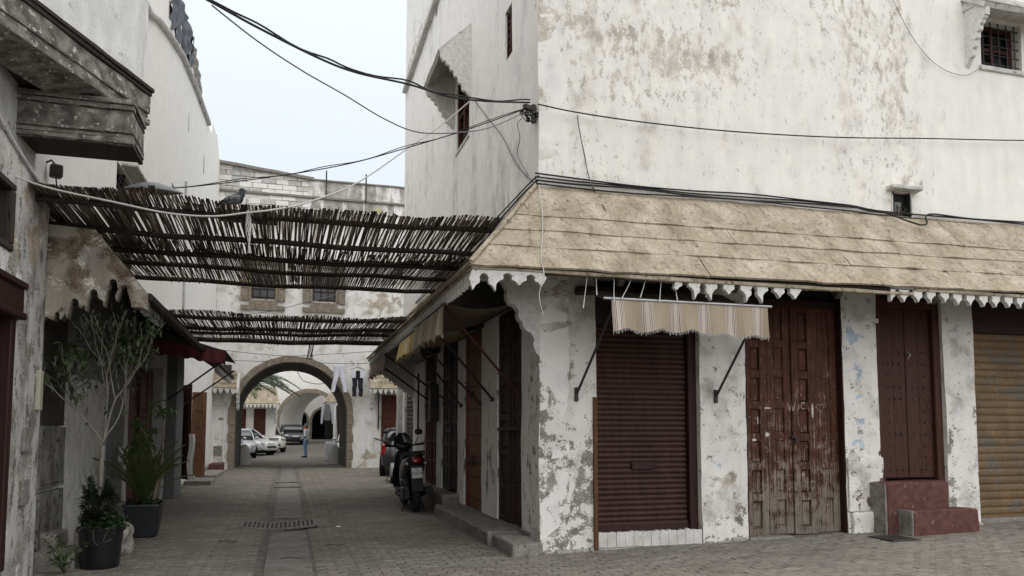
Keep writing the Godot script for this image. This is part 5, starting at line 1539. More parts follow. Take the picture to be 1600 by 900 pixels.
func awnings() -> void:
	# striped awning over the front shutter
	var tan_ := lin(0.34, 0.285, 0.21); var cream := lin(0.54, 0.50, 0.45); var br := lin(0.17, 0.10, 0.085); var pale := lin(0.52, 0.42, 0.36)
	var st := []
	for k in 6: st.append([0.012 + k * 0.020, 0.018 + k * 0.020, br])
	st.append([0.05, 0.075, cream]); st.append([0.14, 0.165, pale]); st.append([0.19, 0.20, br])
	var tx := striped(512, tan_, [[0.0, 0.13, cream], [0.005, 0.012, br], [0.022, 0.030, br], [0.040, 0.046, br], [0.056, 0.074, pale], [0.084, 0.090, br], [0.100, 0.108, br], [0.118, 0.124, br]], 0.335)
	var m := cloth_mat(tx, 0.335)
	var s := thing("striped_awning", "tan awning with brown and white stripes hanging above the ribbed shutter", "awning", Vector3(4.14, 2.7, -7.3))
	var a := Vector3(3.20, 2.735, -7.30); var c := Vector3(5.07, 2.735, -7.30)
	var b := B.new()
	b.cyl(a - Vector3(0.09, 0, 0), c + Vector3(0.05, 0, 0), 0.016, 0.016, 7)
	part(s, "front_bar", b, mat.steel)
	valance_cloth(s, a, c, 0.325, m, mat.lobe, 5, Vector3(0, 0, 1))
	var G := []
	for i in 17:
		var r := []
		for j in 7: r.append(Vector3(lerpf(3.22, 5.05, i / 16.0), 2.74 + 0.28 * j / 6.0 - 0.05 * sin(PI * j / 6.0), lerpf(-7.3, FZ + 0.05, j / 6.0)))
		G.append(r)
	b = B.new()
	b.sheet(G)
	part(s, "canopy", b, m)
	for q in [[3.26, 3.16], [4.985, 4.96]]:
		b = B.new()
		b.cyl(Vector3(q[0], 2.70, -7.33), Vector3(q[1], 1.79, FZ + 0.04), 0.015, 0.015, 7)
		b.box(Transform3D(), Vector3(q[1] - 0.02, 1.70, FZ), Vector3(q[1] + 0.02, 1.86, FZ + 0.04), 0.006)
		part(s, "arm", b, mat.iron)
	# three awnings along the lane side
	var dm := mt(lin(0.16, 0.125, 0.10), 0.95, 0.0, 0.2)
	dm.backlight_enabled = true; dm.backlight = Color(0.2, 0.18, 0.15)
	var vt := cloth_mat(striped(256, lin(0.42, 0.36, 0.28), [[0.03, 0.05, lin(0.3, 0.2, 0.13)], [0.08, 0.13, lin(0.5, 0.46, 0.4)], [0.19, 0.2, lin(0.25, 0.16, 0.1)]], 0.25), 0.25)
	var vy := cloth_mat(striped(256, lin(0.50, 0.40, 0.17), [[0.03, 0.07, lin(0.62, 0.56, 0.42)], [0.15, 0.17, lin(0.3, 0.22, 0.1)]], 0.25), 0.25)
	var vp := cloth_mat(striped(256, lin(0.45, 0.36, 0.33), [[0.03, 0.07, lin(0.35, 0.17, 0.16)], [0.12, 0.15, lin(0.55, 0.5, 0.47)], [0.18, 0.21, lin(0.3, 0.15, 0.14)]], 0.25), 0.25)
	lane_awning("brown shop awning nearest the corner, striped edge hanging down", -8.62, -10.7, 1.70, 2.82, 2.93, 0.34, dm, vt, [[Vector3(1.72, 2.80, -8.7), Vector3(FX - 0.02, 1.84, -9.0 - 0.05), 1], [Vector3(1.74, 2.6, -9.35), Vector3(FX - 0.02, 1.80, -10.25)]])
	lane_awning("yellowish shop awning in the middle of the lane side shops", -10.8, -12.4, 1.72, 2.80, 2.86, 0.30, mt(lin(0.26, 0.19, 0.09), 0.95), vy, [[Vector3(1.74, 2.58, -9.6 - 0.9), Vector3(FX - 0.02, 1.77, -10.95)], [Vector3(1.76, 2.62, -11.1), Vector3(FX - 0.02, 1.78, -12.25)]])
	lane_awning("grey shop awning with pink striped edge, farthest from the corner", -14.1, -16.6, 1.69, 2.78, 2.84, 0.30, mt(lin(0.30, 0.28, 0.26), 0.95), vp, [[Vector3(1.70, 2.77, -14.2), Vector3(FX - 0.02, 1.75, -12.6)], [Vector3(1.70, 2.55, -14.4), Vector3(FX - 0.02, 1.92, -14.9)]])
	# red awning on the left
	var red := mt(lin(0.13, 0.028, 0.034), 0.9)
	s = thing("red_awning", "dark red scalloped awning over the left shop with the grey pier", "awning", Vector3(-1.6, 2.7, -14.6))
	b = B.new()
	G = []
	for i in 9:
		var r := []
		for j in 7: r.append(Vector3(lerpf(-1.02, -2.4, j / 6.0), lerpf(2.70, 3.12, j / 6.0) - 0.04 * sin(PI * j / 6.0), -13.5 - i * 0.32))
		G.append(r)
	b.sheet(G)
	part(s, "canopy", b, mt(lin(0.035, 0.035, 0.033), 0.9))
	b = B.new()
	b.tri(Vector3(-1.02, 2.69, -13.5), Vector3(-2.38, 3.1, -13.5), Vector3(-2.38, 2.84, -13.5))
	b.tri(Vector3(-1.02, 2.69, -13.503), Vector3(-2.38, 2.84, -13.503), Vector3(-2.38, 3.1, -13.503))
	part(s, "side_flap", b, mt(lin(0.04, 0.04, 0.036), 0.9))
	valance_cloth(s, Vector3(-2.22, 2.835, -13.49), Vector3(-1.015, 2.70, -13.49), 0.22, red, red, 6, Vector3(0, 0, 1), 0.0)
	for z in [-13.6, -16.0]:
		b = B.new()
		b.cyl(Vector3(-1.05, 2.55, z), Vector3(-2.25, 1.95, z - 2.4), 0.016, 0.016, 6)
		part(s, "arm", b, mat.iron)

# ---------------------------------------------------------------- washing
func trousers(nm: String, label: String, top: Vector3, w: float, L: float, m: Material, flare: float) -> Node3D:
	var o := thing(nm, label, "trousers", top - Vector3(0, L, 0))
	var b := B.new()
	var split := 0.32
	for s in [-1.0, 1.0]:
		var R := []
		for j in 14:
			var f := j / 13.0
			var cx: float = s * (w * 0.24 + flare * maxf(0.0, f - split))
			var hw := w * (0.27 if f < split else lerpf(0.24, 0.17, (f - split) / (1 - split)))
			var ring := []
			for k in 10:
				var a := -TAU * k / 10
				ring.append(top + Vector3(cx + cos(a) * hw + 0.01 * sin(j * 1.3 + s), -L * f, sin(a) * 0.045 + 0.015 * sin(j * 0.9 + k)))
			R.append(ring)
		b.loft(R, false)
	b.box(Transform3D(), top + Vector3(-w * 0.5, -0.07, -0.04), top + Vector3(w * 0.5, 0.01, 0.04), 0.02)
	part(o, "cloth", b, m)
	return o

func laundry() -> void:
	var white := mt(lin(0.66, 0.66, 0.74), 0.95)
	trousers("white_leggings", "white leggings hung to dry right of the arch", Vector3(1.78, 3.80, -29.1), 0.40, 0.98, white, 0.2)
	var o := trousers("dark_trousers", "black trousers with pale waistband on a hanger right of the arch", Vector3(2.46, 3.62, -29.1), 0.40, 0.95, mt(lin(0.012, 0.014, 0.02), 0.9), 0.05)
	var b := B.new()
	for s in [-1.0, 1.0]: b.box(Transform3D(), Vector3(2.46 + s * 0.15 - 0.07, 3.36, -29.06), Vector3(2.46 + s * 0.15 + 0.07, 3.66, -29.03), 0.01)
	part(o, "white_lining", b, white)
	b = B.new()
	b.tube([Vector3(2.2, 3.66, -29.1), Vector3(2.46, 3.78, -29.1), Vector3(2.72, 3.66, -29.1)], 0.012, 5)
	b.tube([Vector3(2.46, 3.78, -29.1), Vector3(2.46, 3.9, -29.1), Vector3(2.5, 3.93, -29.1)], 0.008, 5)
	part(o, "hanger", b, mat.iron)
	# grey and white top with hanging sleeves, in the yard
	o = thing("hung_shirt", "grey and white long sleeved top hung from the clothes stall", "shirt", Vector3(1.75, 1.6, -38.6))
	var G := []
	for j in 9:
		var r := []
		for i in 7: r.append(Vector3(1.66 + i * 0.055 + 0.01 * sin(j), 2.72 - j * 0.1, -38.6 + 0.04 * sin(i * 1.3 + j * 0.4)))
		G.append(r)
	b = B.new(); b.sheet(G)
	part(o, "body", b, mt(lin(0.28, 0.28, 0.28), 0.95))
	for s in [-1.0, 1.0]:
		b = B.new()
		b.tube([Vector3(1.83 + s * 0.17, 2.72, -38.58), Vector3(1.83 + s * 0.23, 2.3, -38.56), Vector3(1.83 + s * 0.27, 1.75, -38.58)], [0.07, 0.065, 0.05], 8)
		part(o, "sleeve", b, white)

# ---------------------------------------------------------------- cables
func curve(P: Array, n := 6) -> Array:
	var o := []
	for i in P.size() - 1:
		var a: Vector3 = P[maxi(i - 1, 0)]; var b: Vector3 = P[i]; var c: Vector3 = P[i + 1]; var d: Vector3 = P[mini(i + 2, P.size() - 1)]
		for k in n: o.append(b.cubic_interpolate(c, a, d, float(k) / n))
	o.append(P[P.size() - 1])
	return o

func cable(label: String, P: Array, r: float, m: Material, twin := false) -> void:
	var b := B.new()
	b.tube(curve(P), r, 6)
	if twin:
		var Q := []
		var C := curve(P)
		for i in C.size(): Q.append(C[i] + Vector3(0.0, r * 2.1 + 0.012 * sin(i * 0.7), r * sin(i * 1.1)))
		b.tube(Q, r * 0.8, 6)
	solo("cable", label, "cable", P[P.size() / 2], b, m, "cables and wires")

func cables() -> void:
	var an := Vector3(2.66, 5.12, -8.33)
	var blk = mat.black
	var pale := mt(lin(0.5, 0.49, 0.46), 0.7)
	var gry := mt(lin(0.13, 0.13, 0.13), 0.7)
	cable("thick pair of black cables sweeping from the sky at upper left to the corner bracket", [Vector3(-0.87, 4.50, -5.60), Vector3(-0.62, 4.56, -5.93), Vector3(-0.31, 4.59, -6.27), Vector3(0.20, 4.63, -6.75), Vector3(0.56, 4.68, -7.04), Vector3(1.09, 4.81, -7.42), Vector3(1.54, 4.87, -7.71), Vector3(2.03, 5.00, -8.00), Vector3(2.64, 5.20, -8.33)], 0.010, blk, true)
	cable("thin dark cable drooping below the thick pair towards the lane side wall", [Vector3(-0.59, 4.41, -5.70), Vector3(-0.30, 4.38, -6.07), Vector3(0.04, 4.36, -6.44), Vector3(0.43, 4.35, -6.81), Vector3(0.81, 4.31, -7.13), Vector3(1.19, 4.33, -7.42), Vector3(1.69, 4.52, -7.77), Vector3(2.11, 4.73, -8.03), Vector3(2.63, 5.11, -8.33)], 0.006, gry, false)
	cable("dark cable rising from the left house over the near reed screen to the bracket", [Vector3(-2.01, 4.07, -9.50), Vector3(-1.25, 4.13, -9.30), Vector3(-0.55, 4.22, -9.12), Vector3(0.18, 4.34, -8.93), Vector3(0.71, 4.46, -8.80), Vector3(1.28, 4.64, -8.66), Vector3(1.93, 4.86, -8.50), Vector3(2.59, 5.12, -8.33)], 0.006, blk, true)
	cable("white cable sagging along the near reed screen and rising to the hooded window", [Vector3(-2.51, 3.61, -7.25), Vector3(-2.37, 3.55, -7.25), Vector3(-2.03, 3.43, -7.25), Vector3(-1.48, 3.34, -7.25), Vector3(-1.07, 3.28, -7.25), Vector3(-0.70, 3.28, -7.25), Vector3(-0.41, 3.35, -7.30), Vector3(-0.16, 3.43, -7.40), Vector3(0.14, 3.64, -7.80), Vector3(0.72, 4.22, -8.80), Vector3(1.48, 5.15, -10.00), Vector3(2.09, 5.88, -10.90), Vector3(2.71, 6.65, -11.60)], 0.009, pale, false)
	cable("black cable leaving the corner bracket to the right across the front wall", [Vector3(2.68, 5.11, -8.15), Vector3(3.15, 5.07, -8.15), Vector3(3.96, 5.05, -8.15), Vector3(5.18, 5.07, -8.15), Vector3(6.69, 5.16, -8.15), Vector3(8.23, 5.31, -8.15), Vector3(10.40, 5.52, -8.15), Vector3(13.20, 5.90, -8.16)], 0.008, blk, false)
	cable("dark cable slanting down the lane side wall to the roof corner", [Vector3(2.68, 6.47, -11.27), Vector3(2.68, 5.93, -10.54), Vector3(2.68, 5.29, -9.66), Vector3(2.68, 4.86, -9.20), Vector3(2.68, 4.53, -8.78), Vector3(2.68, 4.15, -8.16)], 0.008, gry, false)
	cable("two thin wires hanging down the front wall right of the corner", [Vector3(3.18, 5.04, -8.19), Vector3(3.20, 4.90, -8.19), Vector3(3.26, 4.60, -8.19), Vector3(3.34, 4.26, -8.19), Vector3(3.44, 4.08, -8.19), Vector3(3.41, 3.86, -7.94), Vector3(3.51, 3.66, -7.94)], 0.006, gry, true)
	cable("thin pale wire dropping over the roof edge at the corner", [Vector3(2.69, 4.15, -8.15), Vector3(2.64, 3.85, -7.90), Vector3(2.55, 3.48, -7.60), Vector3(2.43, 3.13, -7.30), Vector3(2.40, 2.90, -7.12), Vector3(2.35, 2.70, -7.12), Vector3(2.39, 2.50, -7.12)], 0.005, pale, false)
	cable("grey wires dropping from the bracket down the lane side wall", [Vector3(2.67, 5.18, -8.75), Vector3(2.67, 5.18, -8.94), Vector3(2.67, 4.97, -8.83), Vector3(2.67, 4.81, -8.94), Vector3(2.67, 4.54, -8.67), Vector3(2.67, 4.37, -8.47)], 0.005, gry, false)
	cable("pale wire loop hanging across the front wall near the barred window", [Vector3(7.80, 7.23, -8.21), Vector3(8.05, 6.81, -8.21), Vector3(8.36, 6.49, -8.21), Vector3(8.68, 6.34, -8.21), Vector3(9.01, 6.33, -8.21), Vector3(9.30, 6.49, -8.21)], 0.004, gry, false)
	cable("lowest black cable of the bundle, looping under the meter niche", [Vector3(2.66, 4.23, -8.19), Vector3(3.20, 4.23, -8.21), Vector3(3.90, 4.25, -8.21), Vector3(4.70, 4.23, -8.21), Vector3(5.50, 4.24, -8.21), Vector3(6.30, 4.27, -8.21), Vector3(7.00, 4.28, -8.21), Vector3(7.40, 4.26, -8.20), Vector3(7.60, 4.19, -8.13), Vector3(7.74, 4.10, -8.03), Vector3(7.90, 4.05, -7.98), Vector3(8.04, 4.10, -8.03), Vector3(8.12, 4.21, -8.13), Vector3(8.32, 4.29, -8.20), Vector3(9.00, 4.28, -8.21), Vector3(10.20, 4.31, -8.21), Vector3(12.00, 4.33, -8.21)], 0.011, blk, false)
	cable("short black cable of the bundle ending at the meter niche", [Vector3(2.66, 4.27, -8.20), Vector3(3.20, 4.27, -8.22), Vector3(3.90, 4.27, -8.22), Vector3(4.70, 4.26, -8.22), Vector3(5.50, 4.28, -8.22), Vector3(6.30, 4.30, -8.22), Vector3(7.00, 4.29, -8.22), Vector3(7.30, 4.25, -8.21), Vector3(7.69, 4.25, -8.21)], 0.009, blk, false)
	cable("upper black cable of the bundle along the top of the front roof", [Vector3(2.66, 4.31, -8.19), Vector3(3.20, 4.30, -8.21), Vector3(3.90, 4.28, -8.21), Vector3(4.70, 4.29, -8.21), Vector3(5.50, 4.32, -8.21), Vector3(6.30, 4.31, -8.21), Vector3(7.00, 4.30, -8.21), Vector3(7.40, 4.27, -8.22), Vector3(8.20, 4.27, -8.22), Vector3(9.20, 4.28, -8.22), Vector3(10.40, 4.28, -8.22), Vector3(12.00, 4.29, -8.22)], 0.010, blk, false)
	cable("thin black cable lying on the top edge of the front roof", [Vector3(2.66, 4.18, -8.16), Vector3(3.20, 4.18, -8.19), Vector3(3.90, 4.18, -8.19), Vector3(4.70, 4.21, -8.19), Vector3(5.50, 4.23, -8.19), Vector3(6.30, 4.22, -8.19), Vector3(7.00, 4.22, -8.19), Vector3(7.40, 4.21, -8.22), Vector3(8.20, 4.21, -8.22), Vector3(9.20, 4.21, -8.22), Vector3(10.40, 4.22, -8.22), Vector3(12.00, 4.22, -8.22)], 0.01, blk, false)
	cable("lower black cable along the top of the lane side roof", [Vector3(2.70, 4.23, -8.18), Vector3(2.67, 4.22, -8.34), Vector3(2.69, 4.24, -9.00), Vector3(2.69, 4.21, -10.00), Vector3(2.69, 4.20, -11.00), Vector3(2.69, 4.22, -12.00), Vector3(2.69, 4.24, -13.50), Vector3(2.69, 4.21, -15.00), Vector3(2.69, 4.22, -17.00)], 0.010, blk, false)
	cable("upper black cable along the top of the lane side roof", [Vector3(2.70, 4.28, -8.18), Vector3(2.67, 4.27, -8.34), Vector3(2.69, 4.29, -9.00), Vector3(2.69, 4.28, -10.00), Vector3(2.69, 4.26, -11.00), Vector3(2.69, 4.25, -12.00), Vector3(2.69, 4.28, -13.50), Vector3(2.69, 4.28, -15.00), Vector3(2.69, 4.25, -17.00)], 0.009, blk, false)
	cable("black clothes line along the gate house above the arch", [Vector3(-3.32, 3.95, -29.20), Vector3(-1.61, 3.91, -29.20), Vector3(0.40, 3.91, -29.20), Vector3(2.49, 3.91, -29.20), Vector3(3.73, 4.09, -29.20)], 0.012, gry, false)
	cable("thin wire along the gate house above the clothes line", [Vector3(-2.70, 4.31, -29.20), Vector3(-0.28, 4.13, -29.20), Vector3(1.54, 4.25, -29.20), Vector3(3.43, 4.43, -29.20)], 0.012, gry, false)
	cable("thin wire slanting across the gate house windows", [Vector3(-4.41, 5.28, -29.20), Vector3(-1.21, 5.65, -29.20), Vector3(0.58, 6.15, -29.20), Vector3(2.44, 6.73, -29.20), Vector3(4.38, 7.13, -29.20)], 0.012, gry, false)
	cable("wire with small clips hanging from the left roof edge", [Vector3(-1.42, 2.76, -8.60), Vector3(-1.37, 2.71, -8.60), Vector3(-1.31, 2.63, -8.60), Vector3(-1.26, 2.54, -8.60)], 0.006, blk, false)
	cable("sagging wire with a lamp fitting across the yard behind the arch", [Vector3(0.11, 6.42, -55.00), Vector3(0.77, 5.10, -55.00), Vector3(1.21, 4.80, -55.00), Vector3(2.07, 4.68, -55.00), Vector3(2.59, 4.87, -55.00)], 0.03, gry, false)
	# iron bracket with insulators at the corner
	var s := thing("cable_bracket", "iron bracket with tangled cable joints at the building corner", "bracket", an)
	var b := B.new()
	b.box(Transform3D(Basis(Vector3.UP, 0.5), an), Vector3(-0.12, -0.03, -0.03), Vector3(0.1, 0.03, 0.03), 0.006)
	b.box(Transform3D(), an + Vector3(0.0, -0.16, -0.02), an + Vector3(0.05, 0.06, 0.02), 0.006)
	part(s, "iron", b, mat.iron)
	for i in 6:
		b = B.new()
		b.lathe([Vector2(0.018, -0.03), Vector2(0.03, -0.02), Vector2(0.02, 0.0), Vector2(0.03, 0.02), Vector2(0.0001, 0.035)], 8, Transform3D(Basis(), an + Vector3(-0.12 + 0.045 * i, -0.05 - 0.03 * (i % 3), 0.05 * sin(i * 2.0))))
		part(s, "insulator", b, mat.iron)
	for i in 5:
		b = B.new()
		var P := []
		for k in 9: P.append(an + Vector3(-0.06 + 0.03 * i + 0.07 * sin(k * 0.8 + i), -0.03 - 0.012 * k - 0.03 * cos(k * 0.8), 0.05 * cos(k + i)))
		b.tube(curve(P, 3), 0.006, 5)
		part(s, "loose_loop", b, blk if i % 2 else gry)

# ---------------------------------------------------------------- plants
func leaf_mesh(L: float, w: float, bend: float) -> ArrayMesh:
	var b := B.new()
	var G := []
	for i in 5:
		var f := i / 4.0
		var hw := w * 0.5 * sin(PI * clampf(f * 0.92 + 0.06, 0, 1))
		var y := -bend * f * f * L
		G.append([Vector3(-hw, y + 0.15 * hw, -L * f), Vector3(0, y - 0.1 * hw, -L * f), Vector3(hw, y + 0.15 * hw, -L * f)])
	b.sheet(G)
	return b.mesh()

func leaf_mat(c: Color) -> StandardMaterial3D:
	var m := mt(c, 0.5, 0.0, 0.4)
	m.backlight_enabled = true
	m.backlight = Color(0.3, 0.4, 0.15)
	return m

func limb(b: B, a: Vector3, d: Vector3, L: float, r: float, depth: int, tips: Array, spread: float, up: float) -> void:
	var P := [a]; var R := [r]
	var p := a; var dir := d.normalized()
	for k in 4:
		dir = (dir + Vector3(rng.randf_range(-0.2, 0.2), rng.randf_range(-0.1, 0.15) + up, rng.randf_range(-0.2, 0.2))).normalized()
		p += dir * L / 4
		P.append(p); R.append(lerpf(r, r * 0.68, (k + 1) / 4.0))
	b.tube(P, R, 6, false)
	if depth == 0:
		for k in [2, 3, 4]: tips.append([P[k], dir])
		return
	tips.append([P[3], dir])
	for k in (3 if depth > 1 else 2):
		var a2 := TAU * k / 3.0 + rng.randf() * 1.5
		var side := Vector3(cos(a2), 0, sin(a2))
		limb(b, p, dir + side * spread * rng.randf_range(0.6, 1.2), L * rng.randf_range(0.6, 0.85), r * 0.66, depth - 1, tips, spread, up)

func put_leaves(par: Node, tips: Array, per: int, meshes: Array, mats: Array, most: int, jit: float, droop: float) -> void:
	var n := 0
	for q in tips:
		for k in per:
			if n >= most: return
			var d: Vector3 = (q[1] as Vector3) * 0.4 + Vector3(rng.randf_range(-1, 1), rng.randf_range(-0.4, 0.5) - droop, rng.randf_range(-1, 1))
			d = d.normalized()
			var zz := -d
			var xx := Vector3.UP.cross(zz).normalized()
			if xx.length() < 0.5: xx = Vector3.RIGHT
			var T := Transform3D(Basis(xx, zz.cross(xx), zz) * Basis(Vector3(0, 0, 1), rng.randf_range(-0.8, 0.8)), q[0] + Vector3(rng.randf_range(-jit, jit), rng.randf_range(-jit, jit), rng.randf_range(-jit, jit)))
			T.basis = T.basis.scaled(Vector3.ONE * rng.randf_range(0.7, 1.2))
			inst(par, "leaf", meshes[rng.randi() % meshes.size()], mats[rng.randi() % mats.size()], T)
			n += 1

func frond(b: B, a: Vector3, d: Vector3, L: float, n: int, ll: float, sag: float, lw := 0.012) -> void:
	var P := []
	var p := a; var dir := d.normalized()
	for k in n + 1:
		P.append(p)
		dir = (dir + Vector3(0, -sag / n, 0)).normalized()
		p += dir * L / n
	b.tube(P, 0.006 * L + 0.003, 4, false)
	for k in range(2, n + 1):
		var t: Vector3 = (P[k] - P[k - 1]).normalized()
		var s := t.cross(Vector3.UP).normalized()
		var f := float(k) / n
		var l := ll * sin(PI * clampf(0.12 + f * 0.85, 0, 1)) * rng.randf_range(0.85, 1.1)
		for sg in [-1.0, 1.0]:
			var e: Vector3 = P[k] + (s * sg * 0.75 + t * 0.75 + Vector3(0, 0.12 - 0.25 * rng.randf(), 0)).normalized() * l
			var m := ((P[k] as Vector3) + e) * 0.5 + Vector3(0, 0.06 * l, 0)
			var w := t * lw
			b.tri(P[k] - w * 0.4, P[k] + w * 0.4, m + w); b.tri(P[k] - w * 0.4, m + w, m - w); b.tri(m - w, m + w, e)

func plants() -> void:
	var dark := [leaf_mat(lin(0.030, 0.048, 0.020)), leaf_mat(lin(0.045, 0.065, 0.025)), leaf_mat(lin(0.022, 0.035, 0.018))]
	var soil := mt(lin(0.035, 0.028, 0.022), 0.95)
	# black bucket with a small pale-barked tree
	var o := thing("potted_tree", "small bare-branched tree with a pale trunk in a black plastic bucket", "potted plant", Vector3(-1.78, 0, -8.65))
	var at := Transform3D(Basis(), Vector3(-1.78, 0, -8.65))
	var b := B.new()
	b.lathe([Vector2(0.0001, 0.005), Vector2(0.168, 0.005), Vector2(0.175, 0.02), Vector2(0.178, 0.05), Vector2(0.203, 0.36), Vector2(0.222, 0.365), Vector2(0.225, 0.405), Vector2(0.212, 0.41), Vector2(0.2, 0.37), Vector2(0.0001, 0.365)], 28, at)
	part(o, "bucket", b, mt(lin(0.010, 0.010, 0.012), 0.28))
	b = B.new()
	b.wbox(Vector3(-1.94, 0.33, -8.81), Vector3(-1.62, 0.375, -8.49), 0.04, 0.06, 0.02)
	part(o, "soil", b, soil)
	b = B.new()
	var tips := []
	var base := Vector3(-1.79, 0.36, -8.64)
	b.tube([base, Vector3(-1.80, 0.7, -8.64), Vector3(-1.80, 1.0, -8.63), Vector3(-1.795, 1.22, -8.63)], [0.032, 0.026, 0.023, 0.025], 9)
	for q in [[Vector3(-0.45, 0.9, 0.1), 0.44, 0.014], [Vector3(0.25, 1.0, -0.15), 0.5, 0.017], [Vector3(-0.1, 1.0, -0.3), 0.48, 0.015], [Vector3(0.55, 0.8, 0.15), 0.48, 0.013], [Vector3(-0.75, 0.62, -0.1), 0.34, 0.011], [Vector3(0.4, 1.0, 0.3), 0.5, 0.012]]:
		limb(b, Vector3(-1.795, 1.18 + rng.randf() * 0.08, -8.63), q[0] * Vector3(0.8, 1, 0.8), q[1] * 0.92, q[2] * 0.85, 3, tips, 0.46, 0.07)
	part(o, "trunk", b, mtri(tile(256, 260, 0.03, lin(0.15, 0.135, 0.115), lin(0.28, 0.255, 0.225), lin(0.08, 0.07, 0.06), 0.70), 0.3, 0.9, 0.2))
	put_leaves(o, tips.filter(func(_q): return rng.randf() < 0.6), 2, [leaf_mesh(0.085, 0.038, 0.5), leaf_mesh(0.07, 0.034, 0.9), leaf_mesh(0.10, 0.042, 0.7)], dark, 300, 0.07, 0.35)
	var lfs := []; var lfc := []
	for k in 950:
		var q = tips[rng.randi() % tips.size()]
		if (q[0] as Vector3).x < -1.9 and rng.randf() < 0.5: continue
		lfs.append(Transform3D(Basis.looking_at(Vector3(rng.randf_range(-1, 1), rng.randf_range(-1.0, 0.3), rng.randf_range(-1, 1))).scaled(Vector3.ONE * rng.randf_range(0.55, 1.05)), q[0] + Vector3(rng.randfn(), rng.randfn(), rng.randfn()) * 0.05))
		var g := rng.randf_range(0.6, 1.5)
		lfc.append(Color(g, g, g))
	var lfm := leaf_mat(lin(0.042, 0.055, 0.03)); lfm.vertex_color_use_as_albedo = true
	many(o, "leaf_mass", leaf_mesh(0.075, 0.034, 0.6), lfm, lfs, lfc)
	# bushy growth at its foot
	var lm := leaf_mesh(0.036, 0.026, 0.4)
	var Ts := []; var cs := []
	for q in [[Vector3(-1.88, 0.62, -8.62), 0.10, 0.28], [Vector3(-1.74, 0.64, -8.66), 0.10, 0.24], [Vector3(-1.82, 0.48, -8.56), 0.14, 0.14]]:
		for k in 950:
			var d := Vector3(rng.randfn(), rng.randfn(), rng.randfn()).normalized()
			var p: Vector3 = q[0] + Vector3(d.x * q[1], d.y * q[2], d.z * q[1]) * pow(rng.randf(), 0.25) * (0.8 + 0.2 * sin(d.x * 7.0 + d.y * 9.0))
			Ts.append(Transform3D(Basis.looking_at(d + Vector3(0, 0.4, 0.01)).scaled(Vector3.ONE * rng.randf_range(0.7, 1.3)), p))
			var g := rng.randf_range(0.6, 1.3)
			cs.append(Color(g, g, g))
	var fm := leaf_mat(lin(0.035, 0.045, 0.028)); fm.vertex_color_use_as_albedo = true
	many(o, "bushy_growth", lm, fm, Ts, cs)
	Ts = []; cs = []
	var lm2 := leaf_mesh(0.055, 0.045, 0.3)
	for k in 240:
		var p := Vector3(-1.70 + rng.randfn() * 0.09, 0.40 + absf(rng.randfn()) * 0.06, -8.52 + rng.randfn() * 0.06)
		Ts.append(Transform3D(Basis.looking_at(Vector3(rng.randf_range(-1, 1), rng.randf_range(0, 1), rng.randf_range(0, 1.2))), p))
		var g := rng.randf_range(0.7, 1.4)
		cs.append(Color(g, g, g))
	var gm := leaf_mat(lin(0.055, 0.095, 0.04)); gm.vertex_color_use_as_albedo = true
	many(o, "green_trailer", lm2, gm, Ts, cs)
	b = B.new()
	for k in 3:
		var x := -1.93 + 0.13 * k
		b.tube(curve([Vector3(x + 0.05, 0.42, -8.47), Vector3(x, 0.40, -8.42), Vector3(x - 0.02 + 0.03 * sin(k * 2.0), 0.28, -8.43), Vector3(x + 0.03, 0.20 + 0.05 * (k % 3), -8.45)], 4), 0.003, 4)
	part(o, "trailing_stem", b, mat.reed).set_meta("kind", "stuff")
	b = B.new()
	for k in 8:
		var p := Vector3(-1.86 + 0.01 * k, 0.5, -8.62)
		var d := Vector3(rng.randf_range(-0.5, 0.3), 1, rng.randf_range(-0.3, 0.3)).normalized()
		var s := d.cross(Vector3.BACK).normalized() * 0.012
		b.tri(p - s, p + s, p + d * rng.randf_range(0.35, 0.6))
	part(o, "spiky_leaf", b, dark[2])
	# square pot with a young palm and a broad-leaved sapling
	o = thing("potted_palm", "young feathery palm and broad-leaved sapling in a square dark grey pot", "potted plant", Vector3(-1.78, 0, -11.05))
	b = B.new()
	var c := Vector3(-1.78, 0, -11.05)
	var R := []
	for q in [[0.155, 0.0], [0.16, 0.01], [0.205, 0.38], [0.22, 0.385], [0.22, 0.425], [0.2, 0.425], [0.19, 0.37]]:
		var ring := []
		for k in 4:
			for e in [-0.82, 0.82]:
				var a := PI / 4 + k * PI / 2
				var v: Vector3 = Vector3(cos(a), 0, -sin(a)) * 1.414 * q[0]
				var s2: Vector3 = Vector3(-sin(a), 0, -cos(a)) * q[0] * 0.12 * signf(e)
				ring.append(c + v * 0.94 + s2 + Vector3(0, q[1], 0))
		R.append(ring)
	b.loft(R)
	part(o, "pot", b, mt(lin(0.022, 0.024, 0.027), 0.4))
	for k in 46:
		b = B.new()
		var a := TAU * k / 46.0 + rng.randf() * 0.3
		var tilt := rng.randf_range(0.12, 0.62)
		frond(b, c + Vector3(0, 0.4, 0), Vector3(cos(a) * tilt, 1.0, sin(a) * tilt), rng.randf_range(0.65, 1.0), 16, 0.19, rng.randf_range(0.7, 1.5), 0.006)
		part(o, "frond", b, leaf_mat(lin(0.055, 0.07, 0.022)) if k % 3 else dark[1])
	b = B.new()
	tips = []
	b.tube([c + Vector3(0.1, 0.4, 0), c + Vector3(0.16, 0.75, 0.02), c + Vector3(0.06, 1.15, 0.0), c + Vector3(-0.06, 1.4, 0.0)], [0.026, 0.024, 0.02, 0.018], 7)
	b.tube([c + Vector3(0.17, 0.5, 0), c + Vector3(0.2, 1.1, 0.02), c + Vector3(0.19, 1.6, 0.0)], [0.02, 0.018, 0.014], 7)
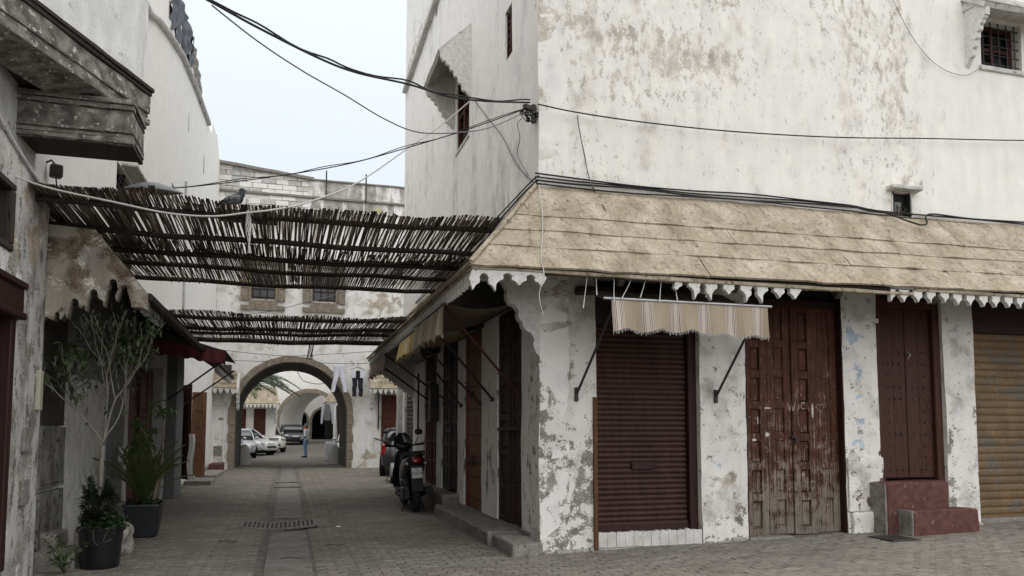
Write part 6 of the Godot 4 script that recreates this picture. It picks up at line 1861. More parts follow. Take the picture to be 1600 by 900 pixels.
	for q in [Vector3(-0.06, 1.4, 0), Vector3(0.19, 1.6, 0), Vector3(0.02, 1.25, 0), Vector3(-0.1, 1.1, 0.0)]:
		for k in 9: tips.append([c + q + Vector3(rng.randfn() * 0.06, rng.randfn() * 0.05 + 0.03, rng.randfn() * 0.06), Vector3(rng.randf_range(-1, 1), 0.3, rng.randf_range(-1, 1))])
	part(o, "sapling_stem", b, mat.reed)
	put_leaves(o, tips, 4, [leaf_mesh(0.13, 0.045, 0.8), leaf_mesh(0.11, 0.04, 0.5)], [leaf_mat(lin(0.055, 0.08, 0.028)), dark[1]], 150, 0.03, 0.2)
	Ts = []; cs = []
	for k in 160:
		var p := c + Vector3(rng.randf_range(-0.2, 0.2), 0.40 + absf(rng.randfn()) * 0.05, rng.randf_range(-0.2, 0.2))
		Ts.append(Transform3D(Basis.looking_at(Vector3(rng.randf_range(-1, 1), rng.randf_range(0, 1), rng.randf_range(0, 1.2))), p))
		var g := rng.randf_range(0.6, 1.2)
		cs.append(Color(g, g, g))
	many(o, "ground_cover", lm2, gm, Ts, cs)
	# low weeds at the wall foot
	o = thing("wall_weed", "low green weed growing at the foot of the left pillar", "plant", Vector3(-2.02, 0.02, -8.35))
	b = B.new()
	tips = []
	for k in 12:
		var d := Vector3(rng.randf_range(-0.6, 0.8), 1, rng.randf_range(-0.5, 0.7)).normalized()
		var L := rng.randf_range(0.15, 0.4)
		b.tube([Vector3(-2.02, 0.0, -8.35), Vector3(-2.02, 0.0, -8.35) + d * L * 0.5, Vector3(-2.02, -0.03, -8.35) + d * L], 0.003, 4)
		for f in [0.5, 0.75, 1.0]: tips.append([Vector3(-2.02, 0.0, -8.35) + d * L * f, d])
	part(o, "stem", b, dark[1])
	put_leaves(o, tips, 3, [leaf_mesh(0.06, 0.03, 0.4)], [leaf_mat(lin(0.05, 0.085, 0.03)), dark[1]], 110, 0.02, 0.0)
	# palm in the yard
	o = thing("yard_palm", "date palm whose fronds hang into the arch from the left", "palm tree", Vector3(-2.45, 0, -36.5))
	b = B.new()
	b.tube([Vector3(-2.45, 0, -36.5), Vector3(-2.4, 2.0, -36.5), Vector3(-2.35, 3.55, -36.4)], [0.22, 0.19, 0.2], 10)
	part(o, "trunk", b, mat.old_wood)
	for k in 34:
		b = B.new()
		var a := TAU * k / 34.0
		frond(b, Vector3(-2.35, 3.6, -36.4), Vector3(cos(a), 0.25 + 0.3 * (k % 3), sin(a)), 3.1 if k % 2 else 2.5, 26, 0.75, 0.9 + 0.35 * (k % 3), 0.045)
		part(o, "frond", b, dark[k % 3] if k % 4 else leaf_mat(lin(0.09, 0.10, 0.05)))

# ---------------------------------------------------------------- scooters
func ring_(c: Vector3, rx: float, ry: float, n := 14, pw := 2.6) -> Array:
	var o := []
	for k in n:
		var a := TAU * k / n
		var cx := cos(a); var sy := sin(a)
		o.append(c + Vector3(signf(cx) * pow(absf(cx), 2.0 / pw) * rx, signf(sy) * pow(absf(sy), 2.0 / pw) * ry, 0))
	return o

func wheel(par: Node, nm: String, c: Vector3, r: float, w: float, rim: Material) -> void:
	var T := Transform3D(Basis(Vector3(0, 0, 1), -PI / 2), c)
	var b := B.new()
	var pr := []
	for k in 9:
		var a := PI * (k / 8.0) - PI / 2
		pr.append(Vector2(r - w * 0.42 + cos(a) * w * 0.42, sin(a) * w * 0.5))
	b.lathe(pr, 26, T)
	b.lathe([Vector2(r * 0.62, w * 0.42), Vector2(r * 0.62, -w * 0.42)], 22, T)
	b.lathe([Vector2(r - w * 0.42, w * 0.5), Vector2(r * 0.62, w * 0.42)], 22, T)
	b.lathe([Vector2(r * 0.62, -w * 0.42), Vector2(r - w * 0.42, -w * 0.5)], 22, T)
	var t := part(par, nm, b, mt(lin(0.012, 0.012, 0.012), 0.85))
	b = B.new()
	b.lathe([Vector2(0.0001, -w * 0.3), Vector2(r * 0.2, -w * 0.3), Vector2(r * 0.22, w * 0.3), Vector2(0.0001, w * 0.3)], 14, T)
	for k in 5:
		var a := TAU * k / 5
		b.cyl(c + Vector3(0, cos(a), sin(a)) * r * 0.15, c + Vector3(0, cos(a), sin(a)) * r * 0.64, w * 0.18, w * 0.14, 6)
	b.lathe([Vector2(r * 0.58, -w * 0.4), Vector2(r * 0.64, -w * 0.42), Vector2(r * 0.64, w * 0.42), Vector2(r * 0.58, w * 0.4)], 22, T)
	part(t, "rim", b, rim)

func make_scooter(label: String, body: Material, plate: bool) -> Node3D:
	var o := thing("scooter", label, "scooter")
	var blk := mt(lin(0.010, 0.010, 0.011), 0.45)
	var matt := mt(lin(0.016, 0.016, 0.017), 0.7)
	var alu := mt(lin(0.13, 0.13, 0.13), 0.4, 0.6)
	wheel(o, "rear_wheel", Vector3(0, 0.255, 0), 0.255, 0.125, alu)
	wheel(o, "front_wheel", Vector3(0, 0.255, -1.30), 0.255, 0.115, alu)
	var b := B.new()
	# tail cowl and side panels
	b.loft([ring_(Vector3(0, 0.86, 0.34), 0.07, 0.04), ring_(Vector3(0, 0.83, 0.30), 0.13, 0.085), ring_(Vector3(0, 0.78, 0.14), 0.17, 0.13), ring_(Vector3(0, 0.70, -0.12), 0.19, 0.19), ring_(Vector3(0, 0.60, -0.42), 0.18, 0.22), ring_(Vector3(0, 0.50, -0.62), 0.16, 0.16)])
	part(o, "rear_body", b, body)
	b = B.new()
	b.loft([ring_(Vector3(0, 0.92, 0.30), 0.08, 0.025), ring_(Vector3(0, 0.925, 0.20), 0.13, 0.045), ring_(Vector3(0, 0.90, -0.05), 0.155, 0.055), ring_(Vector3(0, 0.84, -0.25), 0.15, 0.06), ring_(Vector3(0, 0.815, -0.5), 0.13, 0.055), ring_(Vector3(0, 0.80, -0.68), 0.08, 0.03)])
	part(o, "seat", b, matt)
	b = B.new()
	b.tube(curve([Vector3(-0.13, 0.86, -0.02), Vector3(-0.16, 0.93, 0.16), Vector3(-0.12, 0.965, 0.33), Vector3(0.0, 0.97, 0.385), Vector3(0.12, 0.965, 0.33), Vector3(0.16, 0.93, 0.16), Vector3(0.13, 0.86, -0.02)], 4), 0.014, 7)
	part(o, "grab_rail", b, blk)
	b = B.new()
	b.loft([ring_(Vector3(0, 0.845, 0.345), 0.085, 0.045), ring_(Vector3(0, 0.835, 0.372), 0.075, 0.05), ring_(Vector3(0, 0.82, 0.385), 0.05, 0.035)])
	var tl := mt(lin(0.22, 0.008, 0.012), 0.18)
	part(o, "tail_light", b, tl)
	for s in [-1.0, 1.0]:
		b = B.new()
		b.lathe([Vector2(0.0001, 0.03), Vector2(0.018, 0.024), Vector2(0.027, 0.0), Vector2(0.02, -0.03)], 10, Transform3D(Basis(Vector3.RIGHT, PI / 2), Vector3(s * 0.145, 0.785, 0.30)))
		part(o, "indicator", b, mt(lin(0.4, 0.38, 0.35), 0.2))
	# mudguard, plate
	b = B.new()
	b.plate(Vector3(-0.085, 0.36, 0.37), Vector3(0.085, 0.36, 0.37), Vector3(0.10, 0.76, 0.325), Vector3(-0.10, 0.76, 0.325), 0.02, 3, 4)
	part(o, "mudguard", b, matt)
	if plate:
		b = B.new()
		b.box(fr(Vector3(0, 0.64, 0.355), Vector3.RIGHT, Vector3(0, 1, -0.12)), Vector3(-0.082, -0.08, 0), Vector3(0.082, 0.08, 0.004), 0.002)
		var np := part(o, "number_plate", b, mt(lin(0.60, 0.60, 0.58), 0.5))
		for q in [["73", 0.034, 0.045, 0.0], ["634679", 0.042, -0.008, 0.0], ["-", 0.034, -0.055, 0.045]]:
			var tm := TextMesh.new()
			tm.text = q[0]; tm.font_size = 32; tm.pixel_size = q[1] / 24.0; tm.depth = 0.001
			var sf := SystemFont.new(); sf.font_names = PackedStringArray(["Droid Sans"]); tm.font = sf
			inst(np, "plate_number", tm, blk, fr(Vector3(q[3], 0.64, 0.361), Vector3.RIGHT, Vector3(0, 1, -0.12)) * Transform3D(Basis(), Vector3(0, q[2], 0)))
	# engine, exhaust, shock, stand
	b = B.new()
	b.box(Transform3D(), Vector3(-0.19, 0.2, -0.35), Vector3(-0.07, 0.42, 0.08), 0.03)
	for k in 5: b.box(Transform3D(), Vector3(-0.205, 0.24 + k * 0.03, -0.25), Vector3(-0.18, 0.255 + k * 0.03, 0.02), 0.004)
	b.box(Transform3D(), Vector3(-0.2, 0.42, -0.3), Vector3(-0.08, 0.53, 0.0), 0.025)
	b.box(Transform3D(), Vector3(-0.1, 0.2, -0.55), Vector3(0.1, 0.42, -0.2), 0.03)
	part(o, "engine", b, mt(lin(0.03, 0.03, 0.03), 0.5, 0.4))
	b = B.new()
	b.cyl(Vector3(0.17, 0.30, -0.25), Vector3(0.19, 0.36, 0.30), 0.06, 0.07, 14)
	b.cyl(Vector3(0.19, 0.36, 0.30), Vector3(0.192, 0.365, 0.33), 0.03, 0.025, 10)
	part(o, "exhaust", b, matt)
	b = B.new()
	b.cyl(Vector3(-0.12, 0.35, 0.02), Vector3(-0.12, 0.68, -0.06), 0.012, 0.012, 7)
	for k in 8: b.cyl(Vector3(-0.12, 0.42 + k * 0.03, 0.003 - k * 0.007), Vector3(-0.12, 0.432 + k * 0.03, 0.0 - k * 0.007), 0.032, 0.032, 9)
	part(o, "shock_absorber", b, mat.iron)
	b = B.new()
	b.tube([Vector3(-0.12, 0.22, -0.35), Vector3(-0.17, 0.03, -0.22), Vector3(-0.2, 0.012, -0.2)], 0.012, 6)
	b.tube([Vector3(0.12, 0.22, -0.35), Vector3(0.17, 0.03, -0.22), Vector3(0.2, 0.012, -0.2)], 0.012, 6)
	part(o, "stand", b, mat.iron)
	# floor, leg shield, front
	b = B.new()
	b.box(Transform3D(), Vector3(-0.19, 0.28, -1.0), Vector3(0.19, 0.36, -0.5), 0.03)
	b.box(Transform3D(), Vector3(-0.2, 0.20, -0.98), Vector3(-0.12, 0.30, -0.3), 0.03)
	b.box(Transform3D(), Vector3(0.12, 0.20, -0.98), Vector3(0.2, 0.30, -0.3), 0.03)
	part(o, "footboard", b, matt)
	b = B.new()
	b.loft([ring_(Vector3(0, 0.34, -1.0), 0.20, 0.05), ring_(Vector3(0, 0.55, -1.08), 0.21, 0.09), ring_(Vector3(0, 0.78, -1.10), 0.20, 0.10), ring_(Vector3(0, 0.95, -1.02), 0.13, 0.06)])
	var G := []
	b = B.new()
	for j in 7:
		var f := j / 6.0
		var r := []
		for i in 9:
			var u := i / 4.0 - 1.0
			var hw := 0.20 * (1.0 - 0.35 * f * f) * (0.85 + 0.3 * sin(PI * minf(f + 0.2, 1.0)))
			r.append(Vector3(u * hw, 0.34 + 0.62 * f, -1.02 - 0.05 * f - 0.10 * (1 - u * u)))
		G.append(r)
	b.sheet(G)
	part(o, "leg_shield", b, body)
	b = B.new()
	b.loft([ring_(Vector3(0, 0.60, -1.34), 0.07, 0.10), ring_(Vector3(0, 0.70, -1.24), 0.16, 0.16), ring_(Vector3(0, 0.78, -1.12), 0.17, 0.2), ring_(Vector3(0, 0.8, -1.05), 0.12, 0.17)])
	part(o, "front_fairing", b, body)
	b = B.new()
	G = []
	for i in 9:
		var a := -0.5 + i * 0.32
		var r := []
		for k in 5: r.append(Vector3(-0.07 + k * 0.035, 0.255 + sin(a + 0.3) * (0.285 - 0.012 * absf(k - 2)), -1.30 + cos(a + 0.3) * -(0.285 - 0.012 * absf(k - 2))))
		G.append(r)
	b.sheet(G)
	part(o, "front_mudguard", b, body)
	b = B.new()
	for s in [-1.0, 1.0]: b.cyl(Vector3(s * 0.08, 0.255, -1.30), Vector3(s * 0.07, 0.72, -1.16), 0.018, 0.02, 7)
	part(o, "fork", b, alu)
	b = B.new()
	b.loft([ring_(Vector3(0, 1.02, -1.14), 0.07, 0.05), ring_(Vector3(0, 1.03, -1.06), 0.14, 0.07), ring_(Vector3(0, 1.02, -0.98), 0.13, 0.05)])
	b.cyl(Vector3(0, 0.85, -1.08), Vector3(0, 1.02, -1.05), 0.05, 0.05, 8)
	part(o, "handlebar_cover", b, body)
	b = B.new()
	b.tube([Vector3(-0.33, 1.06, -0.9), Vector3(-0.15, 1.04, -1.0), Vector3(0.15, 1.04, -1.0), Vector3(0.33, 1.06, -0.9)], 0.016, 7)
	for s in [-1.0, 1.0]:
		b.cyl(Vector3(s * 0.21, 1.048, -0.965), Vector3(s * 0.335, 1.062, -0.895), 0.021, 0.021, 8)
		b.tube([Vector3(s * 0.16, 1.04, -1.03), Vector3(s * 0.24, 1.04, -1.02), Vector3(s * 0.32, 1.05, -0.96)], 0.007, 5)
	part(o, "handlebar", b, blk)
	for s in [1.0]:
		b = B.new()
		b.tube([Vector3(s * 0.19, 1.05, -1.0), Vector3(s * 0.24, 1.16, -0.99), Vector3(s * 0.25, 1.22, -0.98)], 0.008, 6)
		b.loft([ring_(Vector3(s * 0.26, 1.26, -1.005), 0.045, 0.03), ring_(Vector3(s * 0.26, 1.265, -0.985), 0.068, 0.05), ring_(Vector3(s * 0.26, 1.265, -0.965), 0.068, 0.05)])
		part(o, "mirror", b, blk)
	b = B.new()
	G = []
	for j in 6:
		var r := []
		for i in 7:
			var u := i / 3.0 - 1.0
			r.append(Vector3(u * (0.17 - 0.015 * j * j * 0.3), 1.04 + 0.045 * j, -1.13 - 0.02 * j + 0.05 * u * u))
		G.append(r)
	b.sheet(G)
	part(o, "windshield", b, mt(lin(0.02, 0.02, 0.022), 0.2))
	b = B.new()
	b.loft([ring_(Vector3(0, 0.98, -1.19), 0.05, 0.035), ring_(Vector3(0, 0.98, -1.16), 0.085, 0.055), ring_(Vector3(0, 1.0, -1.12), 0.09, 0.055)])
	part(o, "headlight", b, mt(lin(0.5, 0.5, 0.5), 0.12))
	return o

func scooters() -> void:
	var o := make_scooter("black scooter seen from behind with a white number plate, parked by the kerb", mt(lin(0.012, 0.012, 0.013), 0.3), true)
	o.position = Vector3(2.10, 0.0, -13.05)
	o.rotation = Vector3(0, -0.01, 0.06)
	o.scale = Vector3.ONE * 1.06
	var c: Node3D = o.duplicate()
	c.name = "scooter"
	add_child(c, true)
	metas(c, "grey and silver scooter mostly hidden beyond the black scooter, facing the viewer", "scooter")
	c.position = Vector3(2.85, 0.0, -21.6)
	c.rotation = Vector3(0, PI - 0.15, 0.05)
	var gr := mt(lin(0.04, 0.04, 0.042), 0.35)
	var wh := mt(lin(0.3, 0.3, 0.3), 0.35)
	for k in c.get_children():
		var s := String(k.name)
		if s.begins_with("rear_body") or s.begins_with("leg_shield") or s.begins_with("front_fairing") or s.begins_with("handlebar_cover"): (k as MeshInstance3D).material_override = gr
		if s.begins_with("front_mudguard"): (k as MeshInstance3D).material_override = wh
	var b := B.new()
	b.cyl(Vector3(2.02, 1.20, -18.9), Vector3(2.45, 1.06, -19.3), 0.016, 0.016, 8)
	solo("wooden_stick", "light wooden stick laid across the handlebar of the half hidden scooter", "stick", Vector3(2.2, 1.1, -19.1), b, mat.orange_wood)

# ---------------------------------------------------------------- cars
func rrect(y: float, z0: float, z1: float, hw: float, r: float) -> Array:
	var o := []
	for q in [[1, 1], [-1, 1], [-1, -1], [1, -1]]:
		var cx: float = q[0] * (hw - r); var cz: float = (z1 - r) if q[1] > 0 else (z0 + r)
		var a0 := {[1, 1]: 0.0, [-1, 1]: 0.5, [-1, -1]: 1.0, [1, -1]: 1.5}[q] as float
		for k in 4:
			var a := (a0 + k / 6.0) * PI
			o.append(Vector3(cx + cos(a) * r, y, cz + sin(a) * r))
	o.reverse()
	return o

func make_car(nm: String, label: String, paint_: Material, kind: String) -> Node3D:
	var o := thing(nm, label, "car", Vector3.ZERO, "parked cars")
	var suv := kind == "suv"
	var L := 2.2 if suv else 1.95
	var roof := 1.78 if suv else 1.50
	var belt := 1.08 if suv else 0.95
	var hood_ := 1.0 if suv else 0.82
	var b := B.new()
	var R := []
	for q in [[L, 0.55, 0.58, 0.30], [L - 0.04, 0.70, 0.66, 0.26], [L - 0.2, hood_ - 0.08, 0.80, 0.22], [L - 0.55, hood_, 0.85, 0.2], [L - 1.0, hood_ + 0.07, 0.86, 0.2], [L - 1.15, belt, 0.865, 0.2], [0.0, belt, 0.87, 0.2], [-L + 0.5, belt + 0.02, 0.86, 0.2], [-L + 0.12, belt, 0.80, 0.24], [-L + 0.02, belt - 0.12, 0.74, 0.28], [-L, 0.6, 0.68, 0.32]]:
		var ym: float = (q[1] + q[3]) / 2
		R.append(ring_(Vector3(0, ym, q[0]), q[2], (q[1] - q[3]) / 2 + 0.0, 18, 4.5))
	R.reverse()
	b.loft(R)
	part(o, "body", b, paint_)
	# glass house, roof, pillars
	var zf0 := L - 1.1; var zf1 := L - 1.75
	var zr0 := -L + (0.12 if suv else 0.2); var zr1 := -L + (0.3 if suv else 0.55)
	b = B.new()
	b.loft([rrect(belt - 0.03, zr0, zf0, 0.79, 0.12), rrect(lerpf(belt, roof, 0.55), lerpf(zr0, zr1, 0.5), lerpf(zf0, zf1, 0.55), 0.73, 0.14), rrect(roof - 0.07, zr1 - 0.02, zf1 + 0.03, 0.645, 0.16)])
	part(o, "windows", b, mt(lin(0.025, 0.03, 0.034), 0.08, 0.0, 0.7))
	b = B.new()
	b.loft([rrect(roof - 0.085, zr1 - 0.03, zf1 + 0.05, 0.665, 0.16), rrect(roof - 0.04, zr1 - 0.01, zf1 + 0.02, 0.65, 0.17), rrect(roof, zr1 + 0.12, zf1 - 0.16, 0.52, 0.2)])
	part(o, "roof", b, paint_)
	for s in [-1.0, 1.0]:
		for q in [[zf0 - 0.02, zf1, 0.03], [0.02, 0.0, 0.035], [zr0 + 0.03, zr1 + 0.02, 0.05], [zr0 + 0.75, zr1 + 0.62, 0.03]]:
			b = B.new()
			b.tube([Vector3(s * 0.785, belt - 0.02, q[0]), Vector3(s * 0.725, lerpf(belt, roof, 0.55), lerpf(q[0], q[1], 0.55)), Vector3(s * 0.65, roof - 0.06, q[1])], q[2], 6)
			part(o, "pillar", b, paint_)
		for z in [L - 0.72, -L + 0.68]:
			wheel(o, "wheel", Vector3(s * 0.78, 0.31, z), 0.31, 0.2, mat.steel)
			b = B.new()
			b.lathe([Vector2(0.375, -0.05), Vector2(0.375, 0.05), Vector2(0.0001, 0.05)], 22, Transform3D(Basis(Vector3(0, 0, 1), -s * PI / 2), Vector3(s * 0.818, 0.33, z)))
			part(o, "wheel_arch", b, mat.black)
		b = B.new()
		b.loft([ring_(Vector3(s * 0.60, hood_ - 0.17, L - 0.20), 0.15, 0.09), ring_(Vector3(s * 0.60, hood_ - 0.18, L - 0.06), 0.13, 0.075), ring_(Vector3(s * 0.58, hood_ - 0.2, L - 0.03), 0.07, 0.04)])
		part(o, "headlight", b, mt(lin(0.45, 0.46, 0.48), 0.1, 0.0, 0.8))
		b = B.new()
		b.box(Transform3D(), Vector3(s * 0.71 - 0.08, belt - 0.32, -L + 0.0), Vector3(s * 0.71 + 0.08, belt + 0.04, -L + 0.14), 0.05)
		part(o, "tail_light", b, mt(lin(0.35, 0.01, 0.012), 0.2))
		b = B.new()
		b.loft([ring_(Vector3(s * 0.95, belt + 0.08, zf0 - 0.28), 0.07, 0.05), ring_(Vector3(s * 0.95, belt + 0.08, zf0 - 0.2), 0.095, 0.075), ring_(Vector3(s * 0.94, belt + 0.08, zf0 - 0.13), 0.06, 0.045)])
		b.cyl(Vector3(s * 0.8, belt + 0.02, zf0 - 0.2), Vector3(s * 0.93, belt + 0.06, zf0 - 0.2), 0.02, 0.02, 6)
		part(o, "mirror", b, paint_)
		b = B.new()
		for z in [zf0 - 0.25, -0.05, -1.0]: b.box(Transform3D(), Vector3(s * 0.868 - 0.006, 0.42, z - 0.006), Vector3(s * 0.868 + 0.006, belt, z + 0.006))
		part(o, "door_seam", b, mat.black).set_meta("kind", "stuff")
		for z in [0.08, -0.9]:
			b = B.new()
			b.box(Transform3D(), Vector3(s * 0.875 - 0.015, belt - 0.14, z - 0.1), Vector3(s * 0.875 + 0.02, belt - 0.10, z + 0.08), 0.01)
			part(o, "door_handle", b, paint_)
		if suv:
			b = B.new()
			b.tube([Vector3(s * 0.6, roof - 0.02, zf1 - 0.1), Vector3(s * 0.6, roof + 0.05, zf1 - 0.25), Vector3(s * 0.6, roof + 0.05, zr1 + 0.3), Vector3(s * 0.6, roof - 0.02, zr1 + 0.12)], 0.02, 6)
			part(o, "roof_rail", b, mat.iron)
	b = B.new()
	b.box(Transform3D(), Vector3(-0.42, 0.38, L - 0.06), Vector3(0.42, 0.52, L + 0.015), 0.03)
	part(o, "grille", b, mat.black)
	b = B.new()
	b.box(Transform3D(), Vector3(-0.3, hood_ - 0.22, L - 0.07), Vector3(0.3, hood_ - 0.14, L + 0.0), 0.02)
	part(o, "upper_grille", b, mat.iron)
	for s in [1.0, -1.0]:
		b = B.new()
		b.box(Transform3D(), Vector3(-0.26, 0.56, s * (L + 0.004) - 0.012), Vector3(0.26, 0.665, s * (L + 0.004) + 0.012), 0.004)
		part(o, "number_plate", b, mat.white_paint)
	b = B.new()
	b.box(Transform3D(), Vector3(-0.7, 0.2, -L + 0.1), Vector3(0.7, 0.34, L - 0.1), 0.04)
	part(o, "underbody", b, mat.black)
	return o

func car_paint(c: Color) -> StandardMaterial3D:
	var m := mt(c, 0.35, 0.1)
	m.clearcoat_enabled = true; m.clearcoat = 0.8; m.clearcoat_roughness = 0.08
	return m

func cars() -> void:
	var silver := car_paint(lin(0.50, 0.52, 0.55))
	var white := car_paint(lin(0.66, 0.67, 0.68))
	var o := make_car("parked_car", "silver hatchback facing the viewer inside the yard, nearest in the row", silver, "hatch")
	o.position = Vector3(-2.6, 0, -43.6); o.rotation.y = 0.12
	var dup := func(label: String, m: Material, at: Vector3, turn: float, src: Node3D):
		var c: Node3D = src.duplicate()
		c.name = "parked_car"
		add_child(c, true)
		metas(c, label, "car", "parked cars")
		c.position = at; c.rotation.y = turn
		for k in c.get_children():
			var s := String(k.name)
			for q in ["body", "roof", "pillar", "mirror", "door_handle"]:
				if s.begins_with(q) and not s.begins_with("roof_rail"): (k as MeshInstance3D).material_override = m
	dup.call("white hatchback parked askew between the silver car and the tall light car", white, Vector3(-2.45, 0.05, -46.8), 0.95, o)
	dup.call("beige car mostly hidden behind the left jamb of the arch", car_paint(lin(0.45, 0.41, 0.35)), Vector3(-3.05, 0, -40.6), 0.1, o)
	dup.call("white car mostly hidden behind the right jamb of the arch", white, Vector3(3.05, 0, -36.6), -0.1, o)
	dup.call("dark car parked in the passage beyond the far arch", car_paint(lin(0.015, 0.016, 0.018)), Vector3(0.35, 0.43, -60.5), 0.1, o)
	dup.call("dark grey car with red rear light beside the maroon garage door", car_paint(lin(0.03, 0.033, 0.038)), Vector3(3.95, 0, -25.2), PI - 0.25, o)
	var s := make_car("parked_van", "tall light coloured car with roof rails at the back of the row", car_paint(lin(0.55, 0.54, 0.50)), "suv")
	s.position = Vector3(-1.55, 0.12, -50.3); s.rotation.y = 0.35

# ---------------------------------------------------------------- people and birds: one skin over a field of tapered bones
func skin(b: B, bones: Array, cell: float, k: float, colour: Callable) -> void:
	var lo := Vector3.ONE * 1e9; var hi := -lo
	for q in bones:
		for e in 2:
			lo = lo.min((q[e] as Vector3) - Vector3.ONE * (q[2 + e] + cell * 3))
			hi = hi.max((q[e] as Vector3) + Vector3.ONE * (q[2 + e] + cell * 3))
	var nx := int((hi.x - lo.x) / cell) + 2; var ny := int((hi.y - lo.y) / cell) + 2; var nz := int((hi.z - lo.z) / cell) + 2
	var F := PackedFloat32Array(); F.resize(nx * ny * nz); F.fill(1.0)
	for q in bones:
		var a: Vector3 = q[0]; var c: Vector3 = q[1]; var ra: float = q[2]; var rb: float = q[3]
		var pad := maxf(ra, rb) + k + cell * 2
		var l := ((a.min(c) - Vector3.ONE * pad - lo) / cell).floor().max(Vector3.ZERO)
		var h := ((a.max(c) + Vector3.ONE * pad - lo) / cell).ceil().min(Vector3(nx - 1, ny - 1, nz - 1))
		var ac := c - a
		var ll := maxf(ac.length_squared(), 1e-9)
		var sc: Vector3 = q[4] if q.size() > 4 else Vector3.ONE
		for z in range(int(l.z), int(h.z) + 1):
			for y in range(int(l.y), int(h.y) + 1):
				for x in range(int(l.x), int(h.x) + 1):
					var p := lo + Vector3(x, y, z) * cell
					var t := clampf((p - a).dot(ac) / ll, 0.0, 1.0)
					var d := ((p - a - ac * t) * sc).length() - lerpf(ra, rb, t)
					var i := (z * ny + y) * nx + x
					var f := F[i]
					var hh := clampf(0.5 + 0.5 * (f - d) / k, 0.0, 1.0)
					F[i] = lerpf(f, d, hh) - k * hh * (1.0 - hh)
	var id := {}
	var P := []; var Q := []
	var C := []
	for z in nz - 1:
		for y in ny - 1:
			for x in nx - 1:
				var i0 := (z * ny + y) * nx + x
				var inside := 0
				var s := Vector3.ZERO; var n := 0
				var v := [F[i0], F[i0 + 1], F[i0 + nx], F[i0 + nx + 1], F[i0 + nx * ny], F[i0 + nx * ny + 1], F[i0 + nx * ny + nx], F[i0 + nx * ny + nx + 1]]
				for e in 8:
					if v[e] < 0: inside += 1
				if inside == 0 or inside == 8: continue
				for e in [[0, 1], [2, 3], [4, 5], [6, 7], [0, 2], [1, 3], [4, 6], [5, 7], [0, 4], [1, 5], [2, 6], [3, 7]]:
					var va: float = v[e[0]]; var vb: float = v[e[1]]
					if (va < 0) == (vb < 0): continue
					var t := va / (va - vb)
					var pa := Vector3(e[0] & 1, (e[0] >> 1) & 1, e[0] >> 2); var pb := Vector3(e[1] & 1, (e[1] >> 1) & 1, e[1] >> 2)
					s += pa.lerp(pb, t); n += 1
				id[i0] = P.size()
				P.append(lo + (Vector3(x, y, z) + s / n) * cell)
	for z in range(1, nz - 1):
		for y in range(1, ny - 1):
			for x in range(1, nx - 1):
				var i0 := (z * ny + y) * nx + x
				var f0 := F[i0] < 0
				for ax in 3:
					var st: int = [1, nx, nx * ny][ax]
					if f0 == (F[i0 + st] < 0): continue
					var u: int = [nx, nx * ny, 1][ax]; var w: int = [nx * ny, 1, nx][ax]
					var q := [i0 - u - w, i0 - w, i0, i0 - u]
					if not (id.has(q[0]) and id.has(q[1]) and id.has(q[2]) and id.has(q[3])): continue
					var r := [id[q[0]], id[q[1]], id[q[2]], id[q[3]]]
					if not f0: r.reverse()
					Q.append(r)
	var N := []
	N.resize(P.size()); N.fill(Vector3.ZERO)
	for f in Q:
		var m: Vector3 = (P[f[2]] - P[f[0]]).cross(P[f[3]] - P[f[1]])
		for e in f: N[e] += m
	for f in Q:
		for e in [0, 2, 1, 0, 3, 2]:
			var p: Vector3 = P[f[e]]
			b.col = colour.call(p)
			b.vert(p, (N[f[e]] as Vector3).normalized(), Vector2(p.x, p.y))
	b.col = Color(1, 1, 1)

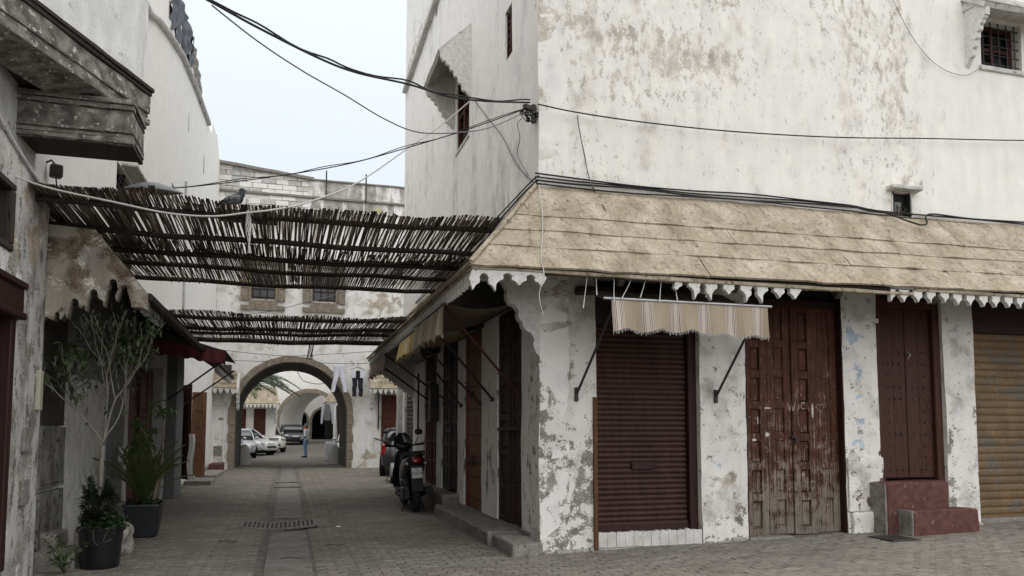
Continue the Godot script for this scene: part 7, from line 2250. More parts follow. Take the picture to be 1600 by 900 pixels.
func person() -> void:
	var at := Vector3(0.92, 0, -42.6)
	var o := thing("person", "man in blue jeans, white sleeves and dark vest standing in the yard, turned away", "person", at)
	var navy := Color(0.018, 0.02, 0.045); var wht := Color(0.55, 0.56, 0.60); var jean := Color(0.16, 0.24, 0.38); var skn := Color(0.30, 0.17, 0.11); var shoe := Color(0.015, 0.015, 0.018)
	var R := Transform3D(Basis(Vector3.UP, 1.25), at)
	var v := func(x: float, y: float, z: float) -> Vector3: return R * Vector3(x, y, z)
	# joints: the man faces local -z
	var bones := [
		[v.call(0, 0.98, 0.0), v.call(0, 1.18, 0.01), 0.155, 0.14], [v.call(0, 1.18, 0.01), v.call(0, 1.40, 0.0), 0.145, 0.15], [v.call(-0.13, 1.43, 0.0), v.call(0.13, 1.43, 0.0), 0.085, 0.085], [v.call(-0.08, 1.28, 0.0), v.call(0.08, 1.28, 0.0), 0.125, 0.125],
		[v.call(0, 1.45, 0.0), v.call(0, 1.56, -0.02), 0.062, 0.055],
		[v.call(-0.09, 0.95, 0), v.call(-0.10, 0.52, -0.02), 0.105, 0.075], [v.call(-0.10, 0.52, -0.02), v.call(-0.11, 0.12, 0.03), 0.072, 0.058], [v.call(-0.11, 0.05, 0.04), v.call(-0.13, 0.04, -0.15), 0.05, 0.04],
		[v.call(0.09, 0.95, 0), v.call(0.11, 0.52, -0.05), 0.105, 0.075], [v.call(0.11, 0.52, -0.05), v.call(0.12, 0.12, 0.0), 0.072, 0.058], [v.call(0.12, 0.05, 0.02), v.call(0.15, 0.04, -0.17), 0.05, 0.04],
		[v.call(-0.20, 1.42, 0), v.call(-0.27, 1.14, 0.04), 0.062, 0.05], [v.call(-0.27, 1.14, 0.04), v.call(-0.18, 0.99, -0.15), 0.048, 0.036],
		[v.call(0.20, 1.42, 0), v.call(0.27, 1.14, 0.04), 0.062, 0.05], [v.call(0.27, 1.14, 0.04), v.call(0.15, 1.02, -0.17), 0.048, 0.036]]
	var inv := R.affine_inverse()
	var tint := func(p: Vector3) -> Color:
		var q := inv * p
		if q.y < 0.085: return shoe
		if q.y < 0.97 and absf(q.x) < 0.19 and q.z > -0.14: return jean
		if q.y > 1.47: return skn
		if q.z < 0.055 and absf(q.x) < 0.17 and q.y > 0.9: return navy
		return wht
	var b := B.new()
	skin(b, bones, 0.021, 0.035, tint)
	# head and hands on finer grids of the same mesh
	var hd := [[v.call(0, 1.665, 0.01), v.call(0, 1.70, 0.0), 0.088, 0.095], [v.call(0, 1.60, -0.03), v.call(0, 1.66, -0.03), 0.062, 0.075], [v.call(0, 1.655, -0.095), v.call(0, 1.63, -0.115), 0.012, 0.017], [v.call(-0.085, 1.65, 0.0), v.call(-0.088, 1.63, 0.0), 0.02, 0.014, Vector3.ONE], [v.call(0.085, 1.65, 0.0), v.call(0.088, 1.63, 0.0), 0.02, 0.014], [v.call(-0.022, 1.605, -0.09), v.call(0.022, 1.605, -0.09), 0.012, 0.012], [v.call(0, 1.5, 0.0), v.call(0, 1.6, -0.01), 0.055, 0.055], [v.call(-0.035, 1.685, -0.082), v.call(0.035, 1.685, -0.082), 0.014, 0.014]]
	skin(b, hd, 0.009, 0.02, func(p: Vector3) -> Color:
		var q := inv * p
		if absf(absf(q.x) - 0.032) < 0.012 and absf(q.y - 1.668) < 0.007 and q.z < -0.07: return Color(0.02, 0.015, 0.012)
		return skn)
	for s in [-1.0, 1.0]:
		var w := Vector3(-0.18, 0.99, -0.15) if s < 0 else Vector3(0.15, 1.02, -0.17)
		var d := Vector3(0.5, -0.25, -0.8).normalized() if s < 0 else Vector3(-0.5, -0.1, -0.85).normalized()
		var up := Vector3.UP
		var sd: Vector3 = d.cross(up).normalized() * s
		var kn: Array = []
		kn.append([R * w, R * (w + d * 0.08), 0.028, 0.034, Vector3.ONE])
		for f in 4:
			var r0 := w + d * 0.085 + up * (0.026 - 0.017 * f)
			var l: float = [0.036, 0.042, 0.039, 0.030][f]
			var m: Vector3 = r0 + d * l - sd * 0.006
			kn.append([R * r0, R * m, 0.010, 0.0095])
			kn.append([R * m, R * (m + (d * 0.6 - sd * 0.8).normalized() * l * 0.85), 0.0095, 0.008])
		var t0 := w + d * 0.03 + up * 0.026
		kn.append([R * t0, R * (t0 + (d * 0.6 + up * 0.8).normalized() * 0.038), 0.013, 0.0105])
		kn.append([R * (t0 + (d * 0.6 + up * 0.8).normalized() * 0.038), R * (t0 + d * 0.055 + up * 0.034), 0.0105, 0.009])
		skin(b, kn, 0.006, 0.008, func(_p: Vector3) -> Color: return skn)
	var m := mt(Color(1, 1, 1), 0.85)
	m.vertex_color_use_as_albedo = true
	part(o, "body", b, m)
	b = B.new()
	skin(b, [[v.call(0, 1.70, 0.025), v.call(0, 1.725, 0.005), 0.095, 0.09], [v.call(0, 1.62, 0.06), v.call(0, 1.68, 0.05), 0.055, 0.07]], 0.012, 0.02, func(_p: Vector3) -> Color: return Color(0.09, 0.085, 0.08))
	part(o, "hair", b, m)

func pigeon() -> void:
	var at := Vector3(-0.535, 3.48, -7.6)
	var o := thing("pigeon", "grey pigeon standing on the near reed screen, facing right", "pigeon", at)
	var v := func(x: float, y: float, z: float) -> Vector3: return at + Vector3(x, y, z)
	var b := B.new()
	var dk := Color(0.022, 0.026, 0.032); var gr := Color(0.12, 0.13, 0.145)
	skin(b, [[v.call(-0.035, 0.062, 0), v.call(0.03, 0.082, 0), 0.042, 0.048], [v.call(0.03, 0.085, 0), v.call(0.062, 0.125, 0), 0.045, 0.030], [v.call(0.062, 0.125, 0), v.call(0.068, 0.158, 0), 0.026, 0.021], [v.call(0.068, 0.165, 0), v.call(0.074, 0.168, 0), 0.0225, 0.019], [v.call(-0.06, 0.048, 0), v.call(-0.15, 0.012, 0), 0.026, 0.011]], 0.0055, 0.02, func(p: Vector3) -> Color:
		var q := p - at
		if q.y > 0.105 or q.x < -0.10 or q.x > 0.055: return dk
		if q.x < -0.055 and q.x > -0.075 and q.y > 0.03: return dk
		return gr)
	var m := mt(Color(1, 1, 1), 0.7)
	m.vertex_color_use_as_albedo = true
	part(o, "body", b, m)
	for s in [-1.0, 1.0]:
		b = B.new()
		skin(b, [[v.call(0.02, 0.085, s * 0.038), v.call(-0.06, 0.062, s * 0.036), 0.024, 0.022], [v.call(-0.06, 0.062, s * 0.036), v.call(-0.135, 0.025, s * 0.016), 0.018, 0.006]], 0.0065, 0.012, func(p: Vector3) -> Color: return dk if (p - at).x < -0.085 or absf((p - at).x + 0.045) < 0.008 else Color(0.15, 0.16, 0.175))
		part(o, "wing", b, m)
		b = B.new()
		b.tube([v.call(0.005, 0.04, s * 0.016), v.call(0.008, 0.012, s * 0.016), v.call(0.01, -0.002, s * 0.016)], 0.004, 5)
		for k in 3: b.tube([v.call(0.01, 0.0, s * 0.016), v.call(0.01 + 0.024 * cos(k * 0.5 - 0.5), -0.004, s * 0.016 + 0.024 * sin(k * 0.5 - 0.5))], 0.003, 4)
		b.tube([v.call(0.01, 0.0, s * 0.016), v.call(-0.008, -0.004, s * 0.016)], 0.003, 4)
		part(o, "leg", b, mt(lin(0.28, 0.07, 0.06), 0.7))
		b = B.new()
		b.lathe(ball(0.0045, 5), 8, Transform3D(Basis(), v.call(0.078, 0.172, s * 0.0185)))
		part(o, "eye", b, mt(lin(0.35, 0.12, 0.02), 0.2))
	b = B.new()
	b.cyl(v.call(0.09, 0.166, 0), v.call(0.113, 0.160, 0), 0.006, 0.0015, 7)
	part(o, "beak", b, mat.iron)

func small_things() -> void:
	var b := B.new()
	b.wbox(Vector3(-1.84, -0.03, -9.62), Vector3(-1.66, 0.32, -9.32), 0.085, 0.05, 0.10, Transform3D.IDENTITY, 12)
	solo("rough_stone", "pale rough stone standing between the two plant pots", "stone", Vector3(-1.74, 0, -9.47), b, mat.foot)
	# lamp head lying above the reed screen
	var o := thing("street_lamp_head", "grey rounded street lamp head on a wall arm above the reed screen", "street lamp", Vector3(-1.3, 3.62, -8.0))
	b = B.new()
	var R := []
	for k in 9:
		var f := k / 8.0
		var r := sin(PI * clampf(f * 0.9 + 0.07, 0, 1))
		var ring := []
		for j in 14:
			var a := TAU * j / 14
			ring.append(Vector3(-1.56 + 0.52 * f, 3.685 + maxf(0.0, sin(a)) * 0.085 * r - maxf(0.0, -sin(a)) * 0.02 * r, -8.0 - cos(a) * 0.12 * r))
		R.append(ring)
	b.loft(R)
	part(o, "hood", b, mt(lin(0.17, 0.175, 0.18), 0.5))
	b = B.new()
	b.tube([Vector3(-2.25, 3.66, -8.05), Vector3(-1.9, 3.66, -8.02), Vector3(-1.5, 3.66, -8.0)], 0.022, 7)
	part(o, "arm", b, mt(lin(0.25, 0.25, 0.25), 0.5))
	# floodlight box on the left wall above the screen
	o = thing("wall_floodlight", "small dark box lamp on the left house wall under the bay", "lamp", Vector3(-2.45, 4.0, -9.0))
	b = B.new()
	b.box(Transform3D(Basis(Vector3.UP, 0.4), Vector3(-2.5, 4.2, -9.3)), Vector3(-0.06, -0.07, -0.06), Vector3(0.06, 0.07, 0.06), 0.015)
	part(o, "housing", b, mat.iron)
	b = B.new()
	b.tube([Vector3(-2.62, 4.28, -9.3), Vector3(-2.55, 4.32, -9.3), Vector3(-2.5, 4.26, -9.3)], 0.012, 5)
	b.tube([Vector3(-2.5, 4.13, -9.3), Vector3(-2.46, 3.8, -9.32), Vector3(-2.5, 3.7, -9.3), Vector3(-2.44, 3.55, -9.28)], 0.008, 5)
	part(o, "bracket", b, mat.iron)
	# bag hung by the maroon door
	b = B.new()
	b.wbox(Vector3(-2.30, 0.92, -12.05), Vector3(-2.16, 1.16, -11.95), 0.04, 0.04, 0.06, Transform3D.IDENTITY, 3)
	solo("hanging_bag", "crumpled white plastic bag hanging by the maroon double door", "bag", Vector3(-2.23, 0.92, -12.0), b, mat.white_paint)
	# scraps on the paving
	var k := 0
	for q in [[0.72, -11.3, "white paper scrap on the paving right of the drain grate"], [0.55, -9.6, "dark twig lying on the paving right of the gutter"], [-0.7, -10.2, "dark twig lying on the paving left of the gutter"], [0.05, -8.9, "thin dark twig lying across the gutter slab"]]:
		b = B.new()
		if k == 0:
			b.wbox(Vector3(q[0] - 0.035, 0.0, q[1] - 0.02), Vector3(q[0] + 0.035, 0.022, q[1] + 0.02), 0.008, 0.02, 0.015)
			solo("paper_scrap", q[2], "litter", Vector3(q[0], 0, q[1]), b, mat.white_paint)
		else:
			var y := gy(q[0], q[1]) + 0.012
			b.tube(curve([Vector3(q[0] - 0.1, y, q[1] + 0.01), Vector3(q[0] - 0.02, y + 0.012, q[1] - 0.02), Vector3(q[0] + 0.06, y + 0.004, q[1]), Vector3(q[0] + 0.13, y, q[1] - 0.015)], 3), 0.004, 4)
			solo("twig", q[2], "twig", Vector3(q[0], y, q[1]), b, mat.dark_wood)
		k += 1
	# dry leaves and grit blown along the walls
	var lf := leaf_mesh(0.05, 0.025, 0.2)
	var Ts := []; var cs := []
	for i in 260:
		var p: Vector3
		if i % 3 == 0: p = Vector3(rng.randf_range(2.9, 9.0), 0, -8.15 + absf(rng.randfn()) * 0.35)
		elif i % 3 == 1: p = Vector3(2.28 - absf(rng.randfn()) * 0.25, 0, rng.randf_range(-13, -8.2))
		else: p = Vector3(rng.randf_range(-1.6, 2.0), 0, rng.randf_range(-16, -6.5))
		p.y = gy(p.x, p.z) + 0.006
		var sc := rng.randf_range(0.15, 0.6)
		Ts.append(Transform3D(Basis(Vector3.UP, rng.randf() * TAU).scaled(Vector3.ONE * sc), p))
		var g := rng.randf_range(0.5, 3.0)
		cs.append(Color(g, g, g * 0.95))
	var lm3 := mt(lin(0.16, 0.145, 0.12), 0.9)
	lm3.vertex_color_use_as_albedo = true
	var li := many(self, "fallen_leaves", lf, lm3, Ts, cs)
	metas(li, "scattered dry leaf scraps and grit on the paving along the walls", "litter", "", "stuff")


# ---------------------------------------------------------------- mesh builder
class B:
	var v := PackedVector3Array()
	var n := PackedVector3Array()
	var t := PackedVector2Array()
	var c := PackedColorArray()
	var col := Color(1, 1, 1)
	func uvp(p: Vector3, m: Vector3) -> Vector2:
		var a := m.abs()
		if a.y > a.x and a.y > a.z: return Vector2(p.x, p.z)
		if a.x > a.z: return Vector2(p.z, -p.y)
		return Vector2(p.x, -p.y)
	func vert(p: Vector3, m: Vector3, uv: Vector2):
		v.append(p); n.append(m); t.append(uv); c.append(col)
	func tri(a: Vector3, b: Vector3, d: Vector3, na := Vector3.ZERO, nb := Vector3.ZERO, nd := Vector3.ZERO):
		var f := (b - a).cross(d - a)
		if f.length_squared() < 1e-16: return
		f = f.normalized()
		if na == Vector3.ZERO: na = f; nb = f; nd = f
		vert(a, na, uvp(a, f)); vert(d, nd, uvp(d, f)); vert(b, nb, uvp(b, f))
	func quad(a: Vector3, b: Vector3, d: Vector3, e: Vector3):
		tri(a, b, d); tri(a, d, e)
	func quadn(a: Vector3, b: Vector3, d: Vector3, e: Vector3, na: Vector3, nb: Vector3, nd: Vector3, ne: Vector3):
		tri(a, b, d, na, nb, nd); tri(a, d, e, na, nd, ne)
	func box(T: Transform3D, lo: Vector3, hi: Vector3, bev := 0.0):
		var cen := (lo + hi) * 0.5
		var h := (hi - lo).abs() * 0.5
		var r := minf(bev, minf(h.x, minf(h.y, h.z)) * 0.9)
		for ax in 3:
			for s in [-1.0, 1.0]:
				var u := (ax + 1) % 3
				var w := (ax + 2) % 3
				var P := []
				for k in [[-1, -1], [1, -1], [1, 1], [-1, 1]]:
					var p := Vector3.ZERO
					p[ax] = s * h[ax]; p[u] = k[0] * (h[u] - r); p[w] = k[1] * (h[w] - r)
					P.append(T * (cen + p))
				if s > 0: quad(P[0], P[1], P[2], P[3])
				else: quad(P[3], P[2], P[1], P[0])
		if r <= 0.0: return
		for ax in 3:
			var u := (ax + 1) % 3
			var w := (ax + 2) % 3
			for su in [-1.0, 1.0]:
				for sw in [-1.0, 1.0]:
					var a := Vector3.ZERO; var b := Vector3.ZERO
					a[u] = su * h[u]; a[w] = sw * (h[w] - r)
					b[u] = su * (h[u] - r); b[w] = sw * h[w]
					var e := Vector3.ZERO
					e[ax] = h[ax] - r
					_edge(T, cen, a, b, e)
		for sx in [-1.0, 1.0]:
			for sy in [-1.0, 1.0]:
				for sz in [-1.0, 1.0]:
					var a := T * (cen + Vector3(sx * h.x, sy * (h.y - r), sz * (h.z - r)))
					var b := T * (cen + Vector3(sx * (h.x - r), sy * h.y, sz * (h.z - r)))
					var d := T * (cen + Vector3(sx * (h.x - r), sy * (h.y - r), sz * h.z))
					if (b - a).cross(d - a).dot(a - T * cen) > 0: tri(a, b, d)
					else: tri(a, d, b)
	func _edge(T: Transform3D, cen: Vector3, a: Vector3, b: Vector3, e: Vector3):
		var p := T * (cen + a - e); var q := T * (cen + b - e); var r := T * (cen + b + e); var s := T * (cen + a + e)
		if (q - p).cross(r - p).dot(p + r - 2.0 * (T * cen)) > 0: quad(p, q, r, s)
		else: quad(s, r, q, p)
	# a rounded box whose faces are uneven: worn stone, plaster, old beams
	func wbox(lo: Vector3, hi: Vector3, r: float, step: float, amp: float, T := Transform3D.IDENTITY, seed_ := 1, skip := []):
		var fn := FastNoiseLite.new()
		fn.seed = seed_; fn.frequency = 2.2; fn.fractal_octaves = 4
		var cen := (lo + hi) * 0.5
		var h := (hi - lo) * 0.5
		r = minf(r, minf(h.x, minf(h.y, h.z)) * 0.95)
		for ax in 3:
			for s in [-1.0, 1.0]:
				if skip.has(Vector2(ax, s)): continue
				var u := (ax + 1) % 3
				var w := (ax + 2) % 3
				var us := _cuts(h[u], r, step)
				var ws := _cuts(h[w], r, step)
				var pts := []; var nrm := []
				for i in us.size():
					for j in ws.size():
						var p := Vector3.ZERO
						p[ax] = s * h[ax]; p[u] = us[i]; p[w] = ws[j]
						var q := Vector3(clampf(p.x, -h.x + r, h.x - r), clampf(p.y, -h.y + r, h.y - r), clampf(p.z, -h.z + r, h.z - r))
						var m := (p - q).normalized()
						var pp := cen + q + m * r
						var wp := pp
						var d := fn.get_noise_3dv(wp) * amp
						var e := 0.03
						var g := Vector3(fn.get_noise_3d(wp.x + e, wp.y, wp.z), fn.get_noise_3d(wp.x, wp.y + e, wp.z), fn.get_noise_3d(wp.x, wp.y, wp.z + e)) * amp - Vector3(d, d, d)
						g /= e
						g -= m * g.dot(m)
						pts.append(T * (pp + m * d))
						nrm.append((T.basis * (m - g)).normalized())
				var W := ws.size()
				for i in us.size() - 1:
					for j in W - 1:
						var a := i * W + j; var b := (i + 1) * W + j; var d := (i + 1) * W + j + 1; var e := i * W + j + 1
						if s > 0: quadn(pts[a], pts[b], pts[d], pts[e], nrm[a], nrm[b], nrm[d], nrm[e])
						else: quadn(pts[e], pts[d], pts[b], pts[a], nrm[e], nrm[d], nrm[b], nrm[a])
	func _cuts(h: float, r: float, step: float) -> Array:
		var o := [-h]
		if r > 0: o.append(-h + r * 0.4)
		var k := maxi(1, int(ceil((2 * h - 2 * r) / step)))
		for i in k + 1: o.append(-h + r + (2 * h - 2 * r) * i / k)
		if r > 0: o.append(h - r * 0.4)
		o.append(h)
		if r <= 0: o.remove_at(0); o.remove_at(o.size() - 1)
		return o
	func cyl(p: Vector3, q: Vector3, r0: float, r1: float, seg := 8, caps := true):
		var d := (q - p).normalized()
		var x := d.cross(Vector3.UP if absf(d.y) < 0.9 else Vector3.RIGHT).normalized()
		var y := x.cross(d)
		for i in seg:
			var a0 := TAU * i / seg; var a1 := TAU * (i + 1) / seg
			var m0 := x * cos(a0) - y * sin(a0); var m1 := x * cos(a1) - y * sin(a1)
			quadn(p + m0 * r0, p + m1 * r0, q + m1 * r1, q + m0 * r1, m0, m1, m1, m0)
			if caps:
				tri(q, q + m0 * r1, q + m1 * r1)
				tri(p, p + m1 * r0, p + m0 * r0)
	func tube(P: Array, r, seg := 6, caps := true):
		var N := P.size()
		var x := Vector3.ZERO
		var rings := []
		for i in N:
			var d: Vector3 = (P[mini(i + 1, N - 1)] - P[maxi(i - 1, 0)]).normalized()
			if x == Vector3.ZERO: x = d.cross(Vector3.UP if absf(d.y) < 0.9 else Vector3.RIGHT).normalized()
			else: x = (x - d * x.dot(d)).normalized()
			var y := x.cross(d)
			var rr: float = r[i] if r is Array else r
			var ring := []
			for k in seg:
				var a := TAU * k / seg
				var m := x * cos(a) - y * sin(a)
				ring.append([P[i] + m * rr, m])
			rings.append(ring)
		for i in N - 1:
			for k in seg:
				var l := (k + 1) % seg
				quadn(rings[i][k][0], rings[i][l][0], rings[i + 1][l][0], rings[i + 1][k][0], rings[i][k][1], rings[i][l][1], rings[i + 1][l][1], rings[i + 1][k][1])
		if caps:
			for k in seg:
				var l := (k + 1) % seg
				tri(P[0], rings[0][l][0], rings[0][k][0])
				tri(P[N - 1], rings[N - 1][k][0], rings[N - 1][l][0])
	# an uneven slab: corners counterclockwise seen from its outer side
	func plate(p00: Vector3, p10: Vector3, p11: Vector3, p01: Vector3, th: float, nu: int, nv: int, amp := 0.0, sd := 1, edge := 0.0):
		var fn := FastNoiseLite.new()
		fn.seed = sd; fn.frequency = 2.5; fn.fractal_octaves = 3
		var m := (p10 - p00).cross(p01 - p00).normalized()
		var T := []; var U := []
		for j in nv + 1:
			var a := []; var b2 := []
			for i in nu + 1:
				var p := p00.lerp(p10, float(i) / nu).lerp(p01.lerp(p11, float(i) / nu), float(j) / nv)
				var e := fn.get_noise_3dv(p)
				var q := p + m * e * amp
				if j == 0 or j == nv: q += (p01 - p00).normalized() * fn.get_noise_3d(p.x * 3 + 9, p.y * 3, p.z * 3) * edge
				if i == 0 or i == nu: q += (p10 - p00).normalized() * fn.get_noise_3d(p.x * 3 - 9, p.y * 3, p.z * 3) * edge
				a.append(q); b2.append(q - m * th)
			T.append(a); U.append(b2)
		sheet(T)
		for j in nv:
			for i in nu: quad(U[j][i + 1], U[j][i], U[j + 1][i], U[j + 1][i + 1])
			quad(U[j][0], T[j][0], T[j + 1][0], U[j + 1][0])
			quad(T[j][nu], U[j][nu], U[j + 1][nu], T[j + 1][nu])
		for i in nu:
			quad(U[0][i], U[0][i + 1], T[0][i + 1], T[0][i])
			quad(T[nv][i], T[nv][i + 1], U[nv][i + 1], U[nv][i])
	# polygon (x,y) of frame T pulled from z = 0 back to z = -d; outward face is +z
	func prism(poly: PackedVector2Array, d: float, T := Transform3D.IDENTITY, back := true):
		var ar := 0.0
		for i in poly.size(): ar += poly[i].cross(poly[(i + 1) % poly.size()])
		if ar < 0.0:
			poly = poly.duplicate(); poly.reverse()
		var ix := Geometry2D.triangulate_polygon(poly)
		for k in range(0, ix.size(), 3):
			var a := poly[ix[k]]; var b := poly[ix[k + 1]]; var e := poly[ix[k + 2]]
			if (b - a).cross(e - a) < 0: var s := b; b = e; e = s
			tri(T * Vector3(a.x, a.y, 0), T * Vector3(b.x, b.y, 0), T * Vector3(e.x, e.y, 0))
			if back: tri(T * Vector3(a.x, a.y, -d), T * Vector3(e.x, e.y, -d), T * Vector3(b.x, b.y, -d))
		for i in poly.size():
			var a := poly[i]; var b := poly[(i + 1) % poly.size()]
			quad(T * Vector3(a.x, a.y, -d), T * Vector3(b.x, b.y, -d), T * Vector3(b.x, b.y, 0), T * Vector3(a.x, a.y, 0))
	# profile of Vector2(radius, height) turned round y
	func lathe(pr: Array, seg: int, T := Transform3D.IDENTITY):
		for i in pr.size() - 1:
			var a: Vector2 = pr[i]; var b: Vector2 = pr[i + 1]
			var m := Vector2(b.y - a.y, a.x - b.x).normalized()
			for k in seg:
				var p0 := TAU * k / seg; var p1 := TAU * (k + 1) / seg
				var d0 := Vector3(cos(p0), 0, -sin(p0)); var d1 := Vector3(cos(p1), 0, -sin(p1))
				var n0 := T.basis * (d0 * m.x + Vector3.UP * m.y); var n1 := T.basis * (d1 * m.x + Vector3.UP * m.y)
				quadn(T * (d0 * a.x + Vector3.UP * a.y), T * (d1 * a.x + Vector3.UP * a.y), T * (d1 * b.x + Vector3.UP * b.y), T * (d0 * b.x + Vector3.UP * b.y), n0, n1, n1, n0)
	# vertices and quads or triangles with averaged normals
	func smooth(P: Array, F: Array):
		var N := []
		N.resize(P.size()); N.fill(Vector3.ZERO)
		for f in F:
			var m: Vector3 = (P[f[1]] - P[f[0]]).cross(P[f[2]] - P[f[0]])
			if f.size() == 4: m += (P[f[2]] - P[f[0]]).cross(P[f[3]] - P[f[0]])
			for k in f: N[k] += m
		for i in N.size(): N[i] = N[i].normalized()
		for f in F:
			tri(P[f[0]], P[f[1]], P[f[2]], N[f[0]], N[f[1]], N[f[2]])
			if f.size() == 4: tri(P[f[0]], P[f[2]], P[f[3]], N[f[0]], N[f[2]], N[f[3]])
	# closed rings of the same size joined to one smooth skin; rings run counterclockwise seen from the end
	func loft(R: Array, caps := true, closed := true):
		var P := []; var F := []
		var k: int = R[0].size()
		for r in R: P.append_array(r)
		for i in R.size() - 1:
			for j in (k if closed else k - 1):
				var l := (j + 1) % k
				F.append([i * k + j, i * k + l, (i + 1) * k + l, (i + 1) * k + j])
		if caps:
			for e in [0, R.size() - 1]:
				var m := Vector3.ZERO
				for q in R[e]: m += q
				P.append(m / k)
				for j in k:
					var l := (j + 1) % k
					if e == 0: F.append([P.size() - 1, l, j])
					else: F.append([P.size() - 1, e * k + j, e * k + l])
		smooth(P, F)
	# an open grid of points, seen from the side its rows x columns turn counterclockwise; both sides are drawn
	func sheet(G: Array):
		var P := []; var F := []
		var k: int = G[0].size()
		for r in G: P.append_array(r)
		for i in G.size() - 1:
			for j in k - 1: F.append([i * k + j, i * k + j + 1, (i + 1) * k + j + 1, (i + 1) * k + j])
		smooth(P, F)
	func mesh(org := Vector3.ZERO) -> ArrayMesh:
		var A := []
		A.resize(Mesh.ARRAY_MAX)
		if org != Vector3.ZERO:
			for i in v.size(): v[i] -= org
		A[Mesh.ARRAY_VERTEX] = v; A[Mesh.ARRAY_NORMAL] = n; A[Mesh.ARRAY_TEX_UV] = t; A[Mesh.ARRAY_COLOR] = c
		var m := ArrayMesh.new()
		m.add_surface_from_arrays(Mesh.PRIMITIVE_TRIANGLES, A)
		return m

# ---------------------------------------------------------------- nodes
func fr(o: Vector3, ex: Vector3, ey := Vector3.UP) -> Transform3D:
	ex = ex.normalized()
	ey = (ey - ex * ey.dot(ex)).normalized()
	return Transform3D(Basis(ex, ey, ex.cross(ey)), o)
func metas(o: Node, label: String, cat := "", group := "", kind := "") -> void:
	if label: o.set_meta("label", label)
	if cat: o.set_meta("category", cat)
	if group: o.set_meta("group", group)
	if kind: o.set_meta("kind", kind)
func thing(nm: String, label: String, cat: String, base := Vector3.ZERO, group := "", kind := "") -> Node3D:
	var o := Node3D.new()
	o.name = nm; o.position = base
	add_child(o, true)
	metas(o, label, cat, group, kind)
	return o
func base_of(p: Node) -> Vector3:
	var s := Vector3.ZERO
	while p != self:
		s += (p as Node3D).position
		p = p.get_parent()
	return s
func part(par: Node, nm: String, b: B, m: Material, label := "") -> MeshInstance3D:
	var o := MeshInstance3D.new()
	o.name = nm
	o.mesh = b.mesh(base_of(par) if par != self else Vector3.ZERO)
	o.material_override = m
	par.add_child(o, true)
	if label: o.set_meta("label", label)
	return o
# one mesh that is a whole thing: its node stands at base
func solo(nm: String, label: String, cat: String, base: Vector3, b: B, m: Material, group := "", kind := "") -> MeshInstance3D:
	var o := MeshInstance3D.new()
	o.name = nm; o.position = base
	o.mesh = b.mesh(base)
	o.material_override = m
	add_child(o, true)
	metas(o, label, cat, group, kind)
	return o
func inst(par: Node, nm: String, mesh: Mesh, m: Material, T: Transform3D) -> MeshInstance3D:
	var o := MeshInstance3D.new()
	o.name = nm; o.mesh = mesh; o.material_override = m
	T.origin -= base_of(par) if par != self else Vector3.ZERO
	o.transform = T
	par.add_child(o, true)
	return o
func many(par: Node, nm: String, mesh: Mesh, m: Material, Ts: Array, cols := []) -> MultiMeshInstance3D:
	var mm := MultiMesh.new()
	mm.transform_format = MultiMesh.TRANSFORM_3D
	mm.use_colors = cols.size() > 0
	mm.mesh = mesh
	mm.instance_count = Ts.size()
	var o0 := base_of(par) if par != self else Vector3.ZERO
	for i in Ts.size():
		var T: Transform3D = Ts[i]
		T.origin -= o0
		mm.set_instance_transform(i, T)
		if cols.size(): mm.set_instance_color(i, cols[i])
	var o := MultiMeshInstance3D.new()
	o.name = nm; o.multimesh = mm; o.material_override = m
	par.add_child(o, true)
	o.set_meta("kind", "stuff")
	return o
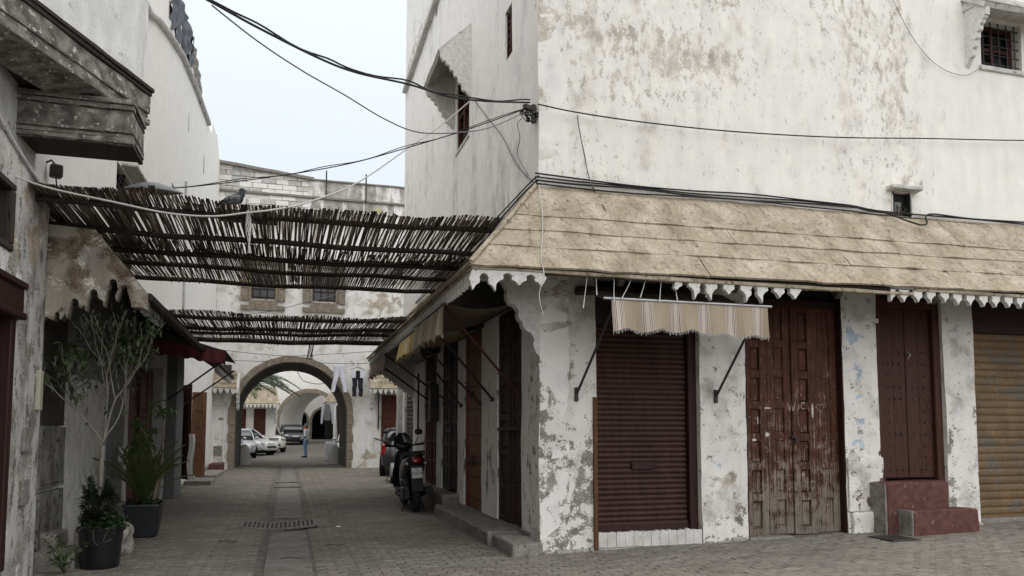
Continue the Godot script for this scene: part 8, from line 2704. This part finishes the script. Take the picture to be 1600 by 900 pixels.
# a wall face with openings: frame T (x along, y up, z outwards), size w x h, holes as Rect2(x, y, w, h)
func facade(b: B, T: Transform3D, w: float, h: float, depth: float, holes := [], amp := 0.012, step := 0.16, seed_ := 3, sides := true) -> void:
	var fn := FastNoiseLite.new()
	fn.seed = seed_; fn.frequency = 0.9; fn.fractal_octaves = 4
	var us := [0.0, w]; var vs := [0.0, h]
	for r: Rect2 in holes:
		for q in [r.position.x, r.end.x]:
			if q > 0.001 and q < w - 0.001: us.append(q)
		for q in [r.position.y, r.end.y]:
			if q > 0.001 and q < h - 0.001: vs.append(q)
	var U := _fine(us, step); var V := _fine(vs, step)
	var pt := func(u: float, q: float, d: float) -> Vector3:
		var p := T * Vector3(u, q, d)
		var e := fn.get_noise_3dv(p) * amp
		return p + Vector3(e, e * 0.4, e)
	var nm := func(u: float, q: float) -> Vector3:
		var e := 0.04
		var p := T * Vector3(u, q, 0)
		var a := fn.get_noise_3dv(p)
		var gx := (fn.get_noise_3dv(p + T.basis.x * e) - a) * amp / e
		var gy := (fn.get_noise_3dv(p + T.basis.y * e) - a) * amp / e
		return (T.basis * Vector3(-gx, -gy, 1)).normalized()
	var hole := func(i: int, j: int) -> bool:
		if i < 0 or j < 0 or i >= U.size() - 1 or j >= V.size() - 1: return true
		var m := Vector2((U[i] + U[i + 1]) * 0.5, (V[j] + V[j + 1]) * 0.5)
		for r: Rect2 in holes:
			if r.has_point(m): return true
		return false
	for i in U.size() - 1:
		for j in V.size() - 1:
			if hole.call(i, j): continue
			var u0: float = U[i]; var u1: float = U[i + 1]; var v0: float = V[j]; var v1: float = V[j + 1]
			b.quadn(pt.call(u0, v0, 0.0), pt.call(u1, v0, 0.0), pt.call(u1, v1, 0.0), pt.call(u0, v1, 0.0), nm.call(u0, v0), nm.call(u1, v0), nm.call(u1, v1), nm.call(u0, v1))
			if depth <= 0: continue
			if hole.call(i - 1, j) and (sides or i > 0): b.quad(pt.call(u0, v0, -depth), pt.call(u0, v0, 0.0), pt.call(u0, v1, 0.0), pt.call(u0, v1, -depth))
			if hole.call(i + 1, j) and (sides or i < U.size() - 2): b.quad(pt.call(u1, v0, 0.0), pt.call(u1, v0, -depth), pt.call(u1, v1, -depth), pt.call(u1, v1, 0.0))
			if hole.call(i, j - 1) and (sides or j > 0): b.quad(pt.call(u0, v0, -depth), pt.call(u1, v0, -depth), pt.call(u1, v0, 0.0), pt.call(u0, v0, 0.0))
			if hole.call(i, j + 1) and (sides or j < V.size() - 2): b.quad(pt.call(u0, v1, 0.0), pt.call(u1, v1, 0.0), pt.call(u1, v1, -depth), pt.call(u0, v1, -depth))
func _fine(a: Array, step: float) -> Array:
	a.sort()
	var o := []
	for i in a.size() - 1:
		if a[i + 1] - a[i] < 0.0005: continue
		var k := maxi(1, int(round((a[i + 1] - a[i]) / step)))
		for q in k: o.append(lerpf(a[i], a[i + 1], float(q) / k))
	o.append(a[a.size() - 1])
	return o

# ---------------------------------------------------------------- textures
func lin(r: float, g: float, b: float) -> Color: return Color(r, g, b).linear_to_srgb()
func noise_bytes(w: int, h: int, sd: int, f: float, oct := 4, warp := 0.0, sx := 1, sy := 1, seamless := false, kind := FastNoiseLite.TYPE_SIMPLEX_SMOOTH) -> PackedByteArray:
	var fn := FastNoiseLite.new()
	fn.noise_type = kind; fn.seed = sd; fn.frequency = f; fn.fractal_octaves = oct
	if warp > 0:
		fn.domain_warp_enabled = true; fn.domain_warp_amplitude = warp; fn.domain_warp_frequency = f * 2.0; fn.domain_warp_fractal_octaves = 3
	var im := fn.get_seamless_image(w / sx, h / sy) if seamless else fn.get_image(w / sx, h / sy)
	if sx != 1 or sy != 1: im.resize(w, h, Image.INTERPOLATE_CUBIC)
	im.convert(Image.FORMAT_L8)
	return im.get_data()
func as_tex(d: PackedByteArray, w: int, h: int, grey := false) -> ImageTexture:
	var im := Image.create_from_data(w, h, false, Image.FORMAT_L8 if grey else Image.FORMAT_RGB8, d)
	return ImageTexture.create_from_image(im)
# Old plaster: a base coat, coats that have peeled away where noise plus soft patches pass a threshold, run marks and fine mottling.
# o = (u of the left edge, y of the top edge) and s = (width, height) in metres. layer: c colour, f cycles per metre, t threshold, b patches [u, y, ru, ry, amount], d depth
func paint(w: int, h: int, o: Vector2, s: Vector2, sd: int, base: Color, layers: Array, mott := 16, streak := 14) -> Array:
	var px := float(w) / absf(s.x)
	var N := w * h
	var n1 := noise_bytes(w, h, sd, 3.0 / px, 5)
	var n2 := noise_bytes(w, h, sd + 1, 26.0 / px, 3)
	var n3 := noise_bytes(w, h, sd + 2, 4.0 / px, 4, 0.0, 1, 6)
	var out := PackedByteArray(); out.resize(N * 3)
	var hg := PackedByteArray(); hg.resize(N); hg.fill(190)
	var R := PackedInt32Array(); R.resize(N); R.fill(base.r8)
	var G := PackedInt32Array(); G.resize(N); G.fill(base.g8)
	var L := PackedInt32Array(); L.resize(N); L.fill(base.b8)
	var k := 0
	for l in layers:
		k += 1
		var nb := noise_bytes(w, h, sd + 10 * k, l.f / px, 5, l.get("w", 0.6) * px / l.f, 1, l.get("sy", 1))
		var lw := 96; var lh := 64
		var lo := PackedByteArray(); lo.resize(lw * lh)
		for j in lh:
			var y := o.y - s.y * (j + 0.5) / lh
			for i in lw:
				var u := o.x + s.x * (i + 0.5) / lw
				var a: float = l.get("bg", 0.0)
				for q in l.get("b", []):
					var dx: float = (u - q[0]) / q[2]; var dy: float = (y - q[1]) / q[3]
					var dd := dx * dx + dy * dy
					if dd < 6.0: a += q[4] * exp(-dd)
				lo[j * lw + i] = clampi(int(128 + a * 127), 0, 255)
		var bi := Image.create_from_data(lw, lh, false, Image.FORMAT_L8, lo)
		bi.resize(w, h, Image.INTERPOLATE_CUBIC)
		var bb := bi.get_data()
		var T := int(l.t * 255)
		var gain: int = l.get("g", 12)
		var cr: int = l.c.r8; var cg: int = l.c.g8; var cb: int = l.c.b8
		var rag: int = l.get("r", 34)
		var dep: int = l.get("d", 60)
		var var_: int = l.get("v", 5)
		for i in N:
			var m := (nb[i] + ((n2[i] - 128) * rag >> 7) + 2 * bb[i] - 256 - T) * gain
			if m <= 0: continue
			if m > 255: m = 255
			var q := (n1[i] - 128) / var_ + (n2[i] - 128) / 6
			R[i] += (cr + q - R[i]) * m / 255
			G[i] += (cg + q - G[i]) * m / 255
			L[i] += (cb + q - L[i]) * m / 255
			hg[i] -= dep * m / 255
	for i in N:
		var q := (n1[i] - 128) * mott / 128 + (n3[i] - 128) * streak / 128 + (n2[i] - 128) * 5 / 128
		out[3 * i] = clampi(R[i] + q, 0, 255)
		out[3 * i + 1] = clampi(G[i] + q, 0, 255)
		out[3 * i + 2] = clampi(L[i] + q - (n1[i] - 128) / 40, 0, 255)
		hg[i] = clampi(hg[i] + (n1[i] - 128) / 6 + (n2[i] - 128) / 10, 0, 255)
	return [as_tex(out, w, h), as_tex(hg, w, h, true)]
# a repeating surface: colours a to b by noise, spots of colour s where a second noise passes its threshold; grain > 1 stretches it upright
func tile(w: int, sd: int, f: float, a: Color, b: Color, s: Color, thr: float, grain := 1, fine := 14, sf := 0.0) -> Array:
	var N := w * w
	var n1 := noise_bytes(w, w, sd, f, 5, 0.0, 1, grain, true)
	var n2 := noise_bytes(w, w, sd + 1, f * 8.0, 2, 0.0, 1, maxi(1, grain / 2), true)
	var n3 := noise_bytes(w, w, sd + 2, sf if sf > 0 else f * 2.0, 5, 0.0, 1, maxi(1, grain / 4), true)
	var out := PackedByteArray(); out.resize(N * 3)
	var hg := PackedByteArray(); hg.resize(N)
	var T := int(thr * 255)
	for i in N:
		var q := n1[i]
		var m := clampi((n3[i] - T) * 8, 0, 255)
		var z := (n2[i] - 128) * fine / 128
		var r := a.r8 + (b.r8 - a.r8) * q / 255; var g := a.g8 + (b.g8 - a.g8) * q / 255; var l := a.b8 + (b.b8 - a.b8) * q / 255
		out[3 * i] = clampi(r + (s.r8 - r) * m / 255 + z, 0, 255)
		out[3 * i + 1] = clampi(g + (s.g8 - g) * m / 255 + z, 0, 255)
		out[3 * i + 2] = clampi(l + (s.b8 - l) * m / 255 + z, 0, 255)
		hg[i] = clampi(128 + (q - 128) / 4 + (n2[i] - 128) / 3 - m / 5, 0, 255)
	return [as_tex(out, w, w), as_tex(hg, w, w, true)]
func mt(col: Color, rough := 0.85, metal := 0.0, spec := 0.5) -> StandardMaterial3D:
	var m := StandardMaterial3D.new()
	m.albedo_color = col; m.roughness = rough; m.metallic = metal; m.metallic_specular = spec
	return m
# triplanar material in world metres; pair = [colour, height]
func mtri(pair: Array, size: float, rough := 0.9, relief := 0.4, tint := Color(1, 1, 1)) -> StandardMaterial3D:
	var m := mt(tint, rough, 0.0, 0.35)
	m.albedo_texture = pair[0]
	m.uv1_triplanar = true; m.uv1_world_triplanar = true
	m.uv1_scale = Vector3.ONE / size
	m.uv1_triplanar_sharpness = 8.0
	if relief > 0:
		m.heightmap_enabled = true; m.heightmap_texture = pair[1]; m.heightmap_scale = relief
	return m
# broad grime over a repeating surface, size metres
func grime(m: StandardMaterial3D, t: Texture2D, size: float) -> StandardMaterial3D:
	m.detail_enabled = true; m.detail_blend_mode = BaseMaterial3D.BLEND_MODE_MUL; m.detail_albedo = t
	m.detail_uv_layer = BaseMaterial3D.DETAIL_UV_2
	m.uv2_triplanar = true; m.uv2_world_triplanar = true; m.uv2_scale = Vector3.ONE / size
	return m
# material for one painted wall whose texture coordinates are metres
func mwall(pair: Array, o: Vector2, s: Vector2, relief := 0.8, rough := 0.92) -> StandardMaterial3D:
	var m := mt(Color(1, 1, 1), rough, 0.0, 0.3)
	m.albedo_texture = pair[0]
	m.uv1_scale = Vector3(1.0 / s.x, 1.0 / s.y, 1)
	m.uv1_offset = Vector3(-o.x / s.x, o.y / s.y, 0)
	m.heightmap_enabled = true; m.heightmap_texture = pair[1]; m.heightmap_scale = relief
	return m
